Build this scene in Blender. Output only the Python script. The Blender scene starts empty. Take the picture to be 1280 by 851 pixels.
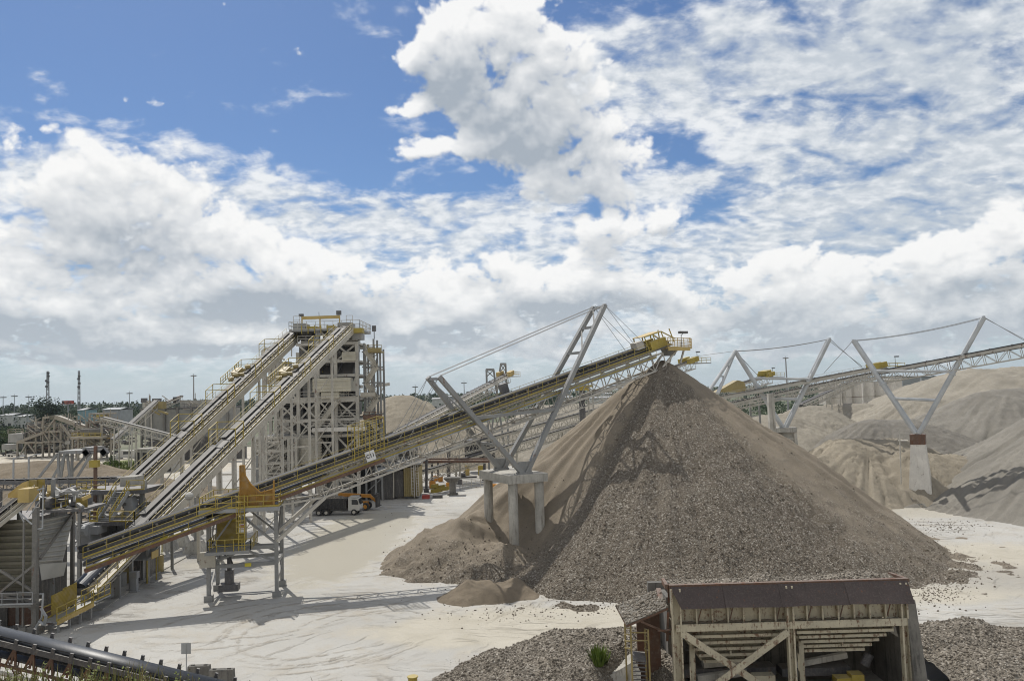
import bpy, bmesh, math, random
import numpy as np
from mathutils import Vector, Matrix
R = math.radians
random.seed(7)
sc = bpy.context.scene
COL = sc.collection
F = 980.0
CAM = Vector((0, 0, 20.0))
PITCH, ROLL = math.atan(63.5/F), R(1.65)
fw = Vector((0, math.cos(PITCH), math.sin(PITCH)))
up0 = Vector((0, -math.sin(PITCH), math.cos(PITCH)))
X0 = Vector((1, 0, 0))
rt = X0*math.cos(ROLL) - up0*math.sin(ROLL)
upv = up0*math.cos(ROLL) + X0*math.sin(ROLL)

def ray(px, py):
    return fw + rt*((px-640)/F) + upv*((425.5-py)/F)
def P(px, py, Y):            # the point at forward distance Y seen along this direction
    d = ray(px, py)
    return CAM + d*(Y/d.y)
def G(px, py, z=0.0):        # the point on the level z
    d = ray(px, py)
    return CAM + d*((z-CAM.z)/d.z)

# ------------------------------------------------------------------ camera
cd = bpy.data.cameras.new('camera')
cam = bpy.data.objects.new('camera', cd)
COL.objects.link(cam)
M4 = Matrix.Identity(4)
for i in range(3):
    M4[i][0], M4[i][1], M4[i][2], M4[i][3] = rt[i], upv[i], -fw[i], CAM[i]
cam.matrix_world = M4
cd.sensor_width = 36
cd.lens = 36*F/1280
cd.clip_start = .3
cd.clip_end = 20000
sc.camera = cam
sc.view_settings.view_transform = 'Standard'
sc.view_settings.look = 'None'
sc.view_settings.exposure = 0
sc.view_settings.gamma = 1
sc.view_settings.use_curve_mapping = False

# ------------------------------------------------------------------ node expressions
class E:
    """a socket with arithmetic"""
    def __init__(s, nt, sock): s.nt, s.s = nt, sock
    def _m(s, op, *a, clamp=False):
        n = s.nt.nodes.new('ShaderNodeMath'); n.operation = op; n.use_clamp = clamp
        for i, v in enumerate((s,)+a):
            if isinstance(v, E): s.nt.links.new(v.s, n.inputs[i])
            else: n.inputs[i].default_value = v
        return E(s.nt, n.outputs[0])
    def __add__(s, o): return s._m('ADD', o)
    __radd__ = __add__
    def __sub__(s, o): return s._m('SUBTRACT', o)
    def __rsub__(s, o): return (s*-1)+o
    def __mul__(s, o): return s._m('MULTIPLY', o)
    __rmul__ = __mul__
    def __truediv__(s, o): return s._m('DIVIDE', o)
    def pow(s, o): return s._m('POWER', o)
    def max(s, o): return s._m('MAXIMUM', o)
    def min(s, o): return s._m('MINIMUM', o)
    def abs(s): return s._m('ABSOLUTE')
    def clamp(s): return s._m('ADD', 0.0, clamp=True)
    def step(s, a, b):
        n = s.nt.nodes.new('ShaderNodeMapRange'); n.interpolation_type = 'SMOOTHSTEP'
        s.nt.links.new(s.s, n.inputs[0]); n.inputs[1].default_value = a; n.inputs[2].default_value = b
        return E(s.nt, n.outputs[0])
    def lin(s, a, b, c=0., d=1.):
        n = s.nt.nodes.new('ShaderNodeMapRange')
        s.nt.links.new(s.s, n.inputs[0])
        for i, v in enumerate((a, b, c, d)): n.inputs[i+1].default_value = v
        return E(s.nt, n.outputs[0])
def mixc(nt, f, a, b):
    n = nt.nodes.new('ShaderNodeMix'); n.data_type = 'RGBA'; n.clamp_factor = True
    for i, v in ((0, f), (6, a), (7, b)):
        if isinstance(v, E): nt.links.new(v.s, n.inputs[i])
        elif i == 0: n.inputs[0].default_value = v
        else: n.inputs[i].default_value = tuple(v)+((1,) if len(v) == 3 else ())
    return E(nt, n.outputs[2])
def comb(nt, x, y, z):
    n = nt.nodes.new('ShaderNodeCombineXYZ')
    for i, v in enumerate((x, y, z)):
        if isinstance(v, E): nt.links.new(v.s, n.inputs[i])
        else: n.inputs[i].default_value = v
    return E(nt, n.outputs[0])
def sep(nt, v):
    n = nt.nodes.new('ShaderNodeSeparateXYZ'); nt.links.new(v.s, n.inputs[0])
    return [E(nt, o) for o in n.outputs]
def noise(nt, vec, scale, detail=4, rough=.5, dist=0., typ='FBM', lac=2.0):
    n = nt.nodes.new('ShaderNodeTexNoise'); n.noise_type = typ
    if vec is not None: nt.links.new(vec.s, n.inputs['Vector'])
    n.inputs['Scale'].default_value = scale; n.inputs['Detail'].default_value = detail
    n.inputs['Roughness'].default_value = rough; n.inputs['Distortion'].default_value = dist
    n.inputs['Lacunarity'].default_value = lac
    return E(nt, n.outputs['Fac'])
def voro(nt, vec, scale, feature='F1', out='Distance', detail=0., rough=.5, rand=1.):
    n = nt.nodes.new('ShaderNodeTexVoronoi'); n.feature = feature
    nt.links.new(vec.s, n.inputs['Vector']); n.inputs['Scale'].default_value = scale
    if 'Detail' in n.inputs: n.inputs['Detail'].default_value = detail; n.inputs['Roughness'].default_value = rough
    n.inputs['Randomness'].default_value = rand
    return E(nt, n.outputs[out])
def vmul(nt, v, k):
    n = nt.nodes.new('ShaderNodeVectorMath'); n.operation = 'MULTIPLY'
    nt.links.new(v.s, n.inputs[0]); n.inputs[1].default_value = k
    return E(nt, n.outputs[0])
def vadd(nt, v, k):
    n = nt.nodes.new('ShaderNodeVectorMath'); n.operation = 'ADD'
    nt.links.new(v.s, n.inputs[0])
    if isinstance(k, E): nt.links.new(k.s, n.inputs[1])
    else: n.inputs[1].default_value = k
    return E(nt, n.outputs[0])

# ------------------------------------------------------------------ sun and sky
SUN = Vector((-.33, .60, 1)).normalized()
sl = bpy.data.lights.new('sun', 'SUN'); sl.energy = 3.5; sl.angle = R(.55); sl.color = (1, .955, .88)
so = bpy.data.objects.new('sun', sl); COL.objects.link(so)
so.rotation_euler = (-SUN).to_track_quat('-Z', 'Y').to_euler()
so.location = SUN*200

def build_sky():
    w = bpy.data.worlds.new('World'); sc.world = w; w.use_nodes = True
    nt = w.node_tree; nt.nodes.clear()
    out = nt.nodes.new('ShaderNodeOutputWorld'); bg = nt.nodes.new('ShaderNodeBackground')
    nt.links.new(bg.outputs[0], out.inputs[0])
    sky = nt.nodes.new('ShaderNodeTexSky'); sky.sky_type = 'NISHITA'; sky.sun_disc = False
    sky.sun_elevation = math.asin(SUN.z); sky.sun_rotation = math.atan2(SUN.x, SUN.y)
    sky.air_density = 1.0; sky.dust_density = .6; sky.ozone_density = 2.5; sky.altitude = 0
    tc = nt.nodes.new('ShaderNodeTexCoord')
    d = E(nt, tc.outputs['Generated'])
    x, y, z = sep(nt, d)
    az = x._m('ARCTAN2', y)
    el = z._m('ARCSINE')
    def ang(px, py):
        v = ray(px, py).normalized()
        return math.atan2(v.x, v.y), math.asin(v.z)
    # each cloud mass: centre, half width and half height in picture-sized degrees, weight
    def field(blobs, pv):
        acc = None
        for (px, py, rx, ry, wgt) in blobs:
            a0, e0 = ang(px, py)
            k = (F/rx, F/ry, 0)
            n = nt.nodes.new('ShaderNodeVectorMath'); n.operation = 'MULTIPLY_ADD'
            nt.links.new(pv.s, n.inputs[0]); n.inputs[1].default_value = k; n.inputs[2].default_value = (-a0*k[0], -e0*k[1], 0)
            m = nt.nodes.new('ShaderNodeVectorMath'); m.operation = 'DOT_PRODUCT'
            nt.links.new(n.outputs[0], m.inputs[0]); nt.links.new(n.outputs[0], m.inputs[1])
            g = nt.nodes.new('ShaderNodeMath'); g.operation = 'POWER'; g.inputs[0].default_value = math.exp(-1)
            nt.links.new(m.outputs['Value'], g.inputs[1])
            h = nt.nodes.new('ShaderNodeMath'); h.operation = 'MULTIPLY_ADD'
            nt.links.new(g.outputs[0], h.inputs[0]); h.inputs[1].default_value = wgt
            if acc is None: h.inputs[2].default_value = 0
            else: nt.links.new(acc.s, h.inputs[2])
            acc = E(nt, h.outputs[0])
        return acc
    CUM = [(640,420,1600,45,.2),(200,340,260,50,.15),(1150,350,260,50,.12),(610,75,75,65,.75),(650,150,70,55,.5),(525,95,40,45,.45),(560,45,40,30,.4),(590,48,62,50,1.0),(655,105,90,75,1.15),(715,165,95,58,.85),(640,18,45,40,.75),(545,78,48,34,.6),(770,215,95,55,.6),(705,75,55,40,.55),
           (508,140,34,15,.7),(540,186,62,17,1.0),(838,276,36,19,.95),(690,235,120,30,.55),(600,140,60,40,.3),
           (175,240,85,55,1.1),(235,285,75,48,1.1),(120,285,75,45,.95),(60,232,90,30,.55),(150,190,90,26,.4),
           (35,315,55,50,.85),(150,360,150,42,.95),(30,390,90,45,.9),(300,310,70,45,.75),(330,350,110,42,.8),(480,365,110,42,.8),(600,385,110,40,.85),
           (765,325,58,52,1.0),(750,288,38,20,.55),(700,365,80,40,.8),(250,415,200,30,.8),(560,430,200,26,.6),(80,440,150,22,.5),
           (900,385,120,40,.8),(995,340,72,42,.95),(1050,390,110,36,.75),(1180,365,80,48,1.0),(1265,300,50,60,.9),(1240,395,120,34,.75),(1130,325,80,26,.5),(1000,425,200,24,.55),
           (190,128,40,11,.62),(402,58,46,15,.66),(467,100,22,9,.55),(60,165,30,7,.4),(10,175,16,16,.55)]
    rb = random.Random(17)
    for i in range(60):          # the ragged bank of small cumulus low in the sky
        py = 318+135*rb.random()**.85; k = (480-py)/150
        CUM.append((rb.uniform(-20, 1300), py, rb.uniform(28, 62)*(.5+.65*k), rb.uniform(15, 34)*(.32+.8*k), rb.uniform(.3, .72)))
    pv = comb(nt, az, el, 0.0)
    warp = noise(nt, pv, 8, 2, .5)
    wv = comb(nt, (warp-.5)*.05, (warp-.5)*-.035, 0.0)
    def cum(off, fine):
        po = vadd(nt, pv, (0, off, 0))
        p = vadd(nt, vmul(nt, po, (1, 1.25, 1)), wv)
        n1 = noise(nt, p, 17, fine, .6, .1)
        v1 = voro(nt, vadd(nt, p, (.3, .7, 0)), 34, 'SMOOTH_F1', 'Distance', fine*.3, .55)
        n2 = noise(nt, vadd(nt, vmul(nt, po, (1, 1.9, 1)), wv), 52, fine*.8, .6, .2)
        return field(CUM, po), (n2-.5)*(1-el.max(0).lin(.07, .24))*1.5 + (n1-.5)*2.0 + (.42-v1)*.95
    f0, t0 = cum(0.0, 8)
    f1, t1 = cum(.018, 5)
    c0 = f0.min(1.25)+t0
    low = el.max(0).lin(0, .34)                      # 0 at the horizon
    # thin, high and mottled layers, spread on a plane far overhead
    zz = z.max(.0)+.32
    q = comb(nt, x/zz, y/zz, 0.0)
    SHEET = [(1010,50,330,70,.95),(1160,150,190,90,1.0),(840,55,130,45,.7),(1000,200,180,36,.72),(800,115,110,55,.6),(1190,245,170,60,.9),(1090,285,170,36,.5),(1060,95,150,50,.55),
             (420,262,150,20,.72),(570,262,150,22,.65),(690,240,100,22,.6),(830,235,140,18,.6),(980,255,60,10,.6),(500,300,260,30,.5),(130,200,160,40,.68),(330,245,120,34,.6),(60,250,120,50,.8),
             (640,330,900,55,.62),(640,420,1200,60,1.0),(1180,20,160,60,.7),(1250,130,90,60,.5),(700,310,160,26,.3),(1030,300,200,30,.45),(230,205,60,20,.3)]
    sh = field(SHEET, pv)
    nA = noise(nt, vmul(nt, q, (1.1, 1.3, 1)), 6.5, 9, .58, .25)
    nB = noise(nt, vmul(nt, q, (1.1, 1.3, 1)), 26, 5, .55, .1)
    away = (el.step(.62, .95) + az.abs().step(.85, 1.3)).clamp()  # unseen cloud cover added outside the view to whiten the fill light
    sh = sh + away*.9
    s0 = sh.min(1.05) + ((nA-.5)*3.5 + (nB-.5)*.8)*low.lin(.05, .75, .3, 1.)
    sheet = s0.step(.30, 1.25)*.92
    alpha = c0.step(.28, .70)
    thick = f0.min(1.5)
    core = f0.step(.75, 1.6)
    gr = ((f0-f1)/(f0+.5)).max(-.24).min(.30)
    lit = (gr*2.2 + (t0-t1)*.36 + t0*.16 + .84 - core*.40).clamp()
    white = (11.2, 11.2, 11.1); grey = (4.7, 5.3, 6.0)
    cc = mixc(nt, lit, grey, white)
    # far clouds near the horizon lose contrast
    cc = mixc(nt, low.lin(0, .45, .5, 0), cc, (7.2, 7.9, 8.4))
    skyc = mixc(nt, low.lin(0, .45, .75, 0.), vmul(nt, E(nt, sky.outputs[0]), (.66, .80, .98)), (6.6, 7.6, 8.4))
    shade_sh = mixc(nt, (nB*.6+nA*.4 - sh*.12).step(.22, .52), (7.0, 7.6, 8.2), (10.6, 10.8, 10.9))
    shade_sh = mixc(nt, low.lin(0, .5, .55, 0), shade_sh, (7.0, 7.8, 8.4))
    c = mixc(nt, sheet, skyc, shade_sh)
    c = mixc(nt, alpha*.97, c, cc)
    c = mixc(nt, away*sheet*.8, c, (7.6, 7.4, 7.0))  # brightness of the added unseen clouds, set for the fill light
    nt.links.new(c.s, bg.inputs[0])
    bg.inputs[1].default_value = .085
    w.cycles.sampling_method = 'MANUAL'; w.cycles.sample_map_resolution = 512
build_sky()
# ------------------------------------------------------------------ materials
MATS = {}
def newmat(name):
    m = bpy.data.materials.new(name); m.use_nodes = True
    nt = m.node_tree; b = nt.nodes['Principled BSDF']
    MATS[name] = m
    return m, nt, b
def pos(nt):
    return E(nt, nt.nodes.new('ShaderNodeNewGeometry').outputs['Position'])
def nrm(nt):
    return E(nt, nt.nodes.new('ShaderNodeNewGeometry').outputs['True Normal'])
def setb(nt, b, col=None, rough=None, metal=None, height=None, dist=.05, strength=1.0, spec=None):
    for key, v in (('Base Color', col), ('Roughness', rough), ('Metallic', metal), ('Specular IOR Level', spec)):
        if v is None: continue
        if isinstance(v, E): nt.links.new(v.s, b.inputs[key])
        elif key == 'Base Color': b.inputs[key].default_value = tuple(v)+(1,)
        else: b.inputs[key].default_value = v
    if height is not None:
        bp = nt.nodes.new('ShaderNodeBump'); bp.inputs['Distance'].default_value = dist; bp.inputs['Strength'].default_value = strength
        nt.links.new(height.s, bp.inputs['Height']); nt.links.new(bp.outputs[0], b.inputs['Normal'])
def paint(name, col, dust=.45, rust=.0, rough=.55, metal=0., dcol=(.46, .42, .36), var=.16, sc_=1., streak=.3):
    m, nt, b = newmat(name)
    p = pos(nt); n = sep(nt, nrm(nt))
    big = noise(nt, p, .45*sc_, 4, .6)
    fine = noise(nt, p, 5*sc_, 5, .65)
    st = noise(nt, vmul(nt, p, (3, 3, .35)), 1.3*sc_, 4, .6)
    c = mixc(nt, big.lin(.3, .7), tuple(x*(1-var) for x in col), tuple(min(1, x*(1+var)) for x in col))
    top = n[2].max(0).pow(2)
    dirt = (top*.5 + fine.step(.45, .75)*.5 + st.step(.5, .72)*streak)*dust
    c = mixc(nt, dirt.clamp(), c, dcol)
    if rust:
        rm = (noise(nt, p, 1.6*sc_, 6, .68)*.6+st*.4).step(.62-rust*.3, .70-rust*.26)
        c = mixc(nt, rm*.85, c, mixc(nt, fine, (.09, .035, .018), (.22, .10, .05)))
    setb(nt, b, c, rough, metal, fine, .01, .4)
    return m
paint('white_steel', (.53, .505, .445), .55, .2)
paint('weathered_grey', (.17, .165, .152), .4, .2)
paint('rib_grey', (.42, .415, .385), .35, .08, streak=.6)
paint('beige_steel', (.49, .46, .385), .55, .20)
paint('cream_steel', (.56, .515, .385), .6, .34, sc_=1.8, dcol=(.30, .27, .22))
paint('bin_cream', (.66, .62, .50), .4, .03)
paint('grey_steel', (.27, .275, .27), .5, .16)
paint('galvanised_steel', (.36, .375, .385), .35, .0, .45, .3)
paint('light_pipe', (.50, .52, .53), .25, .03, .45)
paint('dark_steel', (.10, .10, .105), .5, .15)
paint('rust_steel', (.13, .075, .05), .35, .45)
paint('rubber_belt', (.035, .036, .04), .35, 0, .6)
paint('belt_cover', (.020, .025, .033), .06, .0, .45, .0)
paint('yellow_paint', (.40, .305, .045), .45, .16)
paint('black_cover', (.016, .017, .02), .08, .0, .7)
paint('cover_grey', (.21, .205, .195), .3, .05, .8)
paint('pale_yellow_paint', (.52, .38, .13), .35, .03)
paint('amber_guard', (.38, .20, .03), .3, .1)
paint('orange_paint', (.62, .27, .03), .3, .05)
paint('black_paint', (.022, .022, .025), .3, 0, .4)
paint('white_paint', (.55, .54, .50), .5, .05, .5)
paint('dark_glass', (.03, .035, .04), .15, 0, .12)
paint('concrete', (.46, .445, .40), .5, 0, .85, var=.3, dcol=(.20, .18, .15), streak=1.3)
paint('dark_concrete', (.19, .18, .16), .7, 0, .85, var=.4, dcol=(.06, .06, .055), streak=1.)
paint('tank_white', (.74, .71, .65), .35, .12, streak=.8)
paint('cladding_grey', (.30, .30, .285), .5, .06, streak=.8)
paint('cladding_dark', (.12, .115, .11), .5, .1, streak=.7)
paint('cladding_moss', (.17, .155, .115), .5, .05, dcol=(.12, .13, .045), streak=.8)
paint('roof_blue', (.27, .30, .32), .3, .05)
paint('teal_wall', (.20, .33, .36), .3, 0)
paint('building_white', (.55, .55, .53), .3, 0)
paint('building_grey', (.33, .34, .35), .25, 0)
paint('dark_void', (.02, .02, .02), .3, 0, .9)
paint('rubber_flap', (.060, .043, .040), .5, .15, .6, dcol=(.20, .17, .15), sc_=2)
paint('sign_white', (.75, .75, .74), .1, 0)
paint('sign_yellow', (.72, .62, .06), .1, 0)
paint('red_paint', (.40, .06, .04), .25, .05)
paint('tyre', (.025, .025, .027), .5, 0, .9)
paint('far_steel', (.30, .31, .32), .3, 0)
paint('olive_bale', (.33, .26, .10), .5, .1)
paint('teal_car', (.08, .16, .17), .2, 0, .35)
paint('letter_black', (.02, .02, .022), .05, 0)
def billboard_mat():
    m, nt, b = newmat('billboard_print'); p = pos(nt)
    n = noise(nt, vmul(nt, p, (1, 1, 1.2)), .32, 3, .6)
    setb(nt, b, mixc(nt, n.step(.42, .56), (.42, .06, .03), mixc(nt, noise(nt, p, .5, 2).step(.45, .6), (.06, .03, .03), (.55, .20, .12))), .5)
billboard_mat()
def mesh_guard(name, col, k=9.):          # woven wire guard: solid frame colour with dark openings
    m, nt, b = newmat(name); p = pos(nt)
    x, y, z = sep(nt, p)
    g = ((x+y)*k)._m('FRACT').step(.55, .8) + (z*k)._m('FRACT').step(.55, .8)
    c = mixc(nt, g.clamp(), tuple(v*.42 for v in col), col)
    c = mixc(nt, noise(nt, p, 1.5, 4).step(.4, .7)*.4, c, (.40, .33, .22))
    setb(nt, b, c, .6)
mesh_guard('amber_mesh', (.42, .22, .03)); mesh_guard('yellow_mesh', (.42, .31, .05))

# ---- ground, gravel and sand
def aggregate(name, fines, rock_a, rock_b, rock_c, scale, coarse, bump=.12, rill=None, base=None):
    """coarse(nt, p, normal) gives 0..1: 0 fine material, 1 broken rock"""
    m, nt, b = newmat(name); p = pos(nt)
    v = nt.nodes.new('ShaderNodeTexVoronoi'); nt.links.new(p.s, v.inputs['Vector']); v.inputs['Scale'].default_value = scale
    dist, colr = E(nt, v.outputs['Distance']), E(nt, v.outputs['Color'])
    cr = sep(nt, colr)
    v2 = nt.nodes.new('ShaderNodeTexVoronoi'); nt.links.new(p.s, v2.inputs['Vector']); v2.inputs['Scale'].default_value = scale*2.6
    cr2 = sep(nt, E(nt, v2.outputs['Color'])); dist2 = E(nt, v2.outputs['Distance'])
    rc = mixc(nt, cr[0].pow(1.6), rock_a, rock_b)
    rc = mixc(nt, cr[1].step(.80, .96), rc, rock_c)
    rc = mixc(nt, cr2[0].step(.55, .9)*.55, rc, mixc(nt, cr2[1], rock_a, rock_c))
    med = noise(nt, p, .35, 5, .6); sml = noise(nt, p, 7, 6, .7)
    fc = mixc(nt, med.lin(.3, .7), tuple(x*.86 for x in fines), tuple(min(1, x*1.12) for x in fines))
    fc = mixc(nt, sml.step(.35, .75)*.45, fc, tuple(x*.62 for x in fines))
    k = coarse(nt, p)
    k = (k + (noise(nt, p, .9, 6, .7)-.5)*1.3 + (med-.5)*1.0).step(.05, 1.0)
    c = mixc(nt, k, fc, rc)
    h = (1-dist)*k + (1-dist2)*.45*k + sml*.35
    if rill is not None: h = h + rill(nt, p)*(1.2-k)
    setb(nt, b, c, .95, 0, h, bump, 1.0, spec=.15)
    return m
PILE_C = P(828, 447, 104.7)
def main_coarse(nt, p):
    x, y, z = sep(nt, p)
    dx, dy = x-PILE_C.x, y-PILE_C.y
    r = (dx*dx+dy*dy).pow(.5).max(.5)
    front = (dy/r)*-1
    side = dx/r
    ang = noise(nt, comb(nt, side*5, front*5, (r*.02)), 1.0, 3, .6)
    a = front.lin(.30, .95) + (r/33.).lin(.3, 1.0)*.45 - .16 + (ang-.5)*1.0
    band = ((side-.62)*3.2).abs().lin(0, 1, 1, 0)*(r/33.).lin(1.1, .75)
    left = (side*-1).lin(.55, .8)*(r/33.).lin(1.02, .8)
    return a - band*.5 - left*.5 - z.lin(20, 24)*.5
aggregate('main_pile_rock', (.275, .235, .182), (.13, .108, .083), (.275, .242, .197), (.44, .405, .35), 7.0, main_coarse, .16)
aggregate('coarse_rock', (.32, .28, .225), (.155, .135, .11), (.33, .295, .245), (.50, .46, .40), 6.5, lambda nt, p: noise(nt, p, .25, 3)*0+.8, .16)
def fine_sand(name, col, bump=.16, stripe=.5):
    m, nt, b = newmat(name); p = pos(nt)
    a = noise(nt, p, .12, 6, .62); s = noise(nt, p, 2.6, 6, .7)
    ri = noise(nt, vmul(nt, p, (1.4, 1.4, .12)), .9, 4, .6)
    c = mixc(nt, a.lin(.32, .68), tuple(x*.83 for x in col), tuple(min(1, x*1.12) for x in col))
    c = mixc(nt, ri.step(.4, .7)*stripe, c, tuple(x*.78 for x in col))
    gr_ = noise(nt, p, 9, 4, .75)
    c = mixc(nt, s.step(.45, .8)*.4, c, tuple(x*.68 for x in col))
    c = mixc(nt, gr_.step(.5, .75)*.4, c, tuple(x*.6 for x in col))
    setb(nt, b, c, .95, 0, s*.7+ri*.6+gr_*.6, bump, .9, spec=.15)
fine_sand('sand_tan', (.345, .315, .262)); fine_sand('sand_grey', (.262, .246, .215)); fine_sand('sand_dark', (.24, .225, .198)); fine_sand('sand_ochre', (.35, .31, .245))
fine_sand('earth_brown', (.24, .20, .15))
def yard_mat():
    m, nt, b = newmat('limestone_yard'); p = pos(nt)
    x, y, z = sep(nt, p)
    def blob(px, py, rx, ry):
        c = G(px, py); u = (x-c.x)*(1/rx); v = (y-c.y)*(1/ry)
        return ((u*u+v*v)*-1.)._m('EXPONENT')
    big = noise(nt, p, .045, 5, .6); med = noise(nt, p, .33, 7, .66, .6); fine = noise(nt, p, 3.4, 6, .7)
    # wheel tracks: short smeared streaks in patches, and paired arcs where loaders turn
    wob = noise(nt, p, .09, 4, .6)
    t1 = noise(nt, comb(nt, x*.16+wob*3.0, y*.8+x*.2+wob*5.0, 0), 1.0, 6, .72, .4)
    t2 = noise(nt, comb(nt, x*.7-y*.45+wob*5, y*.16+wob*3, 3), 1.0, 6, .72, .4)
    patch = noise(nt, p, .07, 3, .5)
    tr = t1.step(.5, .66)*.8*patch.step(.46, .60) + t2.step(.54, .68)*.6*patch.step(.54, .42)
    arcs = None
    for px, py, rad in ((395, 790, 7.5), (400, 788, 9.2), (330, 800, 13), (450, 735, 9), (520, 800, 11), (455, 690, 13), (1230, 705, 9), (1190, 690, 14), (300, 745, 16), (560, 660, 12)):
        c_ = G(px, py); u = x-c_.x; v = y-c_.y
        d = (u*u+v*v).pow(.5)+(wob-.5)*3.0-rad
        ln = (d.abs()-.95).abs().lin(.05, .34, 1, 0)
        ln = ln*((u*.23+v*.11+wob*4)._m('SINE')).lin(-.1, .6)
        arcs = ln if arcs is None else arcs.max(ln)
    tr = (tr + arcs*.9*noise(nt, p, 1.1, 3, .6).step(.35, .6)).clamp()
    c = mixc(nt, big.lin(.35, .65), (.395, .385, .358), (.485, .475, .445))
    c = mixc(nt, (med.step(.45, .72))*.6, c, (.41, .37, .305))
    c = mixc(nt, tr.clamp()*.8, c, (.30, .27, .225))
    c = mixc(nt, fine.step(.55, .85)*.45, c, (.33, .30, .25))
    tan = blob(690, 772, 13, 4.5)*1.1 + blob(265, 705, 7, 2.8)*.85 + blob(560, 790, 7, 3.5)*.7 + blob(1190, 700, 17, 10)*1.35 + blob(1180, 745, 9, 4)*.8 + blob(620, 800, 10, 4)*.5 + blob(1100, 640, 20, 8)*.9 + blob(560, 730, 8, 4)*.35
    c = mixc(nt, (tan + (med-.5)*1.1).step(.25, .85)*.75, c, mixc(nt, med.lin(.35, .65), (.43, .39, .305), (.53, .495, .415)))
    gry = blob(200, 690, 15, 12)*1.0 + blob(1230, 720, 12, 9)*.75 + blob(1120, 640, 16, 8)*.6 + blob(700, 770, 9, 3)*.4 + blob(80, 740, 12, 10)*.8
    c = mixc(nt, (gry + (med-.5)*.9).step(.3, .8)*.7, c, (.33, .315, .285))
    wet = blob(425, 690, 8, 22)*1.2 + blob(470, 650, 10, 14)*.8
    wm = (wet + (med-.5)*1.0).step(.45, .8)
    c = mixc(nt, wm*.85, c, (.44, .41, .335))
    far = (y-190.).lin(0, 90) + (x*-1-75.).lin(0, 40)*(y-110).lin(0, 60)
    c = mixc(nt, (far.clamp()*1.0 + (big-.5)*1.6).step(.4, .75)*.75, c, mixc(nt, med.lin(.4, .6), (.46, .40, .30), (.58, .54, .46)))
    setb(nt, b, c, mixc(nt, wm, (.9, .9, .9), (.38, .38, .38)), 0, (fine*.5+tr*1.2+med*1.2)*(1-wm*.9), .10, 1.0, spec=.25)
yard_mat()
def land_mat():
    m, nt, b = newmat('far_land'); p = pos(nt)
    a = noise(nt, p, .006, 6, .6); s = noise(nt, p, .06, 5, .6)
    c = mixc(nt, a.step(.4, .6), (.05, .075, .03), (.17, .17, .11))
    c = mixc(nt, s.step(.55, .7)*.6, c, (.03, .05, .02))
    setb(nt, b, c, .95)
land_mat()
def leafmat(name, a, bb, sat=1.):
    m, nt, b = newmat(name); p = pos(nt)
    oi = nt.nodes.new('ShaderNodeObjectInfo')
    n = noise(nt, p, .8, 3, .6); n2 = noise(nt, p, 6, 2, .6)
    c = mixc(nt, (n*.6+n2*.4).lin(.3, .7), a, bb)
    setb(nt, b, c, .75, spec=.2)
leafmat('leaf_dark', (.018, .035, .014), (.045, .075, .028)); leafmat('leaf_far', (.030, .050, .024), (.060, .085, .042))
leafmat('leaf_bright', (.07, .12, .02), (.17, .22, .05)); leafmat('leaf_mid', (.04, .07, .02), (.09, .13, .04))
leafmat('grass_dry', (.13, .125, .045), (.33, .28, .13)); leafmat('grass_green', (.08, .115, .025), (.20, .21, .07))
paint('weathered_beige', (.30, .27, .215), .5, .22, streak=.7)
paint('bark', (.12, .09, .065), .2, 0, .9)

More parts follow.
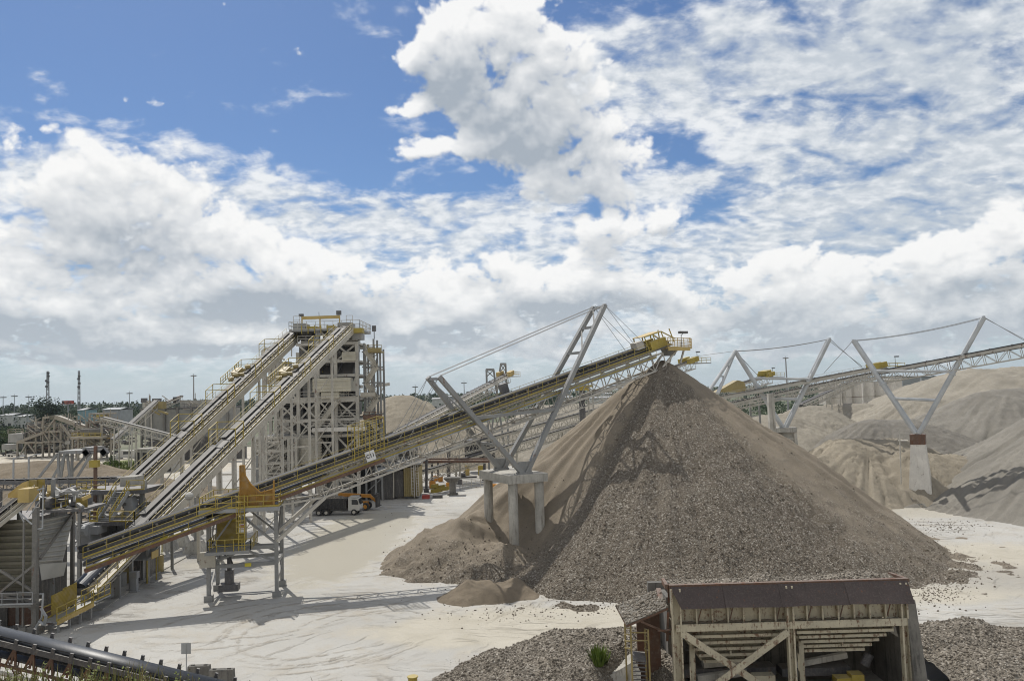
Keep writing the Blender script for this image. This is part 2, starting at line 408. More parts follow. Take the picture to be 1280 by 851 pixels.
# ------------------------------------------------------------------ mesh building
class MB:
    def __init__(s): s.v, s.f, s.m = [], [], []
    def add(s, vs, fs, mi=0):
        o = len(s.v); s.v += [tuple(a) for a in vs]; s.f += [tuple(i+o for i in f) for f in fs]; s.m += [mi]*len(fs); return s
    def box(s, c, size, ax=None, mi=0):
        c = Vector(c); X, Y, Z = ax if ax else (Vector((1, 0, 0)), Vector((0, 1, 0)), Vector((0, 0, 1)))
        X, Y, Z = X*size[0]/2, Y*size[1]/2, Z*size[2]/2
        vs = [c+X*a+Y*b+Z*d for d in (-1, 1) for a, b in ((-1, -1), (1, -1), (1, 1), (-1, 1))]
        return s.add(vs, [(3, 2, 1, 0), (4, 5, 6, 7), (0, 1, 5, 4), (1, 2, 6, 5), (2, 3, 7, 6), (3, 0, 4, 7)], mi)
    def bar(s, p, q, w, h=None, upd=None, mi=0):
        p, q = Vector(p), Vector(q); d = q-p
        if d.length < 1e-5: return s
        h = h or w; X = d.normalized(); u = Vector(upd) if upd else Vector((0, 0, 1))
        if abs(X.dot(u)) > .97: u = Vector((0, 1, 0))
        Y = u.cross(X).normalized(); Z = X.cross(Y)
        return s.box((p+q)/2, (d.length, w, h), (X, Y, Z), mi)
    def tube(s, p, q, r, n=8, r2=None, mi=0, cap=True):
        p, q = Vector(p), Vector(q); X = (q-p).normalized()
        u = Vector((0, 0, 1)) if abs(X.z) < .9 else Vector((0, 1, 0))
        Y = u.cross(X).normalized(); Z = X.cross(Y); r2 = r if r2 is None else r2
        a = [(math.cos(2*math.pi*i/n), math.sin(2*math.pi*i/n)) for i in range(n)]
        vs = [p+(Y*c+Z*d)*r for c, d in a]+[q+(Y*c+Z*d)*r2 for c, d in a]
        fs = [(i, (i+1) % n, n+(i+1) % n, n+i) for i in range(n)]
        if cap: fs += [tuple(range(n-1, -1, -1)), tuple(range(n, 2*n))]
        return s.add(vs, fs, mi)
    def path(s, pts, r, n=6, mi=0):
        for a, b in zip(pts[:-1], pts[1:]): s.tube(a, b, r, n, mi=mi)
        return s
    def prism(s, pts, d, mi=0):          # polygon pts (3d) pushed along d
        n = len(pts); d = Vector(d); vs = [Vector(p) for p in pts]+[Vector(p)+d for p in pts]
        return s.add(vs, [tuple(range(n-1, -1, -1)), tuple(range(n, 2*n))]+[(i, (i+1) % n, n+(i+1) % n, n+i) for i in range(n)], mi)
    def loft(s, a, b, mi=0):             # two closed polygons of equal length
        n = len(a); return s.add(list(a)+list(b), [tuple(range(n-1, -1, -1)), tuple(range(n, 2*n))]+[(i, (i+1) % n, n+(i+1) % n, n+i) for i in range(n)], mi)
    def ball(s, c, r, n=10, mi=0):
        c = Vector(c); vs = []; fs = []; k = n//2
        for j in range(k+1):
            t = math.pi*j/k
            for i in range(n):
                a = 2*math.pi*i/n; vs.append(c+Vector((math.sin(t)*math.cos(a), math.sin(t)*math.sin(a), math.cos(t)))*r)
        for j in range(k):
            for i in range(n): fs.append((j*n+i, j*n+n+i, j*n+n+(i+1) % n, j*n+(i+1) % n))
        return s.add(vs, fs, mi)
    def build(s, name, mats, parent=None, local=False, smooth=False):
        me = bpy.data.meshes.new(name)
        vs = s.v
        if parent is not None and not local:
            mi = wmat(parent).inverted(); vs = [tuple(mi @ Vector(v)) for v in vs]
        org = None
        if parent is None and not local and vs:      # a lone mesh: origin at its base
            a = np.array(vs); org = Vector(((a[:, 0].min()+a[:, 0].max())/2, (a[:, 1].min()+a[:, 1].max())/2, a[:, 2].min()))
            vs = [tuple(Vector(v)-org) for v in vs]
        me.from_pydata(vs, [], s.f)
        mats = [mats] if isinstance(mats, str) else mats
        for k in mats: me.materials.append(MATS[k])
        if len(mats) > 1: me.polygons.foreach_set('material_index', s.m)
        if smooth: me.polygons.foreach_set('use_smooth', [True]*len(me.polygons))
        me.update()
        o = bpy.data.objects.new(name, me); COL.objects.link(o)
        if org: o.location = org
        if parent is not None: o.parent = parent
        return o
def wmat(o):
    m = Matrix.LocRotScale(o.location, o.rotation_euler, o.scale)
    return wmat(o.parent) @ m if o.parent else m
def tag(o, label=None, cat=None, group=None, kind=None):
    if label: o['label'] = label
    if cat: o['category'] = cat
    if group: o['group'] = group
    if kind: o['kind'] = kind
    return o
def thing(name, label, cat, loc=(0, 0, 0), rz=0., group=None):
    o = bpy.data.objects.new(name, None); COL.objects.link(o); o.empty_display_size = .3
    o.location = loc; o.rotation_euler = (0, 0, rz)
    return tag(o, label, cat, group)
def dup(root, loc, rz=None, label=None, scale=None):
    r = root.copy(); COL.objects.link(r); r.location = loc
    if rz is not None: r.rotation_euler = (0, 0, rz)
    if scale: r.scale = scale
    if label: r['label'] = label
    for ch in list(root.children):
        c = ch.copy(); COL.objects.link(c); c.parent = r
        for g in ch.children:
            d = g.copy(); COL.objects.link(d); d.parent = c
    return r
def bx(mb, x0, x1, y0, y1, Y, dep, mi=0, z0=None, z1=None):
    """an upright block whose front face, at distance Y, spans the measured extents; dep is its depth"""
    ym = (y0+y1)/2; xm = (x0+x1)/2
    a, b = P(x0, ym, Y), P(x1, ym, Y)
    zt, zb = P(xm, y0, Y).z, P(xm, y1, Y).z
    if z0 is not None: zb = z0
    if z1 is not None: zt = z1
    return mb.box(((a.x+b.x)/2, Y+dep/2, (zt+zb)/2), (b.x-a.x, dep, zt-zb), None, mi)

# ---- numpy value noise and height fields
def _h(ix, iy, seed):
    h = (ix.astype(np.int64)*374761393 + iy.astype(np.int64)*668265263 + seed*1442695041) & 0xffffffff
    h = ((h ^ (h >> 13))*1274126177) & 0xffffffff
    return ((h ^ (h >> 16)) & 0xffff)/65535.0
def vn(x, y, seed=0):
    xi, yi = np.floor(x), np.floor(y); fx, fy = x-xi, y-yi
    fx, fy = fx*fx*(3-2*fx), fy*fy*(3-2*fy)
    a, b, c, d = _h(xi, yi, seed), _h(xi+1, yi, seed), _h(xi, yi+1, seed), _h(xi+1, yi+1, seed)
    return (a*(1-fx)+b*fx)*(1-fy)+(c*(1-fx)+d*fx)*fy-.5
def fb(x, y, o=4, seed=0):
    t = 0; a = 1.
    for i in range(o): t = t+vn(x*2**i, y*2**i, seed+i*17)*a; a *= .5
    return t
def hfield(name, x0, x1, y0, y1, res, fn, mat, cut=-.05, parent=None):
    nx, ny = int((x1-x0)/res)+1, int((y1-y0)/res)+1
    xs, ys = np.linspace(x0, x1, nx), np.linspace(y0, y1, ny)
    XX, YY = np.meshgrid(xs, ys)
    ZZ = np.maximum(fn(XX, YY), cut-.35)
    idx = np.arange(nx*ny).reshape(ny, nx)
    q = np.stack([idx[:-1, :-1], idx[:-1, 1:], idx[1:, 1:], idx[1:, :-1]], -1).reshape(-1, 4)
    zf = ZZ.ravel(); keep = zf[q].max(1) > cut
    q = q[keep]
    used = np.unique(q); mp = -np.ones(nx*ny, int); mp[used] = np.arange(len(used))
    V = np.stack([XX.ravel()[used], YY.ravel()[used], zf[used]], 1)
    org = np.array([V[:, 0].mean(), V[:, 1].mean(), 0.])
    me = bpy.data.meshes.new(name); me.from_pydata((V-org).tolist(), [], mp[q].tolist())
    me.polygons.foreach_set('use_smooth', [True]*len(me.polygons)); me.materials.append(MATS[mat]); me.update()
    o = bpy.data.objects.new(name, me); o.location = org; COL.objects.link(o)
    return o
def mound(cx, cy, H, slope=.72, lx=0., ly=0., tip=.8):
    """height of a heap: straight flanks at the angle of repose, rounded tip, optional ridge (lx, ly)"""
    def f(X, Y):
        dx, dy = X-cx, Y-cy
        L2 = lx*lx+ly*ly
        if L2 > 0:
            t = np.clip((dx*lx+dy*ly)/L2, -1, 1); dx, dy = dx-t*lx, dy-t*ly
        r = np.sqrt(dx*dx+dy*dy+tip*tip)
        return H+tip*slope-slope*r
    return f
def rills(X, Y, cx, cy, seed, k=1.0):
    a = np.arctan2(Y-cy, X-cx); r = np.hypot(X-cx, Y-cy)
    return (fb(a*9*k, r*.05, 3, seed)*.5 + fb(a*26*k, r*.08, 2, seed+5)*.25)*np.clip(r/10, 0, 1)
ICO = None
def rocks(name, mat, pts, sizes, parent=None, seed=1, flat=.75):
    """loose stones: every stone an irregular 12-corner lump, all in one mesh"""
    global ICO
    if ICO is None:
        bm = bmesh.new(); bmesh.ops.create_icosphere(bm, subdivisions=1, radius=1)
        ICO = (np.array([v.co[:] for v in bm.verts]), np.array([[v.index for v in f.verts] for f in bm.faces])); bm.free()
    rg = np.random.default_rng(seed); n = len(pts); V0, F0 = ICO
    pts = np.asarray(pts); sizes = np.asarray(sizes)
    sh = V0[None]*(1+rg.uniform(-.32, .28, (n, 12, 1)))*rg.uniform(.6, 1.15, (n, 1, 3))
    q = rg.normal(size=(n, 4)); q /= np.linalg.norm(q, axis=1, keepdims=True); w, x, y, z = q.T
    Rm = np.stack([1-2*(y*y+z*z), 2*(x*y-z*w), 2*(x*z+y*w), 2*(x*y+z*w), 1-2*(x*x+z*z), 2*(y*z-x*w), 2*(x*z-y*w), 2*(y*z+x*w), 1-2*(x*x+y*y)], 1).reshape(n, 3, 3)
    sh = np.einsum('nij,nkj->nki', Rm, sh)*sizes[:, None, None]
    V = (sh+pts[:, None, :]).reshape(-1, 3); Fc = (F0[None]+np.arange(n)[:, None, None]*12).reshape(-1, 3)
    org = np.array(wmat(parent).translation) if parent else np.array([pts[:, 0].mean(), pts[:, 1].mean(), 0])
    V = V-org
    me = bpy.data.meshes.new(name)
    me.vertices.add(len(V)); me.vertices.foreach_set('co', V.ravel().astype(np.float32))
    me.loops.add(Fc.size); me.loops.foreach_set('vertex_index', Fc.ravel().astype(np.int32))
    me.polygons.add(len(Fc)); me.polygons.foreach_set('loop_start', np.arange(0, Fc.size, 3).astype(np.int32))
    me.materials.append(MATS[mat]); me.update(calc_edges=True)
    o = bpy.data.objects.new(name, me); COL.objects.link(o)
    if parent: o.parent = parent
    else: o.location = org
    return o
def stone_mat(name, a, b_, c_):
    m, nt, b = newmat(name); p = pos(nt)
    g = nt.nodes.new('ShaderNodeNewGeometry'); r = E(nt, g.outputs['Random Per Island'])
    c = mixc(nt, r.pow(1.5), a, b_); c = mixc(nt, r.step(.86, .97), c, c_)
    c = mixc(nt, noise(nt, p, 6, 3)*.5, c, a)
    setb(nt, b, c, .92, 0, noise(nt, p, 9, 4), .03, .7, spec=.2)
stone_mat('stones_brown', (.14, .117, .09), (.29, .255, .208), (.45, .415, .36)); stone_mat('stones_grey', (.165, .145, .118), (.345, .31, .26), (.52, .48, .42))

# ---- foliage: leaf clumps spread through a volume
def foliage(mb, c, rx, ry, rz, n, size, rng, mi=0, lobes=7):
    c = Vector(c)
    cs = [(Vector((rng.uniform(-.55, .55)*rx, rng.uniform(-.55, .55)*ry, rng.uniform(-.6, .65)*rz)), rng.uniform(.32, .6)) for _ in range(lobes)]
    for i in range(n):
        o, k = rng.choice(cs)
        d = Vector((rng.gauss(0, 1), rng.gauss(0, 1), rng.gauss(0, 1))).normalized()*(rng.random()**.45)
        p = c+o+Vector((d.x*rx*k, d.y*ry*k, d.z*rz*k))
        u = Vector((rng.gauss(0, 1), rng.gauss(0, 1), rng.gauss(0, .8))).normalized()
        v = u.orthogonal().normalized(); s = size*rng.uniform(.5, 1.3)
        w = u.cross(v)*s*.6
        mb.add([p-u*s, p+w, p+u*s*.9, p-w*.8], [(0, 1, 2, 3)], mi)
def tree(name, label, cat, base, h, r, rng, leaf='leaf_dark', n=260, size=.6, group=None, trunk=.35, lobes=9, lean=0):
    t = thing(name, label, cat, base, 0, group); base = Vector(base)
    m = MB(); top = base+Vector((rng.uniform(-.3, .3)*trunk*4, 0, h*.75)); m.tube(base-Vector((0, 0, .2)), top, trunk, 7, trunk*.35)
    for i in range(6):
        q = base.lerp(top, rng.uniform(.4, .9)); m.tube(q, q+Vector((rng.uniform(-1, 1)*r*.7, rng.uniform(-1, 1)*r*.7, h*.16)), trunk*.35, 5, trunk*.1)
    m.build('trunk', 'bark', t)
    f = MB(); foliage(f, base+Vector((0, 0, h*.6)), r, r, h*.46, n, size, rng, 0, lobes); f.build('crown', leaf, t)
    return t
# ------------------------------------------------------------------ ground, heaps
def sheet(name, pts, mat, z, kind='structure'):
    me = bpy.data.meshes.new(name); c = Vector((sum(p[0] for p in pts)/len(pts), sum(p[1] for p in pts)/len(pts), z))
    me.from_pydata([(p[0]-c.x, p[1]-c.y, 0) for p in pts], [], [tuple(range(len(pts)))]); me.materials.append(MATS[mat])
    o = bpy.data.objects.new(name, me); o.location = c; COL.objects.link(o); o['kind'] = kind
    return o
sheet('ground', [(-9000, -60), (9000, -60), (9000, 12000), (-9000, 12000)], 'far_land', 0)
sheet('quarry_yard', [(-230, -55), (330, -55), (330, 300), (150, 420), (60, 420), (-60, 330), (-230, 330)], 'limestone_yard', .004)
def berm(X, Y):
    z = 19.0-.33*Y-np.clip(X+9, 0, 30)*.12 + fb(X*.3, Y*.3, 3, 3)*.35
    return np.minimum(z, 11.4-(Y-25.5)*.8+fb(X*.2, Y*.2, 3, 9)*.5)
b_ = hfield('berm', -46, 24, -6, 41, .8, berm, 'earth_brown'); b_['kind'] = 'structure'
def weeds():
    rng = random.Random(3); me = MB()
    for i in range(2600):
        x = -22+abs(rng.gauss(0, 1))*7.0 - rng.random()*3; y = rng.uniform(22.5, 27.5)
        if x > -5.5 or (fb(np.array([x*.55]), np.array([y*.3]), 2, 4)[0] < -.22): continue
        z = float(berm(np.array([x]), np.array([y]))[0])-.05
        h = rng.uniform(.35, 1.0)*(1.25 if x < -11 else .8); a = rng.uniform(0, 6.28); w = rng.uniform(.012, .03); l = rng.uniform(.05, .45)*h
        dx, dy = math.cos(a), math.sin(a); p = Vector((x, y, z)); s = Vector((-dy, dx, 0))*w
        m1 = p+Vector((dx*l*.35, dy*l*.35, h*.6)); t = p+Vector((dx*l, dy*l, h))
        me.add([p-s, p+s, m1+s*.8, m1-s*.8, t], [(0, 1, 2, 3), (3, 2, 4)], 0 if rng.random() < .6 else 1)
        if rng.random() < .16:
            for k in range(4):
                q = p.lerp(t, rng.uniform(.5, 1)); e = Vector((rng.uniform(-1, 1), rng.uniform(-1, 1), rng.uniform(-.3, .8)))*.10; n_ = Vector((e.y, -e.x, .02))*.4
                me.add([q, q+e*.6+n_, q+e*1.3, q+e*.6-n_], [(0, 1, 2, 3)], 1)
    o = me.build('grass', ['grass_dry', 'grass_green']); o['kind'] = 'stuff'
weeds()

# main stockpile
def main_pile(X, Y):
    cx, cy = PILE_C.x, PILE_C.y
    dx, dy = X-cx, Y-cy; r = np.sqrt(dx*dx+dy*dy+.5)
    z = PILE_C.z+.1-.742*r-np.clip((r-20)/14, 0, 1)**2*1.1
    z = z + rills(X, Y, cx, cy, 11)*1.7 - np.abs(rills(X, Y, cx, cy, 19, .8))*1.0 + fb(X*.11, Y*.11, 3, 2)*1.2*np.clip(r/20, 0, 1)
    z -= 4.6*np.exp(-(((X-.5)/7.5)**2+((Y-90)/6.5)**2))            # slumped hollow round the pier
    z -= 1.6*np.exp(-(((X+6)/3)**2+((Y-93)/5)**2))
    # older slumped lobes at the left foot
    z = np.maximum(z, mound(-5.2, 97.5, 5.0, .66, 2.0, 2.6, 1.5)(X, Y)+fb(X*.45, Y*.45, 4, 31)*1.3)
    z = np.maximum(z, mound(-4.8, 90.5, 3.0, .6, 2.4, -1.2, 1.2)(X, Y)+fb(X*.6, Y*.6, 4, 32)*1.3)
    toe = np.clip(4.5-z, 0, 5)
    z = z+.03*toe**2*np.clip((z+3)/3, 0, 1)
    # thin broken apron of spilled gravel round the foot
    for ax, ay, rx, ry in ((45, 86, 9, 8), (40, 79, 8, 6), (49, 97, 9, 6), (12, 73.5, 12, 2.5), (-2, 80, 6, 3)):
        z = np.maximum(z, .12+fb(X*.5, Y*.5, 4, 41)*.75-.55*(((X-ax)/rx)**2+((Y-ay)/ry)**2))
    return z + fb(X*1.1, Y*1.1, 2, 8)*.16
mp = hfield('gravel_stockpile', PILE_C.x-42, PILE_C.x+42, PILE_C.y-42, PILE_C.y+42, .34, main_pile, 'main_pile_rock')
tag(mp, 'towering brown gravel cone dumped under the yellow-railed conveyor head', 'gravel pile')
mp.location.z = 0
def scatter(fn, cx, cy, n, rng, rfun, smin, smax, accept=None):
    pts, sz = [], []
    xs = rng.uniform(-1, 1, n*3)*rfun; ys = rng.uniform(-1, 1, n*3)*rfun
    zs = fn(xs+cx, ys+cy)
    for x, y, z in zip(xs, ys, zs):
        if (z < -.6 and (accept is None or n < 30000)) or len(pts) >= n: continue
        if accept is not None and not accept(x, y, z): continue
        s = smin+(smax-smin)*rng.random()**3.4
        pts.append((x+cx, y+cy, max(z, 0.)+s*.25)); sz.append(s)
    return pts, sz
rg = np.random.default_rng(4)
def acc(x, y, z):
    r = math.hypot(x, y)
    fr = -y/max(r, .1)
    pr = max(0, min(1, (fr-.25)*1.6))*max(0, min(1, (r-7)/20))
    if z < .1: pr *= .9*math.exp(-max(0, (r-30))/1.8)
    sd = x/max(r, .1)
    if sd > .30 and z > 1.8: pr *= max(.10, 1-(sd-.30)*3.2)
    if sd < -.6 and z > 3: pr *= .1
    return rg.random() < pr
pts, sz = scatter(main_pile, PILE_C.x, PILE_C.y, 48000, rg, 42., .025, .125, acc)
s_ = rocks('rock_cover', 'stones_brown', pts, sz, mp, 2); s_['kind'] = 'stuff'
# lumps at the toe and the two coarse heaps in front
sm = P(604, 738, 77.5)
fsm = lambda X, Y: np.maximum(mound(sm.x-.4, 78.2, 1.6, .68, .9, .1, .8)(X, Y), mound(sm.x+2.0, 78.8, 1.3, .6, .8, .3)(X, Y)) + fb(X*.6, Y*.6, 3, 4)*.5
tag(hfield('gravel_heap', sm.x-8, sm.x+9, 71, 86, .22, fsm, 'earth_brown'), 'small dark gravel heap at the left toe of the large cone', 'gravel pile')
lh = P(752, 790, 57.)
def flh(X, Y):
    a = mound(lh.x-.3, 57.2, 2.9, .55, 2.2, .4, 1.6)(X, Y); b = mound(lh.x-3.6, 54.8, 2.0, .42, 2.2, -.6, 1.6)(X, Y); c = mound(lh.x+1.2, 53.5, 3.2, .6, 1, -1, 1.2)(X, Y)
    return np.maximum(np.maximum(a, b), c) + fb(X*.5, Y*.5, 4, 14)*.7 - 3.0*np.exp(-(((X-7.6)/1.9)**2+((Y-51.2)/2.0)**2))
o = hfield('gravel_heap', lh.x-12, 9.9, 47, 66, .2, flh, 'coarse_rock')
tag(o, 'low grey rubble heap left of the cream dump hopper', 'gravel pile')
pts, sz = scatter(flh, lh.x-1, 56, 14000, rg, 10.5, .022, .105, lambda x, y, z: x+lh.x-1 < 9.7 and (z > .05 or rg.random() < .08)); rocks('rock_cover', 'stones_grey', pts, sz, o, 3)['kind'] = 'stuff'
rh = P(1215, 780, 56.)
def frh(X, Y):
    z = np.maximum(mound(rh.x-2.5, 56.3, 2.75, .5, 3.2, .1, 1.5)(X, Y), mound(rh.x+5, 55.3, 2.6, .45, 4, -.6, 1.8)(X, Y))
    z = np.maximum(z, mound(rh.x+1, 52, 2.2, .3, 4, 0, 2)(X, Y))
    return z + fb(X*.5, Y*.5, 4, 24)*.6
o = hfield('gravel_heap', 26.3, rh.x+17, 46, 64, .2, frh, 'coarse_rock')
tag(o, 'grey rubble heap right of the cream dump hopper', 'gravel pile')
pts, sz = scatter(frh, rh.x+2, 55, 15000, rg, 10.5, .022, .11, lambda x, y, z: x+rh.x+2 > 26.4 and z > .05); rocks('rock_cover', 'stones_grey', pts, sz, o, 4)['kind'] = 'stuff'
# loose stones on the yard round the toes
pts, sz = [], []
for (px, py, rx, ry, n) in ((640, 765, 90, 14, 320), (1185, 658, 45, 9, 500), (1165, 738, 50, 22, 900), (1180, 712, 60, 20, 500), (1150, 690, 30, 30, 400), (500, 690, 30, 50, 160), (550, 745, 30, 20, 50), (1120, 690, 60, 40, 200), (780, 762, 90, 8, 150)):
    for i in range(int(n*.7)):
        q = G(px+rg.normal()*rx*.5, py+rg.normal()*ry*.5); s = .025+.08*rg.random()**2
        pts.append((q.x, q.y, s*.3)); sz.append(s)
tag(rocks('loose_stones', 'stones_brown', pts, sz, None, 5), kind='stuff')

# pale heaps on the right and behind
def heap(label, px, py, Y, H=None, mat='sand_tan', slope=.66, lx=0, ly=0, tip=2.5, seed=1, rough=1.0, extra=None, res=.6, rad=None, cat='sand pile'):
    c = P(px, py, Y); H = H or c.z
    fs = [mound(c.x, c.y, H, slope, lx, ly, tip)]
    for (dx, dy, dh, s2, lx2, ly2) in (extra or ()): fs.append(mound(c.x+dx, c.y+dy, H+dh, s2, lx2, ly2, tip))
    rr = np.random.default_rng(seed*7)
    for i in range(14):           # load upon load: small cones against the big one
        an, q_ = rr.uniform(0, 6.28), rr.uniform(.15, .72); e_ = rr.uniform(-1, 1)
        R0 = H/slope*q_; fs.append(mound(c.x+lx*e_+math.cos(an)*R0, c.y+ly*e_+math.sin(an)*R0, H*(1-q_)+H*rr.uniform(.02, .15)+.3, slope*1.2, 0, 0, .5))
    def fn(X, Y_):
        z = fs[0](X, Y_)
        for f in fs[1:]: z = np.maximum(z, f(X, Y_))
        # flanks run in sharp little gullies
        return z + rough*(fb(X*.09, Y_*.09, 3, seed)*1.2 - np.abs(rills(X, Y_, c.x, c.y, seed, 2.6))*2.2 + .2 + fb(X*.7, Y_*.7, 3, seed+3)*.22)
    rad = rad or (H/slope+abs(lx)+abs(ly)+8)
    o = hfield('sand_heap', c.x-rad, c.x+rad, c.y-rad, c.y+rad, min(res, rad/85), fn, mat)
    return tag(o, label, cat)
heap('broad grey sand heap rising past the right edge beside the single pier', 1422, 478, 128, H=19.5, mat='sand_grey', slope=.55, seed=21, extra=((-33, 5, -15, .6, 3, 0), (-9, -7, -5.5, .56, 2, 0)))
heap('tan sand heap with a dug crumbling face left of the single pier', 1085, 548, 142, mat='sand_ochre', slope=.62, lx=6, ly=1, seed=22, rough=1.3, extra=((-9, -5, -2.5, .75, 4, 1), (7, -7, -2.0, .8, 4, 0)), res=.45)
heap('flat-topped dark grey sand heap behind the dug tan heap', 1112, 522, 176, mat='sand_dark', slope=.5, lx=4, ly=0, seed=23)
heap('pointed tan sand heap behind the caged concrete pier', 1008, 508, 205, mat='sand_tan', slope=.62, lx=2, ly=0, seed=24)
heap('small tan sand heap left of the caged concrete pier', 945, 520, 190, mat='sand_tan', slope=.5, lx=6, ly=0, seed=25)
heap('low pale sand heap right of the pointed heap under the silos', 1075, 505, 235, mat='sand_tan', slope=.5, lx=12, ly=2, seed=26)
heap('long tan sand ridge climbing to the right edge under the far conveyor', 1290, 459, 245, mat='sand_tan', slope=.40, lx=24, ly=8, tip=6, seed=27, res=.9, extra=((-26, -6, -6, .42, 8, 0), (-52, -4, -10, .42, 6, 2)))
heap('rounded tan sand heap midway along the right edge below the long ridge', 1262, 489, 192, mat='sand_grey', slope=.5, lx=8, ly=2, seed=28, extra=((-16, -3, -4, .5, 3, 0),))
heap('small tan sand heap below the long ridge near the concrete pier', 1165, 497, 222, mat='sand_tan', slope=.42, lx=9, ly=0, seed=29)
heap('smooth sand cone behind the right side of the screening tower', 503, 497, 230, mat='sand_ochre', slope=.62, tip=3, lx=2, seed=30)
heap('low pale sand heap seen under the main truss by the dark post', 722, 505, 265, mat='sand_tan', slope=.45, lx=12, ly=0, seed=31)
heap('pale sand bank behind the two low parallel conveyors', 640, 528, 240, mat='sand_tan', slope=.42, lx=26, ly=2, seed=32)
heap('brown earth heap behind the grey braced trestle at left', 25, 578, 168, mat='earth_brown', slope=.36, lx=13, ly=0, tip=2, seed=33, rough=.8, cat='earth heap')
heap('low brown earth heap right of the grey braced trestle', 95, 590, 158, mat='earth_brown', slope=.3, lx=9, ly=0, tip=2, seed=34, rough=.7, cat='earth heap')
# ------------------------------------------------------------------ belt conveyors and stackers
class Fr:
    def __init__(s, A, B):
        s.A, s.B = Vector(A), Vector(B); d = s.B-s.A; s.L = d.length; s.u = d/s.L
        s.a = s.u.cross(Vector((0, 0, 1))).normalized()      # right-hand side when looking up the belt
        s.n = s.a.cross(s.u)
    def __call__(s, t, a=0., h=0.): return s.A+s.u*t+s.a*a+s.n*h
    def ext(s, mb, prof, t0, t1, mi=0):
        return mb.loft([s(t0, a, h) for a, h in prof], [s(t1, a, h) for a, h in prof], mi)
def rail(mb, fr, t0, t1, a, h, step=2., H=1.05, w=.042, mi=0):
    n = max(1, int((t1-t0)/step)); 
    for i in range(n+1):
        t = t0+(t1-t0)*i/n; p = fr(t, a, h); mb.bar(p, p+Vector((0, 0, H)), w, w, mi=mi)
    for k in (.5, 1.0): mb.bar(fr(t0, a, h)+Vector((0, 0, H*k)), fr(t1, a, h)+Vector((0, 0, H*k)), w, w, mi=mi)
    mb.bar(fr(t0, a, h+.08), fr(t1, a, h+.08), .02, .14, mi=mi)
def truss(mb, fr, t0, t1, w, h0, h1, panel, c=.14, d=.08, lat=True, mi=0):
    n = max(1, round((t1-t0)/panel)); ts = [t0+(t1-t0)*i/n for i in range(n+1)]
    for s in (-w/2, w/2):
        for h in (h0, h1): mb.bar(fr(t0, s, h), fr(t1, s, h), c, c, fr.n, mi)
        for i, t in enumerate(ts):
            mb.bar(fr(t, s, h0), fr(t, s, h1), d, d, fr.u, mi)
            if i < n: mb.bar(fr(t, s, h0 if i % 2 else h1), fr(ts[i+1], s, h1 if i % 2 else h0), d, d, fr.a, mi)
    if lat:
        for i, t in enumerate(ts):
            mb.bar(fr(t, -w/2, h1), fr(t, w/2, h1), d, d, mi=mi)
            if i < n: mb.bar(fr(t, -w/2, h1), fr(ts[i+1], w/2, h1), d*.8, d*.8, mi=mi)
    return ts
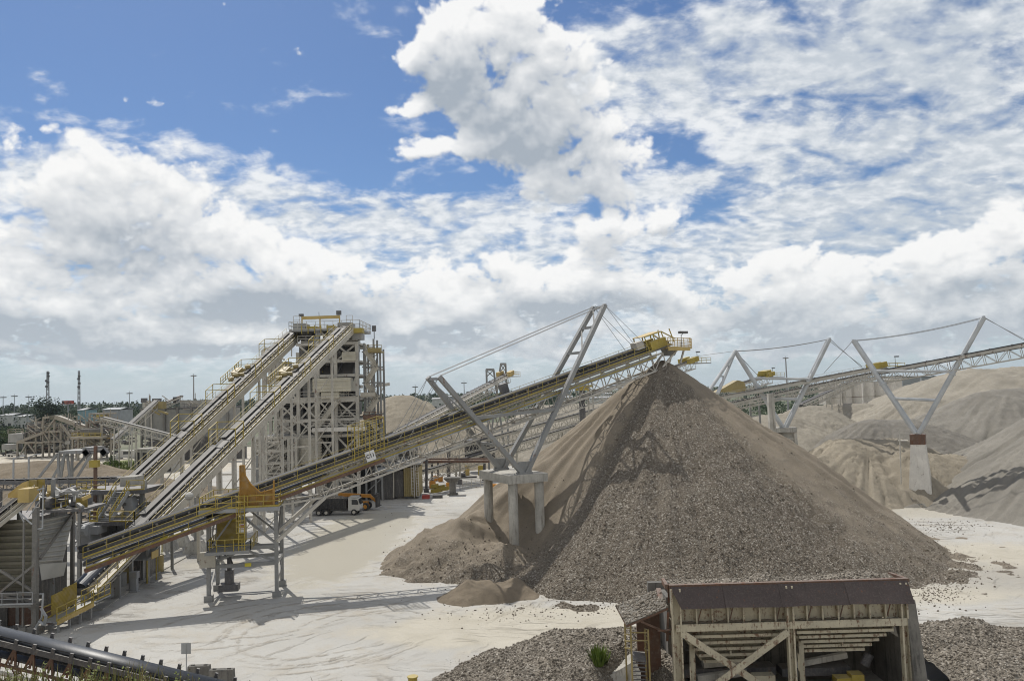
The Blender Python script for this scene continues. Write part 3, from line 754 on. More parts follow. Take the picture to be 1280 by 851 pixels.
def conveyor(label, A, B, w=1.2, group=None, tr=(2.2, 2.4), steel='white_steel', walk=(), railm='yellow_paint', cover=None, idler=1.8, t0=None, legs=(), legw=.3, name='belt_conveyor', frame_h=.35, sep_idlers=False, pulley=True, beam=None, cat='conveyor', walkw=.85):
    fr = Fr(A, B); T = thing(name, label, cat, (fr.A.x, fr.A.y, fr.A.z), 0, group); L = fr.L
    m = MB(); fr.ext(m, [(-w/2, .14), (-w/4, 0), (w/4, 0), (w/2, .14), (w/2, .18), (w/4, .04), (-w/4, .04), (-w/2, .18)], 0, L)
    m.build('belt', 'rubber_belt', T)
    m = MB(); m.box(fr(L/2, 0, -.55), (L, w*.9, .03), (fr.u, fr.a, fr.n)); m.build('return_belt', 'rubber_belt', T)
    m = MB()
    for s in (-1, 1): m.box(fr(L/2, s*(w/2+.12), -frame_h/2), (L, .10, frame_h), (fr.u, fr.a, fr.n))
    m.build('stringer', beam or steel, T)
    n = int(L/idler); mm = MB()
    for i in range(n):
        t = (i+.5)*L/n; m = MB() if sep_idlers else mm
        m.bar(fr(t, -w/4, -.07), fr(t, w/4, -.07), .11); m.bar(fr(t, w/4, -.07), fr(t, w/2+.1, .10), .10); m.bar(fr(t, -w/4, -.07), fr(t, -w/2-.1, .10), .10)
        for s in (-1, 1): m.bar(fr(t, s*(w/2+.14), -.05), fr(t, s*(w/2+.14), .24), .09, .2, fr.u)
        if sep_idlers: m.build('idler', 'dark_steel', T)
    if not sep_idlers:
        for s in (-1, 1): mm.box(fr(L/2, s*(w/2+.14), -.06), (L, .06, .05), (fr.u, fr.a, fr.n))
        for s in (0,): mm.box(fr(L/2, 0, -.13), (L, .05, .05), (fr.u, fr.a, fr.n))
        mm.build('roller_bed', 'dark_steel', T)
    if pulley:
        m = MB(); m.tube(fr(L, -w/2-.15, -.2), fr(L, w/2+.15, -.2), .33, 12); m.tube(fr(0, -w/2-.15, -.2), fr(0, w/2+.15, -.2), .28, 12); m.build('pulley', 'dark_steel', T)
    if tr:
        a0 = t0 if t0 is not None else 0.3
        m = MB(); truss(m, fr, a0, L-.3, w+.35, -frame_h-.06, -frame_h-tr[0], tr[1]); m.build('truss', steel, T)
    for s in walk:
        m = MB(); m.box(fr(L/2, s*(w/2+.225+walkw/2), -.42), (L, walkw, .06), (fr.u, fr.a, fr.n)); m.box(fr(L/2, s*(w/2+.24+walkw), -.47), (L, .06, .2), (fr.u, fr.a, fr.n)); m.build('walkway', beam or steel, T)
        m = MB(); rail(m, fr, .2, L-.2, s*(w/2+.2+walkw), -.38); m.build('handrail', railm, T)
    if cover:
        m = MB(); prof = [(math.cos(R(i*18))*(w/2+.12), .12+math.sin(R(i*18))*(w/2*.75)) for i in range(11)]
        fr.ext(m, prof, cover[0], cover[1]); m.build('belt_cover', cover[2], T, smooth=False)
    for t, zg, sp in legs:
        for s in (-1, 1):
            m = MB(); p = fr(t, s*(w/2+.1), -frame_h-(tr[0] if tr else 0)); q = Vector((p.x, p.y, zg))+fr.a*s*sp; m.bar(q, p, legw, legw, fr.u)
            m.box(q+Vector((0, 0, .12)), (legw*2.2, legw*2.2, .28)); m.build('leg', steel, T)
        H = fr(t).z-zg
        for k in (.25, .5, .75):
            m = MB()
            p1, p2 = [Vector((fr(t, s*(w/2+.1)).x, fr(t, s*(w/2+.1)).y, 0))+fr.a*s*sp*(1-k) for s in (-1, 1)]
            m.bar(p1+Vector((0, 0, zg+H*k*.85)), p2+Vector((0, 0, zg+H*k*.85)), legw*.5); m.build('cross_brace', steel, T)
    return T, fr
def cable(name, T, p, q, r=.035, sag=.0, mat='far_steel'):
    m = MB(); n = 10 if sag else 1
    pts = [Vector(p).lerp(Vector(q), i/n)-Vector((0, 0, 4*sag*(i/n)*(1-i/n))) for i in range(n+1)]
    m.path(pts, r, 5); return m.build(name, mat, T)
def stacker_head(T, fr, w, scale=1., mat='yellow_paint', lamp=True, box=True):
    """drive head with guarded platform at the end of a stacker"""
    L = fr.L
    m = MB()
    for s in (-1, 1): m.box(fr(L-1.2*scale, s*(w/2+.75*scale), .25*scale), (2.6*scale, .9*scale, 1.0*scale), (fr.u, fr.a, fr.n))
    m.build('drive_guard', mat, T)
    m = MB(); c = fr(L+.3*scale, 0, -.75*scale)
    U = Vector((fr.u.x, fr.u.y, 0)).normalized(); A = fr.a; Z = Vector((0, 0, 1))
    m.box(c+U*.6*scale, (4.2*scale, w+3.0*scale, .16), (U, A, Z)); m.build('head_platform', 'grey_steel', T)
    m = MB()
    for s in (-1, 1):
        for k in range(4): 
            p = c+U*(-1.4+k*1.36)*scale+A*s*(w/2+1.45*scale); m.bar(p, p+Z*1.1*scale, .07*scale)
        for h in (.55, 1.1): m.bar(c+U*-1.4*scale+A*s*(w/2+1.45*scale)+Z*h*scale, c+U*2.68*scale+A*s*(w/2+1.45*scale)+Z*h*scale, .07*scale)
    for h in (.55, 1.1): m.bar(c+U*2.68*scale-A*(w/2+1.45*scale)+Z*h*scale, c+U*2.68*scale+A*(w/2+1.45*scale)+Z*h*scale, .07*scale)
    m.build('handrail', mat, T)
    if lamp:
        m = MB(); p = c+U*2.6*scale-A*(w/2+1.2*scale); m.tube(p, p+Z*2.3*scale, .05*scale, 6); m.box(p+Z*2.4*scale+U*.3*scale, (.8*scale, .4*scale, .22*scale)); m.build('floodlight', 'dark_steel', T)
def vtrestle(label, base, ud, tips, wb=3.1, wl=1.8, wr=1.3, arm=.62, mat='grey_steel', pier='cap', zc=9.5, zg=0., group='V-shaped stacker trestles', braces=(.46,), tube=False, cap=(5.0, 8.4, .95), rungs=True, colz=None):
    """two pairs of steel arms spreading up from a pier; tips = (along, height) for the rear and the front pair"""
    u = Vector((ud[0], ud[1], 0)).normalized(); a = Vector((u.y, -u.x, 0)); base = Vector(base)
    T = thing('stacker_trestle', label, 'trestle', (base.x, base.y, zg), 0, group); Z = Vector((0, 0, 1))
    tp = {}
    for k, (s, h) in enumerate(tips):
        wt = (wl, wr)[k]
        for sd in (-1, 1):
            p = base+a*sd*wb+u*(.35 if k else -.35)*arm; q = Vector((base.x, base.y, 0))+u*s+a*sd*wt+Z*h; tp[k, sd] = q
            m = MB()
            if tube: m.tube(p, q, arm*.5, 10); m.tube(p.lerp(q, .52)-(q-p).normalized()*.12, p.lerp(q, .52)+(q-p).normalized()*.12, arm*.72, 10)
            else: m.bar(p, q, arm*.8, arm, a)
            m.build('arm', mat, T)
        m = MB(); P0 = [base+a*sd*wb for sd in (-1, 1)]; Q0 = [tp[k, sd] for sd in (-1, 1)]
        if rungs:
            fr_ = (.99, .86, .70) if k else (.98, .3)
            pr = None
            for f in fr_:
                c1, c2 = P0[0].lerp(Q0[0], f), P0[1].lerp(Q0[1], f); m.bar(c1, c2, arm*.5)
                if pr and f < .95: m.bar(pr[0], c2, arm*.3)
                pr = (c1, c2)
        else: m.bar(Q0[0], Q0[1], arm*.55); m.build('crosspiece', mat, T); m = MB(); m.bar(P0[0].lerp(Q0[0], .6), P0[1].lerp(Q0[1], .6), arm*.5)
        m.build('crosspiece', mat, T)
    for f in braces:
        for sd in (-1, 1):
            c1, c2 = (base+a*sd*wb).lerp(tp[0, sd], f[0]), (base+a*sd*wb).lerp(tp[1, sd], f[1]); m = MB()
            if tube: m.tube(c1, c2, arm*.3, 8)
            else: m.bar(c1, c2, arm*.6, arm*.6)
            m.build('brace', mat, T)
    if pier == 'cap':
        m = MB(); m.box((base.x, base.y, zc+cap[2]/2), cap, (u, a, Z)); m.build('pile_cap', 'concrete', T)
        for i in (-1, 1):
            for j in (-1, 1):
                c = Vector((base.x, base.y, 0))+u*i*(cap[0]/2-.8)+a*j*(cap[1]/2-.8); m = MB(); m.tube(c+Z*zg, c+Z*(zc+.02), .55, 16); m.build('column', 'concrete', T, smooth=False)
        for sd in (-1, 1):
            m = MB(); m.box(base+a*sd*wb-Z*.05, (1.7, 1.0, .5), (u, a, Z)); m.prism([base+a*(sd*wb-.06)+u*-1.0-Z*.2, base+a*(sd*wb-.06)+u*1.0-Z*.2, base+a*(sd*wb-.06)+u*.8+Z*1.4, base+a*(sd*wb-.06)+u*-.8+Z*1.4], a*.12); m.build('base_plate', mat, T)
    return T, tp

# ---- the big stacker over the gravel cone
HEAD = Vector((20.2, 104.7, 26.0)); TAIL = Vector((-40.9, 74.3, 6.15))
STK, fs_ = conveyor('long stacker conveyor with black belt cover and yellow handrails feeding the gravel cone', TAIL, HEAD, 1.3, tr=None, steel='white_steel',
    walk=(1,), cover=(0, 66.5, 'black_cover'), beam='dark_steel', idler=1.5, name='stacker_conveyor', legs=(), sep_idlers=True)
L_ = fs_.L
def at_px(px):       # distance along the belt where it crosses the measured column
    lo, hi = 0, L_
    for _ in range(40):
        mid = (lo+hi)/2; p = fs_(mid)-CAM; x = 640+F*p.dot(rt)/p.dot(fw)
        lo, hi = (mid, hi) if x < px else (lo, mid)
    return lo
ta = at_px(392)
m = MB(); ts = truss(m, fs_, ta, L_-1.5, 2.6, -1.15, -3.1, 2.0, .2, .10); 
m.build('truss', 'white_steel', STK)
m = MB(); fs_.ext(m, [(-1.2, -.95), (-1.2, -1.15), (1.2, -1.15), (1.2, -.95)], 0, ta+1); m.build('deck_plate', 'dark_steel', STK)
m = MB(); rail(m, fs_, .2, L_-3, 1.75, -1.35, 2.2, .9); m.build('lower_handrail', 'yellow_paint', STK)
tk = at_px(470)
m = MB(); m.box(fs_(tk/2, 1.5, -1.42), (tk, .7, .12), (fs_.u, fs_.a, fs_.n)); m.box(fs_(tk/2, 1.86, -1.5), (tk, .1, .34), (fs_.u, fs_.a, fs_.n)); m.build('service_walkway', 'rust_steel', STK)
m = MB(); m.box(fs_((tk+L_-3)/2, 1.5, -1.42), (L_-3-tk-.1, .7, .1), (fs_.u, fs_.a, fs_.n)); m.build('upper_walkway', 'galvanised_steel', STK)
m = MB(); rail(m, fs_, ta-2, L_-2, -1.72, -.38, 2.2); m.build('handrail', 'yellow_paint', STK)
# prop from the near tower
for sd in (-1, 1):
    m = MB(); q = fs_(ta, sd*1.3, -3.1); p = P(346 if sd > 0 else 343, 676 if sd > 0 else 668, 79.6 if sd > 0 else 83); m.bar(p, q, .34); m.build('prop', 'white_steel', STK)
m = MB()
for i in range(7):
    t = ta-10+i*1.6; 
    for sd in (-1, 1): m.bar(fs_(t, sd*1.25, -1.2), fs_(t+1.2, sd*1.25, -2.6 if i > 1 else -1.9), .1)
m.bar(fs_(ta-9, 1.3, -1.3), fs_(ta, 1.3, -3.1), .2); m.bar(fs_(ta-9, -1.3, -1.3), fs_(ta, -1.3, -3.1), .2); m.build('truss_nose', 'white_steel', STK)
# drive head
U = Vector((fs_.u.x, fs_.u.y, 0)).normalized(); A = fs_.a; Z = Vector((0, 0, 1))
hc = fs_(L_, 0, -1.0)
m = MB(); m.prism([hc+U*-1.2+A*-2.2, hc+U*-1.2+A*2.2, hc+U*2.4+A*2.2, hc+U*3.5+A*1.2, hc+U*3.9, hc+U*3.5-A*1.2, hc+U*2.4-A*2.2], Z*.16); m.prism([hc+U*-1.2+A*2.2+Z*.17, hc+U*2.4+A*2.2+Z*.17, hc+U*2.4+A*2.26+Z*.17, hc+U*-1.2+A*2.26+Z*.17], Z*-.5); m.build('head_platform', 'pale_yellow_paint', STK)
m = MB(); rim = [hc+U*-1.2+A*2.2, hc+U*.4+A*2.2, hc+U*2.4+A*2.2, hc+U*3.5+A*1.2, hc+U*3.9, hc+U*3.5-A*1.2, hc+U*2.4-A*2.2, hc+U*.4-A*2.2, hc+U*-1.2-A*2.2]
for i, p in enumerate(rim):
    m.bar(p, p+Z*1.35, .08)
    if i: 
        for h in (.45, .9, 1.35): m.bar(rim[i-1]+Z*h, p+Z*h, .07)
        m.bar((rim[i-1]+p)/2, (rim[i-1]+p)/2+Z*1.35, .06)
m.build('platform_railing', 'pale_yellow_paint', STK)
m = MB()
for sd in (-1, 1):
    m.box(fs_(L_-2.0, sd*1.35, .3), (2.6, .7, 1.0), (fs_.u, fs_.a, fs_.n))
    for t in (L_-3.6, L_-2.2, L_-.8, L_+.6): m.bar(fs_(t, sd*1.5, -.3), fs_(t, sd*1.2, 1.6), .13)
    m.bar(fs_(L_-3.6, sd*1.2, 1.6), fs_(L_-.8, sd*1.2, 1.6), .13); m.bar(fs_(L_-.8, sd*1.2, 1.6), fs_(L_+.9, sd*1.5, .1), .13)
m.build('drive_guard', 'yellow_paint', STK)
m = MB(); m.box(fs_(L_-2.4, 0, 1.66), (3.0, 2.3, .08), (fs_.u, fs_.a, fs_.n)); m.build('head_roof', 'pale_yellow_paint', STK)
m = MB(); m.box(fs_(L_-4.6, .6, .75), (1.2, 1.3, 1.0), (fs_.u, fs_.a, fs_.n)); m.build('drive_motor', 'white_steel', STK)
m = MB(); p = hc+U*3.5-A*.9; m.tube(p, p+Z*2.0, .05, 6); m.bar(p+Z*1.95, p+Z*2.3+U*.5, .06); m.box(p+Z*2.35+U*.35, (1.3, .5, .32), (U, A, Z)); m.build('floodlight', 'dark_steel', STK)
m = MB()
m.loft([hc+U*x+A*y for x, y in ((-.2, -.7), (1.6, -.7), (1.6, .7), (-.2, .7))], [hc+U*x+A*y-Z*.9 for x, y in ((0, -.5), (1.2, -.5), (1.2, .5), (0, .5))]); m.build('discharge_chute', 'grey_steel', STK)
m = MB()
for sd in (-1, 1): m.bar(fs_(L_-3.5, sd*1.2, -3.0), hc+U*-2.4+A*sd*1.2-Z*3.3, .22); m.bar(hc+U*-2.4+A*sd*1.2-Z*3.3, hc+U*1.0+A*sd*1.2-Z*.2, .22); m.bar(hc+U*2.2+A*sd*1.2-Z*.1, hc+U*1.5+A*sd*1.2-Z*1.9, .2)
m.build('head_strut', 'white_steel', STK)
# yellow cage and name board part way up
tc = at_px(436)
m = MB()
for t in (tc, tc+1.7, tc+3.4):
    for aa in (-.9, 1.9): m.bar(fs_(t, aa, -.5), fs_(t, aa, -.5)+Z*3.6, .09)
    m.bar(fs_(t, -.9, -.5)+Z*3.6, fs_(t, 1.9, -.5)+Z*3.6, .09)
for aa in (-.9, 1.9):
    for k in range(7): m.bar(fs_(tc, aa, -.5)+Z*(.3+k*.55), fs_(tc+3.4, aa, -.5)+Z*(.3+k*.55), .06)
    for k in range(9): m.bar(fs_(tc+k*.42, aa, -.5)+Z*.2, fs_(tc+k*.42, aa, -.5)+Z*3.5, .04)
m.build('ladder_cage', 'yellow_paint', STK)
tb = at_px(455)
bc = fs_(tb, 1.92, -.55)
def lettering(txt, size, center, right, up, mat, parent, name='lettering', depth=.015):
    cu = bpy.data.curves.new(name, 'FONT'); cu.body = txt; cu.size = size; cu.align_x = 'CENTER'; cu.align_y = 'CENTER'; cu.extrude = depth; cu.offset = size*.018
    o = bpy.data.objects.new(name, cu); COL.objects.link(o)
    me = bpy.data.meshes.new_from_object(o.evaluated_get(bpy.context.evaluated_depsgraph_get())); bpy.data.objects.remove(o); bpy.data.curves.remove(cu)
    me.name = name; me.materials.clear(); me.materials.append(MATS[mat])
    nn = right.cross(up)
    mt = Matrix.Identity(4)
    for i in range(3): mt[i][0], mt[i][1], mt[i][2], mt[i][3] = right[i], up[i], nn[i], center[i]
    me.transform(wmat(parent).inverted() @ mt)
    o = bpy.data.objects.new(name, me); COL.objects.link(o); o.parent = parent
    return o
m = MB(); m.box(bc, (1.05, .05, 1.05), (fs_.u, fs_.a, fs_.n)); sb = m.build('name_board', 'sign_white', STK)
for k in range(0): pass
sb['label'] = 'square white board marked C11'
lettering('C11', .55, bc+fs_.a*.035, fs_.u, fs_.n, 'letter_black', sb)
sb_ = None
m = MB(); m.box(fs_(at_px(640), -1.6, .9), (.9, .9, 1.5), (fs_.u, fs_.a, fs_.n)); m.build('control_box', 'dark_steel', STK)
m = MB(); wp = fs_(at_px(237), -1.3, -.2); m.bar(wp, wp+Z*1.6, .07); m.ball(wp+Z*1.7, .42, 12); m.build('globe_lamp', 'white_paint', STK)

dirp = (fs_.u.x, fs_.u.y)
TRB = P(636, 592, 94.7); TRB = Vector((fs_(at_px(638)).x, fs_(at_px(638)).y, 10.45))
TR1, tp1 = vtrestle('tall grey steel V trestle on four round concrete columns beside the gravel cone', TRB, dirp, ((-9.8, 21.9), (13.1, 30.6)), braces=((.58, .36),))
for sd in (-1, 1):
    for k in (0, .35): 
        o_ = Vector((k*.6, -k, k*.4)); cable('stay_cable', TR1, tp1[0, sd]+o_, tp1[1, sd]+o_, .035)
    for k in (0, 1.6): cable('stay_cable', TR1, tp1[0, sd], fs_(at_px(505)-k, sd*1.3, -.4), .03)
    for k in (0, 1.5): cable('stay_cable', TR1, tp1[1, sd], fs_(L_-5.2+k, sd*1.4, .3), .03)

# ---- the other stackers
GS = 'stacker conveyors of the yard'
def std_trestle(label, bpx, bpy_, Y, lt, rt_, group='V-shaped stacker trestles', scale=1., YL=None, YR=None, **k):
    b = P(bpx, bpy_, Y); l = P(*lt, YL or Y-3); r = P(*rt_, YR or Y+4)
    d = Vector((r.x-l.x, r.y-l.y, 0)); u = d.normalized()
    sl_ = (Vector((l.x-b.x, l.y-b.y, 0))).dot(u); sr_ = (Vector((r.x-b.x, r.y-b.y, 0))).dot(u)
    return vtrestle(label, b, u, ((sl_, l.z), (sr_, r.z)), group=group, **k)+(u,)
# right hand trestle on the single pier
TR3, tp3, u3 = std_trestle('pale steel V trestle on a single whitewashed pier between the right sand heaps', 1147, 541, 128, (1068, 426), (1230, 397), wb=1.0, wl=1.0, wr=1.0, arm=.72, mat='light_pipe', tube=True, pier=None, braces=((.365, .29), (.66, .54)), zg=3.5, YL=133, YR=123, rungs=False)
b3 = P(1147, 541, 128); a3 = Vector((u3.y, -u3.x, 0))
m = MB(); m.loft([b3+u3*x+a3*y+Z*-1.8 for x, y in ((-1.05, -1.1), (1.05, -1.1), (1.05, 1.1), (-1.05, 1.1))], [b3+u3*x+a3*y+Z*-12.5 for x, y in ((-1.9, -1.9), (1.9, -1.9), (1.9, 1.9), (-1.9, 1.9))]); m.build('pier', 'tank_white', TR3)
m = MB(); m.box(b3+Z*-1.0, (2.2, 2.3, 1.6), (u3, a3, Z)); m.build('slewing_base', 'rust_steel', TR3)
m = MB()
for k in range(2): m.bar(b3-u3*(2.4)+a3*(1.9+k*.5)+Z*.6, b3-u3*(2.6)+a3*(2.3+k*.5)+Z*-8.0, .1)
for k in range(20): m.bar(b3-u3*2.5+a3*(1.9+k*.02)+Z*(.4-k*.42), b3-u3*2.5+a3*(2.5+k*.02)+Z*(.4-k*.42), .06)
m.box(b3-u3*2.0+a3*1.9+Z*-1.1, (1.4, 1.2, .1), (u3, a3, Z)); m.build('access_ladder', 'white_steel', TR3)
C3, f3 = conveyor('pale truss conveyor carried by the right-hand V trestle past the right edge', P(1100, 464, 132), P(1310, 424, 116), 1.1, GS, tr=(1.7, 1.7), idler=3, name='stacker_conveyor', railm='white_steel')
cable('stay_cable', TR3, tp3[0, 1], P(1030, 466, 140), .05); cable('stay_cable', TR3, tp3[0, 1], tp3[1, 1], .05, .5); cable('stay_cable', TR3, tp3[0, -1], tp3[1, -1], .05, .5)
for sd in (-1, 1): cable('stay_cable', TR3, tp3[1, sd], P(1288, 429+sd, 118), .045)
# middle trestle on the caged pier
TR2, tp2, u2 = std_trestle('pale steel V trestle on a caged concrete pier in the middle distance', 980, 534, 150, (919, 439), (1036, 424), wb=1.4, wl=1.2, wr=1.2, arm=.72, mat='light_pipe', tube=True, pier=None, braces=((.37, .32), (.64, .55)), zg=0, YL=152, YR=148, rungs=False)
b2 = P(980, 534, 150); a2 = Vector((u2.y, -u2.x, 0))
m = MB(); m.box(b2+Z*-.4, (4.2, 4.6, .8), (u2, a2, Z)); m.box(b2+Z*-4.6, (2.4, 2.6, 7.4), (u2, a2, Z)); m.box(b2+Z*-8.1, (5, 5.4, .8), (u2, a2, Z)); m.build('pier', 'concrete', TR2)
m = MB()
for i in (-1, 1):
    for j in (-1, 1): m.bar(b2+u2*i*1.7+a2*j*1.9+Z*-.8, b2+u2*i*2.1+a2*j*2.3+Z*-8.4, .5)
for k in range(4):
    for s in (-1, 1): m.bar(b2+u2*-1.9+a2*2.1*s+Z*(-2-k*1.7), b2+u2*1.9+a2*2.1*s+Z*(-2-k*1.7), .2); m.bar(b2+u2*1.9*s+a2*-2.1+Z*(-2-k*1.7), b2+u2*1.9*s+a2*2.1+Z*(-2-k*1.7), .2)
m.build('pier_cage', 'white_steel', TR2)
for sd in (-1, 1):      # back legs running down from the rear tips
    m = MB(); q = tp2[0, sd]; e = P(884 if sd > 0 else 897, 492, 146); m.tube(q, e, .33, 8); m.build('back_leg', 'light_pipe', TR2)
m = MB(); 
for f in (.35, .6): m.tube(tp2[0, 1].lerp(P(884, 492, 146), f), tp2[0, -1].lerp(P(897, 492, 146), f), .16, 6)
m.build('crosspiece', 'light_pipe', TR2)
C2, f2 = conveyor('pale truss conveyor through the middle V trestle ending at a yellow drive box', P(862, 503, 150), P(1104, 457, 148), 1.2, GS, tr=(1.9, 1.8), idler=2.2, name='stacker_conveyor', walk=(1,), railm='white_steel')
stacker_head(C2, f2, 1.2, 1.0)
C2b, f2b = conveyor('lower parallel conveyor running behind the caged pier', P(868, 513, 158), P(1090, 466, 172), 1.2, GS, tr=(1.2, 1.8), idler=2.2, name='belt_conveyor')
cable('stay_cable', TR2, tp2[0, 1], P(864, 446, 175), .05); cable('stay_cable', TR2, tp2[0, 1], tp2[1, 1], .05, .4); cable('stay_cable', TR2, tp2[0, -1], tp2[1, -1], .05, .4)
for sd in (-1, 1): cable('stay_cable', TR2, tp2[1, sd], P(1078, 459+sd, 149), .05); cable('stay_cable', TR2, tp2[0, sd], P(948, 470, 152), .04)
m = MB(); q0 = P(963, 492, 138); m.box(((q0.x), q0.y, q0.z/2), (1.0, 1.0, q0.z)); o = m.build('concrete_post', 'concrete'); tag(o, 'square concrete post left of the caged pier', 'post')
m = MB(); q0 = P(943, 500, 165)
for k in (-1, 1): m.bar((q0.x+k*1.2, 165, 0), (q0.x+k*.9, 165, q0.z), .35)
for k in range(4): m.bar((q0.x-1.1, 165, q0.z*(.2+k*.22)), (q0.x+1.1, 165, q0.z*(.2+k*.22)), .2)
tag(m.build('steel_bent', 'grey_steel'), 'narrow grey steel bent under the middle conveyor by the cone', 'support frame')
# slim stacker whose yellow head shows above the cone
C4, f4 = conveyor('slim lattice conveyor behind the cone with yellow head left of the middle trestle', P(640, 526, 165), P(866, 450, 196), 1.1, GS, tr=(1.8, 1.8), idler=2.5, name='stacker_conveyor', railm='white_steel')
stacker_head(C4, f4, 1.1, 1.25)
m = MB(); p0 = P(727, 487, 176)
m.box((p0.x, p0.y, p0.z/2), (1.3, 1.0, p0.z)); m.build('support_post', 'dark_steel', C4)
m = MB(); p0 = P(727, 481, 176); m.box((p0.x, p0.y, p0.z-.3), (5, 2.4, .5)); m.box((p0.x, p0.y, p0.z-.9), (3, 2, .7)); m.build('support_head', 'yellow_paint', C4)
for i, (t_, q_) in enumerate((((772, 472), (788, 500)), ((786, 468), (806, 498)))):
    for sd in (-1.2, 1.2): 
        m = MB(); a_ = P(*t_, 183); b4 = P(*q_, 186); m.bar(a_+Vector((0, sd, 0)), Vector((b4.x, b4.y+sd*1.5, b4.z-10)), .4); m.build('leg', 'white_steel', C4)
for k in range(3): m = MB(); m.bar(P(774+k*5, 478+k*8, 184), P(789+k*6, 474+k*8, 184), .2); m.build('cross_brace', 'white_steel', C4)
for q_ in ((735, 487), (741, 490)): 
    m = MB(); p0 = P(*q_, 178); m.bar((p0.x, p0.y, 0), p0, .35); m.build('leg', 'white_steel', C4)
# conveyor with yellow head between the middle trestle and the lamp mast
C5, f5 = conveyor('short conveyor with two yellow drive boxes beyond the middle trestle', P(868, 496, 188), P(962, 468, 200), 1.2, GS, tr=(1.8, 1.9), idler=2.5, name='stacker_conveyor', railm='white_steel')
stacker_head(C5, f5, 1.2, 1.0)
m = MB(); m.box(f5(f5.L-1.5, 0, .7), (2.0, 2.6, 1.2), (f5.u, f5.a, f5.n)); m.build('drive_housing', 'yellow_paint', C5)
m = MB(); p0 = P(917, 484, 180); m.prism([p0+Vector((-4, 0, -1)), p0+Vector((3, 0, -1.2)), p0+Vector((2.5, 0, 1.2)), p0+Vector((1, 0, 1.6))], (0, 4, 0)); tag(m.build('transfer_hood', 'olive_bale'), 'yellowish sheet hood over a transfer point left of the caged pier', 'hood')
C6, f6 = conveyor('low walkway conveyor climbing to the silos from the caged pier', P(1000, 505, 205), P(1078, 470, 262), 1.3, GS, tr=(1.4, 2.0), idler=3, name='belt_conveyor', railm='white_steel', legs=((12, 0, 0), (28, 0, 0), (44, 0, 0)))
C7, f7 = conveyor('upper gallery conveyor on top of the silos', P(1065, 473, 262), P(1126, 470, 266), 1.2, GS, tr=(.8, 2.0), idler=3, name='belt_conveyor')
# far stacker with two portal frames behind the main one
C8, f8 = conveyor('far white lattice conveyor with two portal masts left of the tall trestle', P(470, 552, 150), P(634, 467, 215), 1.3, GS, tr=(2.0, 2.0), idler=2.4, name='stacker_conveyor', walk=(1,), railm='white_steel')
stacker_head(C8, f8, 1.3, 1.2, 'pale_yellow_paint', False)
for (x0, x1, yt, xa, xb, yb, Y) in ((608, 617, 462, 609, 622, 498, 205), (626, 632, 455, 622, 633, 484, 214)):
    M_ = thing('portal_mast', 'grey portal mast over the far conveyor, ' + ('the lower of the two' if x0 == 608 else 'the taller one nearest its head'), 'mast', (P(x0, yb, Y).x, Y, 0), 0, 'portal masts of the far conveyor')
    for (xt, xg, dy) in ((x0, xa, 0), (x1, xb, 1.5)):
        m = MB(); a_, b_2 = P(xt, yt, Y+dy), P(xg, yb, Y+dy); e = b_2+(b_2-a_)*(b_2.z/(a_.z-b_2.z)); m.bar(e, a_, .5); m.build('leg', 'grey_steel', M_)
    m = MB(); m.bar(P(x0, yt, Y), P(x1, yt, Y+1.5), .6); m.bar(P(x0, yt+9, Y), P(x1-.5, yt+1, Y), .25); m.bar(P(x0, yt+1, Y), P(x1, yt+9, Y), .25); m.bar(P(xa, yb-3, Y), P(xb, yb, Y+1), .3); m.build('crosspiece', 'grey_steel', M_)
# two low parallel conveyors
for i, (a_, b_2, lab) in enumerate((((470, 585, 168), (760, 507, 205), 'upper of the two low lattice conveyors behind the concrete columns'), ((470, 606, 162), (748, 523, 200), 'lower of the two low lattice conveyors behind the concrete columns'))):
    Tq, fq = conveyor(lab, P(*a_), P(*b_2), 1.2, 'low parallel conveyors', tr=(1.8, 1.9), idler=1.7, legs=((20, 0, .3), (36, 0, .3), (50, 0, .3), (64, 0, .3)), steel='beige_steel')
# ------------------------------------------------------------------ near steel tower under the big stacker
def gpt(px, py): q = G(px, py); return Vector((q.x, q.y, 0))
t_fl, t_fr, t_bl, t_br = gpt(261, 751), gpt(346, 745), gpt(275, 737), gpt(339, 731)
uT = (t_fr-t_fl).normalized(); vT = Vector((-uT.y, uT.x, 0)); WT = (t_fr-t_fl).length; DT = 4.6
TW = thing('drive_tower', 'grey steel tower on four posts with amber guards under the long stacker conveyor', 'tower', tuple(t_fl), 0)
def tw(a, b, z): return t_fl+uT*a+vT*b+Z*z
AX = (uT, vT, Z)
HT = 8.9; LT = 5.0
for a in (0, WT):
    for b in (0, DT):
        m = MB(); m.box(tw(a, b, HT/2), (.36, .36, HT), AX); m.box(tw(a, b, .3), (.8, .8, .6), AX); m.build('post', 'grey_steel', TW)
for z in (HT, 3.35):
    m = MB()
    for b in (0, DT): m.box(tw(WT/2, b, z), (WT+.3, .3, .42 if z > 5 else .36), AX)
    for a in (0, WT): m.box(tw(a, DT/2, z+.003), (.29, DT-.3, .4 if z > 5 else .34), AX)
    m.build('ring_beam', 'grey_steel', TW)
m = MB(); m.box(tw(WT*.5, 0, LT), (WT-.4, .26, .34), AX); m.box(tw(WT*.32, .35, LT+.05), (WT*.62, 4.5, .12), AX); m.box(tw(WT*.32, -1.9, LT-.05), (WT*.64, .1, .3), AX); m.box(tw(WT/2, DT, 4.4), (WT-.4, .24, .3), AX); m.build('low_platform', 'grey_steel', TW)
m = MB()
for b in (0, DT):
    m.bar(tw(.2, b, 3.6), tw(WT*.52, b, LT-.1), .2); m.bar(tw(WT*.55, b, LT-.2), tw(WT-.1, b, 3.5), .2); m.bar(tw(WT*.42, b, HT-.3), tw(WT-.1, b, LT+.4), .2); m.bar(tw(.2, b, LT+.2), tw(WT*.42, b, HT-.2), .17)
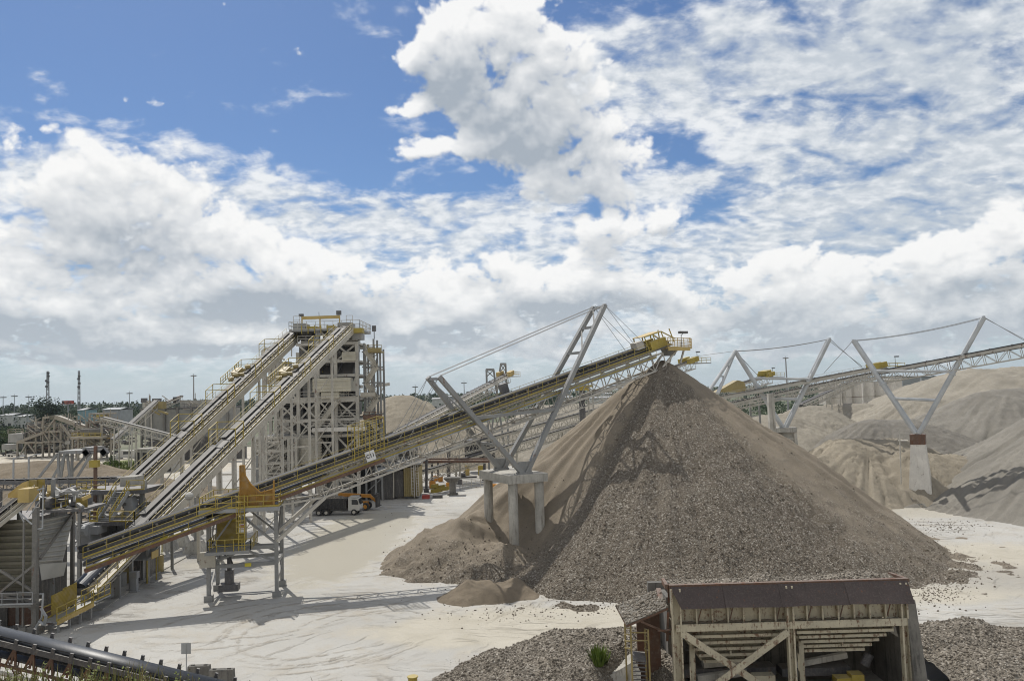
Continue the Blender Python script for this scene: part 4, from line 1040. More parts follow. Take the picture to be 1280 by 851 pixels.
for a in (0, WT): m.bar(tw(a, .1, .6), tw(a, DT-.1, 3.2), .16); m.bar(tw(a, .1, LT), tw(a, DT, HT-.3), .16)
m.build('bracing', 'grey_steel', TW)
m = MB(); m.box(tw(WT/2, DT/2-.55, HT+.26), (WT+1.2, DT+2.3, .1), AX); m.box(tw(WT/2, -1.68, HT+.1), (WT+1.2, .1, .36), AX)
for a in (0, WT*.5, WT): m.bar(tw(a, -.2, HT-1.2), tw(a, -1.5, HT+.1), .14)
m.build('deck', 'galvanised_steel', TW)
m = MB()
pts = [tw(a, b, HT+.3) for a, b in ((-.5, -1.65), (WT+.5, -1.65), (WT+.5, DT+.5), (-.5, DT+.5), (-.5, -1.65))]
for p, q in zip(pts[:-1], pts[1:]):
    n = 5
    for i in range(n): c = p.lerp(q, i/n); m.bar(c, c+Z*1.2, .07)
    for h in (.6, 1.2): m.bar(p+Z*h, q+Z*h, .07)
    m.bar(p+Z*.1, q+Z*.1, .03, .2)
m.build('handrail', 'yellow_paint', TW)
# amber guard: tall at its left, falling away to the right
def guardprof(b): return [tw(WT*.50, b, HT+.32), tw(WT*.98, b, HT+.32), tw(WT*.98, b, HT+2.0), tw(WT*.80, b, HT+1.75), tw(WT*.66, b, HT+2.6), tw(WT*.58, b, HT+3.5), tw(WT*.57, b, HT+4.5), tw(WT*.50, b, HT+4.5)]
m = MB()
m.prism(guardprof(-1.35), vT*.05); m.build('mesh_guard', 'amber_mesh', TW)
m = MB()
for b in (-1.39,):
    pr = guardprof(b)
    for p, q in zip(pr, pr[1:]+pr[:1]): m.bar(p, q, .1)
    for k in (.62, .74, .86): m.bar(tw(WT*k, b, HT+.3), tw(WT*k, b, HT+2.0), .06)
m.bar(tw(WT*1.0, -1.5, HT+.3), tw(WT*1.0, -1.5, HT+2.9), .14)
m.build('guard_frame', 'amber_guard', TW)
m = MB(); m.box(tw(WT*.25, .6, HT+1.0), (2.4, 1.4, .9), AX); m.tube(tw(WT*.42, .2, HT+1.0), tw(WT*.42, 2.5, HT+1.0), .5, 12); m.build('drive_gear', 'yellow_mesh', TW)
# caged counterweight
m = MB(); m.box(tw(WT*.30, .9, LT+1.55), (WT*.40, .06, 2.4), AX); m.box(tw(WT*.30, 2.4, LT+1.55), (WT*.40, .06, 2.4), AX); m.box(tw(WT*.1, 1.65, LT+1.55), (.06, 1.44, 2.4), AX); m.box(tw(WT*.5, 1.65, LT+1.55), (.06, 1.44, 2.4), AX); m.build('counterweight_cage', 'yellow_mesh', TW)
m = MB(); m.tube(tw(WT*.14, .8, LT+3.1), tw(WT*.40, .8, LT+3.1), .55, 14); m.build('take_up_drum', 'yellow_paint', TW)
m = MB(); pts = [tw(a, b, LT+.1) for a, b in ((.3, 2.6), (.3, -1.9), (WT*.66, -1.9), (WT*.66, 2.6))]
for p, q in zip(pts[:-1], pts[1:]):
    for i in range(6): c = p.lerp(q, i/5); m.bar(c, c+Z*1.15, .06)
    for h in (.55, 1.15): m.bar(p+Z*h, q+Z*h, .06)
m.build('low_handrail', 'yellow_paint', TW)
m = MB(); lx = WT*.53
for k in (-.28, .28): m.bar(tw(lx+k, -1.8, LT), tw(lx+k, -1.8, HT+1.6), .09)
for k in range(17): m.bar(tw(lx-.28, -1.8, LT+.3+k*.31), tw(lx+.28, -1.8, LT+.3+k*.31), .05)
for k in range(6):
    zz_ = LT+1.9+k*.6; hp = [tw(lx-.4, -1.8, zz_), tw(lx-.4, -2.4, zz_), tw(lx, -2.6, zz_), tw(lx+.4, -2.4, zz_), tw(lx+.4, -1.8, zz_)]; m.path(hp, .04, 4)
for q in ((-.4, -2.4), (0, -2.6), (.4, -2.4)): m.bar(tw(lx+q[0], q[1], LT+1.9), tw(lx+q[0], q[1], HT+1.4), .05)
m.build('caged_ladder', 'yellow_paint', TW)
m = MB(); m.box(tw(WT*.50, -.30, LT+2.0), (.62, .04, .95), AX); w_ = m.build('warning_board', 'sign_white', TW); w_['label'] = 'white board with red mark on the yellow cage'
m = MB(); m.box(tw(WT*.50, -.335, LT+2.22), (.40, .02, .30), AX); m.build('warning_mark', 'red_paint', w_)
m = MB(); m.box(tw(0, -.42, 4.15), (1.5, .4, 1.5), AX); m.build('switch_box', 'beige_steel', TW)
m = MB(); m.box(tw(WT*.27, 1.2, 1.0), (1.9, 1.3, .7), AX); m.box(tw(WT*.27, 1.2, 2.0), (.8, .8, 1.4), AX); m.bar(tw(WT*.27, 1.2, 2.4), tw(WT*.27, 1.2, LT), .35); m.build('take_up_weight', 'dark_steel', TW)
m = MB(); m.path([tw(.1, -.1, 6.4), tw(.8, .2, 4.8), tw(1.9, .8, 4.0), tw(2.2, 1.2, 3.0)], .08, 6); m.build('hose', 'rubber_belt', TW)
m = MB(); m.box(tw(WT*.58, -.18, 3.36), (.62, .04, .34), AX); m.build('name_plate', 'sign_yellow', TW)

# ------------------------------------------------------------------ screening building at the left edge
SB = thing('screening_bin', 'tall ribbed grey bin house with rusty posts at the left edge', 'bin house', tuple(gpt(45, 780)), 0)
Yb = 70.5
def quad3(px, py, Y): return P(px, py, Y)
RIB = .52
def ribbed(mb, q00, q10, q11, q01, n, out, d=.16, mi=0):
    """a wall panel (bottom-left, bottom-right, top-right, top-left) with n ribs standing out of it"""
    q00, q10, q11, q01 = map(Vector, (q00, q10, q11, q01)); out = Vector(out)
    mb.prism([q00, q10, q11, q01], -out*.12, mi)
    for i in range(n):
        a, b = (i+.12)/n, (i+RIB)/n
        mb.prism([q00.lerp(q01, a), q10.lerp(q11, a), q10.lerp(q11, b), q00.lerp(q01, b)], out*d, mi)
m = MB(); o = Vector((.1, -1, 0)).normalized()
ribbed(m, P(-30, 738, Yb+.8), P(45, 738, Yb+.8), P(45, 648, Yb+.8), P(-30, 652, Yb+.8), 11, o, .22); m.build('mossy_bin_wall', 'cladding_moss', SB)
RIB = .34
m = MB(); ribbed(m, P(49, 704, Yb+1.2), P(78, 702, Yb+4.2), P(93, 640, Yb+6.5), P(47, 650, Yb+1.2), 10, Vector((.45, -.9, .5)).normalized(), .42)
RIB = .5
m.prism([P(52, 725, Yb+1.4), P(76, 720, Yb+3.6), P(80, 703, Yb+4.0), P(49, 705, Yb+1.2)], (.1, .3, 0)); m.build('hopper_wall', 'rib_grey', SB)
m = MB(); c0, c1 = P(-40, 640, Yb+8), P(80, 640, Yb+8)
m.box(((c0.x+c1.x)/2, Yb+6.5, 4.6), (c1.x-c0.x-3.0, 9.5, 9.2)); m.build('inner_wall', 'cladding_dark', SB)
for px, Y, yt in ((45, Yb-.2, 634), (30, Yb-.4, 650), (91, Yb+6.2, 634), (-8, Yb-.3, 640)):
    m = MB(); t_ = P(px, yt, Y); m.box((t_.x, Y, t_.z/2), ({45: .42, 30: .14}.get(px, .3), {45: .42, 30: .14}.get(px, .3), t_.z)); m.box((t_.x, Y, .35), (1.1, 1.1, .7)); m.build('post', 'weathered_grey', SB)
m = MB()
for (a, b) in (((-10, 742, Yb-.3), (44, 752, Yb-.3)), ((-30, 757, Yb-.5), (46, 757, Yb-.5)), ((-30, 742, Yb-.4), (46, 742, Yb-.4)), ((44, 740, Yb-.3), (0, 712, Yb-.3)), ((0, 740, Yb-.35), (44, 705, Yb-.35)), ((45, 765, Yb-.2), (30, 752, Yb-.2)), ((50, 698, Yb), (92, 640, Yb+6))):
    m.bar(P(*a), P(*b), .2)
m.build('tie_beam', 'weathered_grey', SB)
m = MB(); c = P(5, 757, Yb-1); m.box((c.x-3, Yb-.2, c.z), (11, 2.2, .16)); m.build('gallery_floor', 'weathered_grey', SB)
m = MB(); fr0 = Fr((c.x-8, Yb-1.2, c.z+.1), (c.x+2.6, Yb-1.2, c.z+.1)); rail(m, fr0, 0, fr0.L, 0, 0, 1.3); m.build('gallery_rail', 'galvanised_steel', SB)
m = MB()
for k in range(3): m.box((c.x-2+k*.003, Yb+2+k*.3, 1.0+k*.02), (9-k, .2, 1.6)) if k == 0 else None
m.build('base_wall', 'rust_steel', SB)
m = MB(); m.path([P(50, 742, Yb-.6), P(54, 742, Yb-.9), P(52, 772, Yb-1.0), P(44, 785, Yb-.9)], .09, 6); m.build('drain_pipe', 'galvanised_steel', SB); m = MB(); m.path([P(47, 612, Yb-.4), P(54, 610, Yb-.4), P(53, 660, Yb-.4), P(46, 661, Yb-.3)], .07, 6); m.build('drain_pipe', 'galvanised_steel', SB); m = MB()
for k in range(4): m.path([P(50+k, 760, Yb-1), P(56+k, 770, Yb-1.3), P(54+k, 781, Yb-1.2), P(48+k, 776, Yb-1)], .05, 5)
m.build('pipework', 'galvanised_steel', SB)
# roof machinery
m = MB(); 
bx(m, 46, 104, 637, 640, Yb+1.5, 4.0); m.build('roof_deck', 'dark_steel', SB)
m = MB()
for (x0, x1, y0, y1, d) in ((50, 63, 622, 635, 2), (66, 84, 624, 636, 2), (86, 98, 620, 632, 2.5)): bx(m, x0, x1, y0, y1, Yb+3, d)
m.tube(P(60, 629, Yb+2.4), P(66, 629, Yb+2.4), .6, 14); m.tube(P(72, 620, Yb+4), P(96, 612, Yb+5), .45, 12); m.build('vibrator', 'dark_steel', SB)
m = MB()
for (a, b, Y) in (((55, 640), (84, 632), Yb+2), ((82, 633), (107, 622), Yb+3), ((60, 627), (75, 622), Yb+5), ((88, 619), (108, 616), Yb+6)):
    f_ = Fr(P(*a, Y), P(*b, Y+1)); m = MB(); rail(m, f_, 0, f_.L, 0, 0, .9); m.build('roof_rail', 'yellow_paint', SB)
m = MB(); m.box(P(102, 628, Yb+3), (1.1, .06, .95)); m.build('roof_panel', 'yellow_mesh', SB)
# conveyor coming in from the left with its yellow head box
CL, fl = conveyor('belt conveyor with white handrails and yellow head box leading into the ribbed bin house', P(-60, 690, Yb-1.5), P(36, 613, Yb+2.5), 1.3, None, tr=None, steel='beige_steel', walk=(1, -1), railm='white_steel', idler=1.3)
m = MB(); bx(m, 22, 36, 611, 628, Yb+.2, 1.5); m.build('head_box', 'pale_yellow_paint', CL); m = MB(); m.prism([P(10, 622, Yb+1), P(35, 622, Yb+2), P(34, 601, Yb+2), P(28, 603, Yb+2), P(10, 617, Yb+1)], (0, .2, 0)); m.build('head_guard', 'pale_yellow_paint', CL)
m = MB(); bx(m, 36, 46, 600, 613, Yb+3.5, .1); bx(m, 46.6, 55.5, 599, 612, Yb+3.6, .1); m.build('guard_panel', 'yellow_mesh', CL)
m = MB()
for k in range(9):
    a = P(38+k*1.2, 632-k*1.5, Yb); m.bar(a, a+Vector((.5, .2, .7)), .05)
m.bar(P(33, 640, Yb-.6), P(48, 617, Yb-.6), .06); m.bar(P(36, 646, Yb-.8), P(50, 625, Yb-.8), .06); m.bar(P(30, 652, Yb-.9), P(24, 640, Yb-1), .1); m.bar(P(24, 640, Yb-1), P(40, 655, Yb-1), .1); m.build('stair_rail', 'galvanised_steel', CL)
for t_ in (2.5, 6.0, 9.5):
    m = MB(); p = fl(t_, 0, -.6); m.bar((p.x, p.y, 0), p, .3); m.build('leg', 'grey_steel', CL)

# yellow service gangway at the foot of the bin house
GW = thing('service_gangway', 'yellow gangway with guard panels at the foot of the bin house', 'gangway', tuple(gpt(70, 790)), 0)
ga, gb = P(62, 776, 70.2), P(108, 753, 74.5)
fg = Fr(ga, gb)
m = MB(); m.box(fg(fg.L/2, 0, -.1), (fg.L, 1.5, .14), (fg.u, fg.a, fg.n)); m.build('floor_plate', 'galvanised_steel', GW)
m = MB(); m.box(fg(fg.L/2, .78, -.15), (fg.L, .07, .36), (fg.u, fg.a, fg.n)); m.build('edge_beam', 'pale_yellow_paint', GW)
m = MB(); rail(m, fg, 0, fg.L, .74, 0, 1.1, 1.15, .07); rail(m, fg, 0, fg.L*.25, -.7, 0, 1.1, 1.15, .07); m.build('handrail', 'yellow_paint', GW)
m = MB(); m.box(fg(fg.L*.45, -.7, .95), (1.9, .06, 1.8), (fg.u, fg.a, Z)); m.box(fg(fg.L*.74, -.72, 1.05), (1.7, .06, 1.9), (fg.u, fg.a, Z)); m.build('guard_panel', 'yellow_mesh', GW)
m = MB(); e0 = fg(fg.L, 0, 0); 
fs2 = Fr(e0, P(132, 742, 77.5)); m.box(fs2(fs2.L/2, 0, -.1), (fs2.L, 1.1, .12), (fs2.u, fs2.a, fs2.n)); m.build('ramp', 'galvanised_steel', GW)
m = MB(); rail(m, fs2, 0, fs2.L, .5, 0, .8, 1.1, .06); rail(m, fs2, 0, fs2.L, -.5, 0, .8, 1.1, .06); m.build('ramp_rail', 'yellow_paint', GW)
for k in range(4):
    m = MB(); p = fg(.3+k*fg.L*.3, .6, -.2); m.bar((p.x, p.y, 0), p, .16); m.build('leg', 'grey_steel', GW)
# conveyor dropping under the big one
CU, fu = conveyor('short grey belt conveyor rising under the long stacker from the yellow gangway', P(97, 736, 75.5), P(190, 648, 92), 1.3, None, tr=(1.3, 1.6), steel='beige_steel', walk=(1,), cover=(0, 8, 'belt_cover'), idler=1.0)
for t_ in (6, 13, 20):
    for sd in (-1, 1): m = MB(); p = fu(t_, sd*1.0, -1.6); m.bar((p.x, p.y, 0), p, .28); m.build('leg', 'grey_steel', CU)
for (px, yb, yt, Y, lab) in ((145, 748, 682, None, 'slim grey post left of the grey meter cabinet'), (164, 738, 678, None, 'slim grey post just behind the grey meter cabinet')):
    g0 = gpt(px, yb); m = MB(); zt = P(px, yt, g0.y).z; m.box((g0.x, g0.y, zt/2), (.32, .32, zt)); m.box((g0.x, g0.y, .12), (.7, .7, .24)); tag(m.build('support_post', 'grey_steel'), lab, 'post', 'slim posts under the long stacker')
g0 = gpt(168, 739); CB = thing('meter_cabinet', 'grey steel meter cabinet standing on the kerb under the long stacker', 'cabinet', tuple(g0))
m = MB(); m.box(g0+Z*.7, (.62, .5, 1.4)); m.box(g0+Z*1.75, (.78, .66, .72)); m.box(g0+Z*.06, (.9, .8, .12)); m.build('housing', 'building_grey', CB)
m = MB(); m.box(g0+Vector((0, -.345, 1.75)), (.62, .02, .56)); m.build('door', 'cladding_grey', CB)
# little roofed stand and drums
g0 = gpt(178, 727); ST = thing('roofed_stand', 'small stand with grey tin roof and yellow legs beside the cabinet', 'shelter', tuple(g0))
m = MB(); m.prism([g0+Vector((-1.2, -.9, 2.55)), g0+Vector((1.0, -.9, 2.55)), g0+Vector((1.5, .9, 3.7)), g0+Vector((-.7, .9, 3.7))], (0, 0, .07)); m.build('roof', 'galvanised_steel', ST)
m = MB(); m.box(g0+Vector((1.35, .1, 3.0)), (.08, 1.6, .8)); m.build('gable', 'pale_yellow_paint', ST)
for a, b, h in ((-.9, -.8, 2.5), (.9, -.8, 2.5), (-.5, .8, 3.6), (1.2, .8, 3.6)):
    m = MB(); m.bar(g0+Vector((a, b, 0)), g0+Vector((a, b, h)), .12); m.build('leg', 'yellow_paint', ST)
for (px, py, r_, h_, mat_, lab) in ((196, 714, .75, 1.9, 'olive_bale', 'ochre drum standing right of the tin-roofed stand'), (160, 728, .6, 1.7, 'olive_bale', 'ochre drum standing left of the tin-roofed stand'), (152, 733, .5, 1.5, 'galvanised_steel', 'bright steel drum left of the ochre drums')):
    g0 = gpt(px, py); m = MB(); m.tube(g0, g0+Z*h_, r_, 16)
    for k in (.05, .36, .66, .96): m.tube(g0+Z*(h_*k-.04), g0+Z*(h_*k+.04), r_*1.05, 16)
    tag(m.build('drum', mat_), lab, 'drum')
# kerb strip along the working area
kp = [G(*p) for p in ((118, 763), (180, 722), (255, 681), (330, 650), (372, 630))]
m = MB()
for p, q in zip(kp[:-1], kp[1:]): m.bar(p+Z*.06, q+Z*.06, 1.5, .14)
o = m.build('kerb', 'concrete'); o['kind'] = 'structure'
# footings of the twin conveyors seen beneath the stacker
for i, (px, py, zt, w) in enumerate(((213, 687, 4.5, 1.0), (228, 682, 4.8, 1.0), (245, 690, 6.5, 1.5), (247, 668, 6.8, .8), (322, 655, 8, .9), (322, 636, 9, 1.0), (262, 640, 6, .9), (292, 628, 7, .9))):
    g0 = gpt(px, py); F_ = thing('column_footing', ('slim', 'tall', 'wide', 'stubby', 'pale', 'far', 'second far', 'last far')[i]+' concrete footing with steel stub beneath the long stacker, ' + ('leftmost', 'second from left', 'below the grey box', 'behind the grey box', 'behind the right tower posts', 'behind the tower deck', 'behind the tower at left', 'under the front steep conveyor')[i], 'footing', tuple(g0), 0, 'footings under the stacker')
    m = MB(); m.loft([g0+Vector((a*w, b*w, 0)) for a, b in ((-.9, -.9), (.9, -.9), (.9, .9), (-.9, .9))], [g0+Vector((a*w*.55, b*w*.55, 1.5)) for a, b in ((-.9, -.9), (.9, -.9), (.9, .9), (-.9, .9))]); m.build('plinth', 'concrete', F_)
    m = MB(); m.box(g0+Z*(zt/2+.7), (.34, .34, zt)); m.build('stub_column', 'grey_steel', F_)
    if i == 2: m = MB(); m.box(g0+Z*4.6, (2.6, 1.6, 2.6)); m.build('splice_box', 'building_grey', F_)
g0 = gpt(202, 678); 
m = MB(); d_ = 1.1; c = P(202, 667, 96); m.prism([c+Vector((0, 0, d_)), c+Vector((d_, 0, 0)), c+Vector((0, 0, -d_)), c+Vector((-d_, 0, 0))], (0, .05, 0)); m.bar((c.x, c.y+.1, 0), c+Vector((0, .1, 0)), .08); tag(m.build('diamond_sign', 'sign_yellow'), 'yellow diamond road sign under the long stacker conveyor', 'sign')

# ------------------------------------------------------------------ the twin steep conveyors
WB = dict(w=1.4, tr=None, steel='beige_steel', walk=(1, -1), idler=1.6, walkw=.6, beam='dark_steel')
B0, B1 = P(171, 658, 84), P(431, 408, 149)
CB_, fB = conveyor('front steep conveyor with yellow handrails climbing to the screening tower', B0, B1, group='twin steep conveyors', **WB)
A0, A1 = P(143, 622, 99), P(367, 414, 154)
CA_, fA = conveyor('rear steep conveyor with yellow handrails climbing to the screening tower', A0, A1, group='twin steep conveyors', **WB)
for T_, f_ in ((CB_, fB), (CA_, fA)):
    m = MB()
    for s in (-1.45, 1.3): m.box(f_(f_.L/2, s, -.95), (f_.L, .16, .9), (f_.u, f_.a, f_.n))
    m.build('girder', 'white_steel', T_)
    m = MB()
    for k0, k1 in ((.03, .27), (.30, .62), (.65, .98)): f_.ext(m, [(-1.0, .20), (-1.0, .26), (-.22, .30), (-.22, .24)], f_.L*k0, f_.L*k1)
    m.build('flat_cover', 'cover_grey', T_)
    m = MB()
    for s in (1.62,): m.box(f_(f_.L/2, s, -.95), (f_.L, .14, 1.0), (f_.u, f_.a, f_.n))
    m.build('side_girder', 'beige_steel', T_)
    for k in (.28, .46, .635, .80):
        m = MB()
        t_ = f_.L*k
        for s in (-2.0, 1.7):
            for dt in (0, 2.4): m.bar(f_(t_+dt, s, -.4), f_(t_+dt, s, -.4)+Z*2.3, .1)
            for h in (1.2, 2.3): m.bar(f_(t_, s, -.4)+Z*h, f_(t_+2.4, s, -.4)+Z*h, .09)
        m.bar(f_(t_, -2.0, -.4)+Z*2.3, f_(t_, 1.7, -.4)+Z*2.3, .1); m.bar(f_(t_+2.4, -2.0, -.4)+Z*2.3, f_(t_+2.4, 1.7, -.4)+Z*2.3, .1); m.build('crossover_frame', 'yellow_paint', T_)
    for k in (.22, .36, .5, .66, .82):
        m = MB(); p = f_(f_.L*k, 0, -1.2)
        for s in (-1.5, 1.5):
            q = f_(f_.L*k, s, -1.3); m.bar((q.x, q.y+.3, 0), q, .36); 
        for j in range(1, int(p.z/4)): m.bar((f_(f_.L*k, -1.5).x, p.y+.3, j*4), (f_(f_.L*k, 1.5).x, p.y+.3, j*4), .22)
        for j in range(int(p.z/4)): m.bar((f_(f_.L*k, -1.5).x, p.y+.3, j*4), (f_(f_.L*k, 1.5).x, p.y+.3, j*4+4), .14)
        m.build('support_bent', 'white_steel', T_)
    m = MB(); t_ = f_.L*.62
    for k in range(6):
        c = f_(t_-1+k*.9, -2.2 + (k % 3)*.5, .2+ (k % 2)*.3); m.tube(c, c+Vector((.9, .2, .1)), .42, 10)
    m.box(f_(t_+1.5, -1.7, .5), (2.2, 1.1, .8), (f_.u, f_.a, f_.n)); m.build('take_up_drive', 'olive_bale', T_)
    m = MB()
    f_r = Fr(f_(t_-2, -3.2, -.3), f_(t_+5, -3.2, -.3)); rail(m, f_r, 0, f_r.L, 0, 0, .8, 1.2, .09); m.build('drive_rail', 'yellow_paint', T_)

# tail platform with stairs, in front of the rear conveyor
PL = thing('tail_platform', 'grey platform with yellow rails and steep stairs below the rear steep conveyor', 'platform', tuple(gpt(150, 700)), 0)
Yp = 88
m = MB(); bx(m, 96, 180, 612.5, 618, Yp, 5); bx(m, 112, 168, 652, 657, Yp-3, 3.5); m.build('deck', 'dark_steel', PL)
m = MB(); a_, b_2 = P(145, 614, Yp-.5), P(121, 652, Yp-2.5); sa = Vector((.9, 0, 0))
for s in (0, 1): m.bar(a_+sa*(s*1.6), b_2+sa*(s*1.6), .12, .34)
for k in range(13): m.box(a_.lerp(b_2, (k+.5)/13)+sa*.8, (1.35, .28, .05))
m.build('stairs', 'galvanised_steel', PL)
m = MB()
for s in (0, 1):
    for k in range(5): p = a_.lerp(b_2, k/4)+sa*(s*1.6); m.bar(p, p+Z*1.1, .07)
    for h in (.55, 1.1): m.bar(a_+sa*(s*1.6)+Z*h, b_2+sa*(s*1.6)+Z*h, .07)
for (p, q) in (((96, 612, Yp), (132, 612, Yp)), ((158, 613, Yp), (180, 612, Yp)), ((112, 652, Yp-3), (122, 652, Yp-3)), ((137, 652, Yp-3), (168, 652, Yp-3)), ((168, 652, Yp-3), (166, 650, Yp+.4)), ((112, 651, Yp), (168, 650, Yp+.4))):
    f_ = Fr(P(*p), P(*q)); rail(m, f_, 0, f_.L, 0, 0, 1.1, 1.1, .07)
m.build('handrail', 'yellow_paint', PL)
m = MB()
for s in (0, 1):
    p_, q_ = P(101, 622, Yp-1), P(92, 637, Yp-3); 
    for h in (.1, 1.1): m.bar(p_+sa*s*1.4+Z*h, q_+sa*s*1.4+Z*h, .08)
m.build('side_stairs', 'yellow_paint', PL)
m = MB(); m.bar(P(161, 622, Yp+.5), P(172, 660, Yp+.5), 1.3, 1.0); m.bar(P(178, 622, Yp+3), P(176, 655, Yp+3), .5); m.build('chute', 'building_grey', PL)
for px in (100, 127, 142, 158, 178):
    m = MB(); p = P(px, 617, Yp+1.5); m.bar((p.x, p.y, 0), p, .36); m.build('leg', 'grey_steel', PL)
m = MB(); bx(m, 150, 168, 596, 612, Yp+4, 2.4); m.build('concrete_wall', 'concrete', PL); m = MB(); bx(m, 176, 181, 600, 612, Yp+1, .6); m.build('concrete_wall', 'concrete', PL)
m = MB(); bx(m, 104, 128, 660, 690, Yp-1, 5); bx(m, 130, 175, 664, 682, Yp+1, 5, z0=0); m.build('machine_room', 'cladding_dark', PL)
m = MB(); bx(m, 101, 112, 655, 688, Yp-4, 2); bx(m, 110, 122, 658, 668, Yp-3.8, 2); m.tube(P(104, 663, Yp-4.3), P(109, 663, Yp-4.3), .6, 12); m.build('crusher', 'building_grey', PL)
m = MB(); p = P(119, 620, 90); q = P(119.5, 557, 90); m.bar((p.x, 90, 0), q, .3); RP = m.build('pole_shaft', 'rust_steel')
LPm = thing('lamp_pole', 'rust-red pole with four dark floodlights above the tail platform', 'lamp pole', (p.x, 90, 0)); RP.parent = LPm; RP.location = RP.location-Vector((p.x, 90, 0)); RP.name = 'pole'
m = MB()
for dx in (-1.0, 1.0):
    for dz in (0, .1): m.box(q+Vector((dx*1.0, 0, -.7-dz)), (.62, .5, .7), (Vector((.8, 0, .6)), Vector((0, 1, 0)), Vector((-.6, 0, .8))))
    m.bar(q+Vector((0, 0, -.6)), q+Vector((dx, 0, -.6)), .12)
m.build('floodlight', 'dark_steel', LPm)
m = MB(); m.box(q+Vector((0, -.2, -2.0)), (1.0, .5, .8)); m.build('junction_box', 'yellow_paint', LPm)

# grey braced trestle left of it
BT = thing('braced_trestle', 'open grey steel trestle with slanted struts beyond the bin house', 'trestle', tuple(gpt(90, 640)), 0)
Yt = 116
m = MB(); bx(m, 73, 118, 563, 567, Yt, 4); bx(m, 103, 117, 559, 564, Yt+.5, 3); m.build('top_beam', 'grey_steel', BT)
for (x0, y0, x1, y1, dy) in ((73, 566, 74, 606, 0), (90, 566, 90, 604, 3), (72, 567, 46, 600, 0), (83, 567, 66, 597, 3.5), (115, 566, 92, 604, 0), (110, 566, 80, 602, 3.5), (84, 566, 88, 602, 1), (81, 566, 75, 604, 2.5)):
    a_ = P(x0, y0, Yt+dy); b_2 = P(x1, y1, Yt+dy); e = b_2+(b_2-a_)*(b_2.z/(a_.z-b_2.z)); m = MB(); m.bar(a_, e, .3); m.build('strut', 'grey_steel', BT)
CT, fT = conveyor('low dark conveyor running left to right behind the bin house roof', P(-20, 601, 108), P(150, 597, 104), 1.2, None, tr=(.9, 2.0), steel='dark_steel', idler=1.5, legs=((2, 0, 0), (9, 0, 0), (17, 0, 0)))
# ------------------------------------------------------------------ the screening tower
YF = 150.
PT = thing('screening_tower', 'tall pale steel screening tower with beige bins at the top of the twin steep conveyors', 'process tower', tuple(gpt(400, 625)), 0)
def pz(py, px=400, Y=YF): return P(px, py, Y).z
def pxx(px, Y=YF, py=500): return P(px, py, Y).x
LV = {k: pz(k) for k in (412, 430, 452, 470, 500, 525, 545, 575, 600)}
colsF = [(322, 545), (345, 490), (373, 440), (398, 412), (420, 412), (447, 430)]
rowsY = [YF, YF+8, YF+16]
for j, Y in enumerate(rowsY):
    for (px, yt) in colsF:
        m = MB(); x = pxx(px); zt = pz(yt if j == 0 else min(yt, 470 if px < 370 else yt)); m.box((x, Y, zt/2), (.62, .62, zt)); m.build('column', 'white_steel', PT)
allow = {412: (398, 420), 430: (373, 447), 452: (373, 447), 470: (345, 447), 500: (345, 447), 525: (345, 447), 545: (322, 447), 575: (322, 447), 600: (322, 447)}
for k, z in LV.items():
    x0, x1 = map(pxx, allow[k]); m = MB()
    for Y in rowsY: m.box(((x0+x1)/2, Y, z), (x1-x0+.6, .4, .55 if k != 500 else .95))
    for (px, yt) in colsF:
        if pxx(px) >= x0-.1 and pxx(px) <= x1+.1: m.box((pxx(px), YF+8, z+.01), (.3, 15.4, .36))
    m.build('floor_beam', 'white_steel', PT)
    if k in (430, 470, 500, 545): 
        m = MB(); m.box(((x0+x1)/2, YF+8, z+.26), (x1-x0-.5, 15, .06)); m.build('floor', 'grey_steel', PT)
m = MB(); ks = list(LV)
for ka, kb in zip(ks[:-1], ks[1:]):
    for (pa, _), (pb, _2) in zip(colsF[:-1], colsF[1:]):
        if min(pa, 999) < max(allow[ka][0], allow[kb][0])-1 or pb > allow[ka][1]+1: continue
        if (ka, pa) in ((470, 398), (470, 420), (452, 398), (452, 420), (470, 373)): continue
        for Y in (YF,):
            m.bar((pxx(pa), Y-.05, LV[ka]), (pxx(pb), Y-.05, LV[kb]), .34); m.bar((pxx(pb), Y+.3, LV[ka]), (pxx(pa), Y+.3, LV[kb]), .34)
m.build('cross_bracing', 'white_steel', PT)
# closely braced lower stair tower
m = MB()
for px in (322, 331, 366, 375):
    for dy in (-3, -.8): m.box((pxx(px), YF+dy, pz(545)/2), (.5, .5, pz(545)))
zs = [0, pz(600), pz(588), pz(575), pz(560), pz(545)]
for za, zb in zip(zs[:-1], zs[1:]):
    m.bar((pxx(331), YF-3, za), (pxx(366), YF-3, zb), .34); m.bar((pxx(366), YF-2.7, za), (pxx(331), YF-2.7, zb), .34)
    for dy in (-3, -.8): m.bar((pxx(322), YF+dy, zb), (pxx(375), YF+dy, zb), .36)
    m.bar((pxx(322), YF-3, za), (pxx(322), YF-.8, zb), .16); m.bar((pxx(331), YF-3, zb), (pxx(322), YF-3, za), .14)
m.bar((pxx(352), YF-3.3, pz(535)), (pxx(360), YF-3.3, pz(590)), .3)
m.build('stair_tower', 'white_steel', PT)
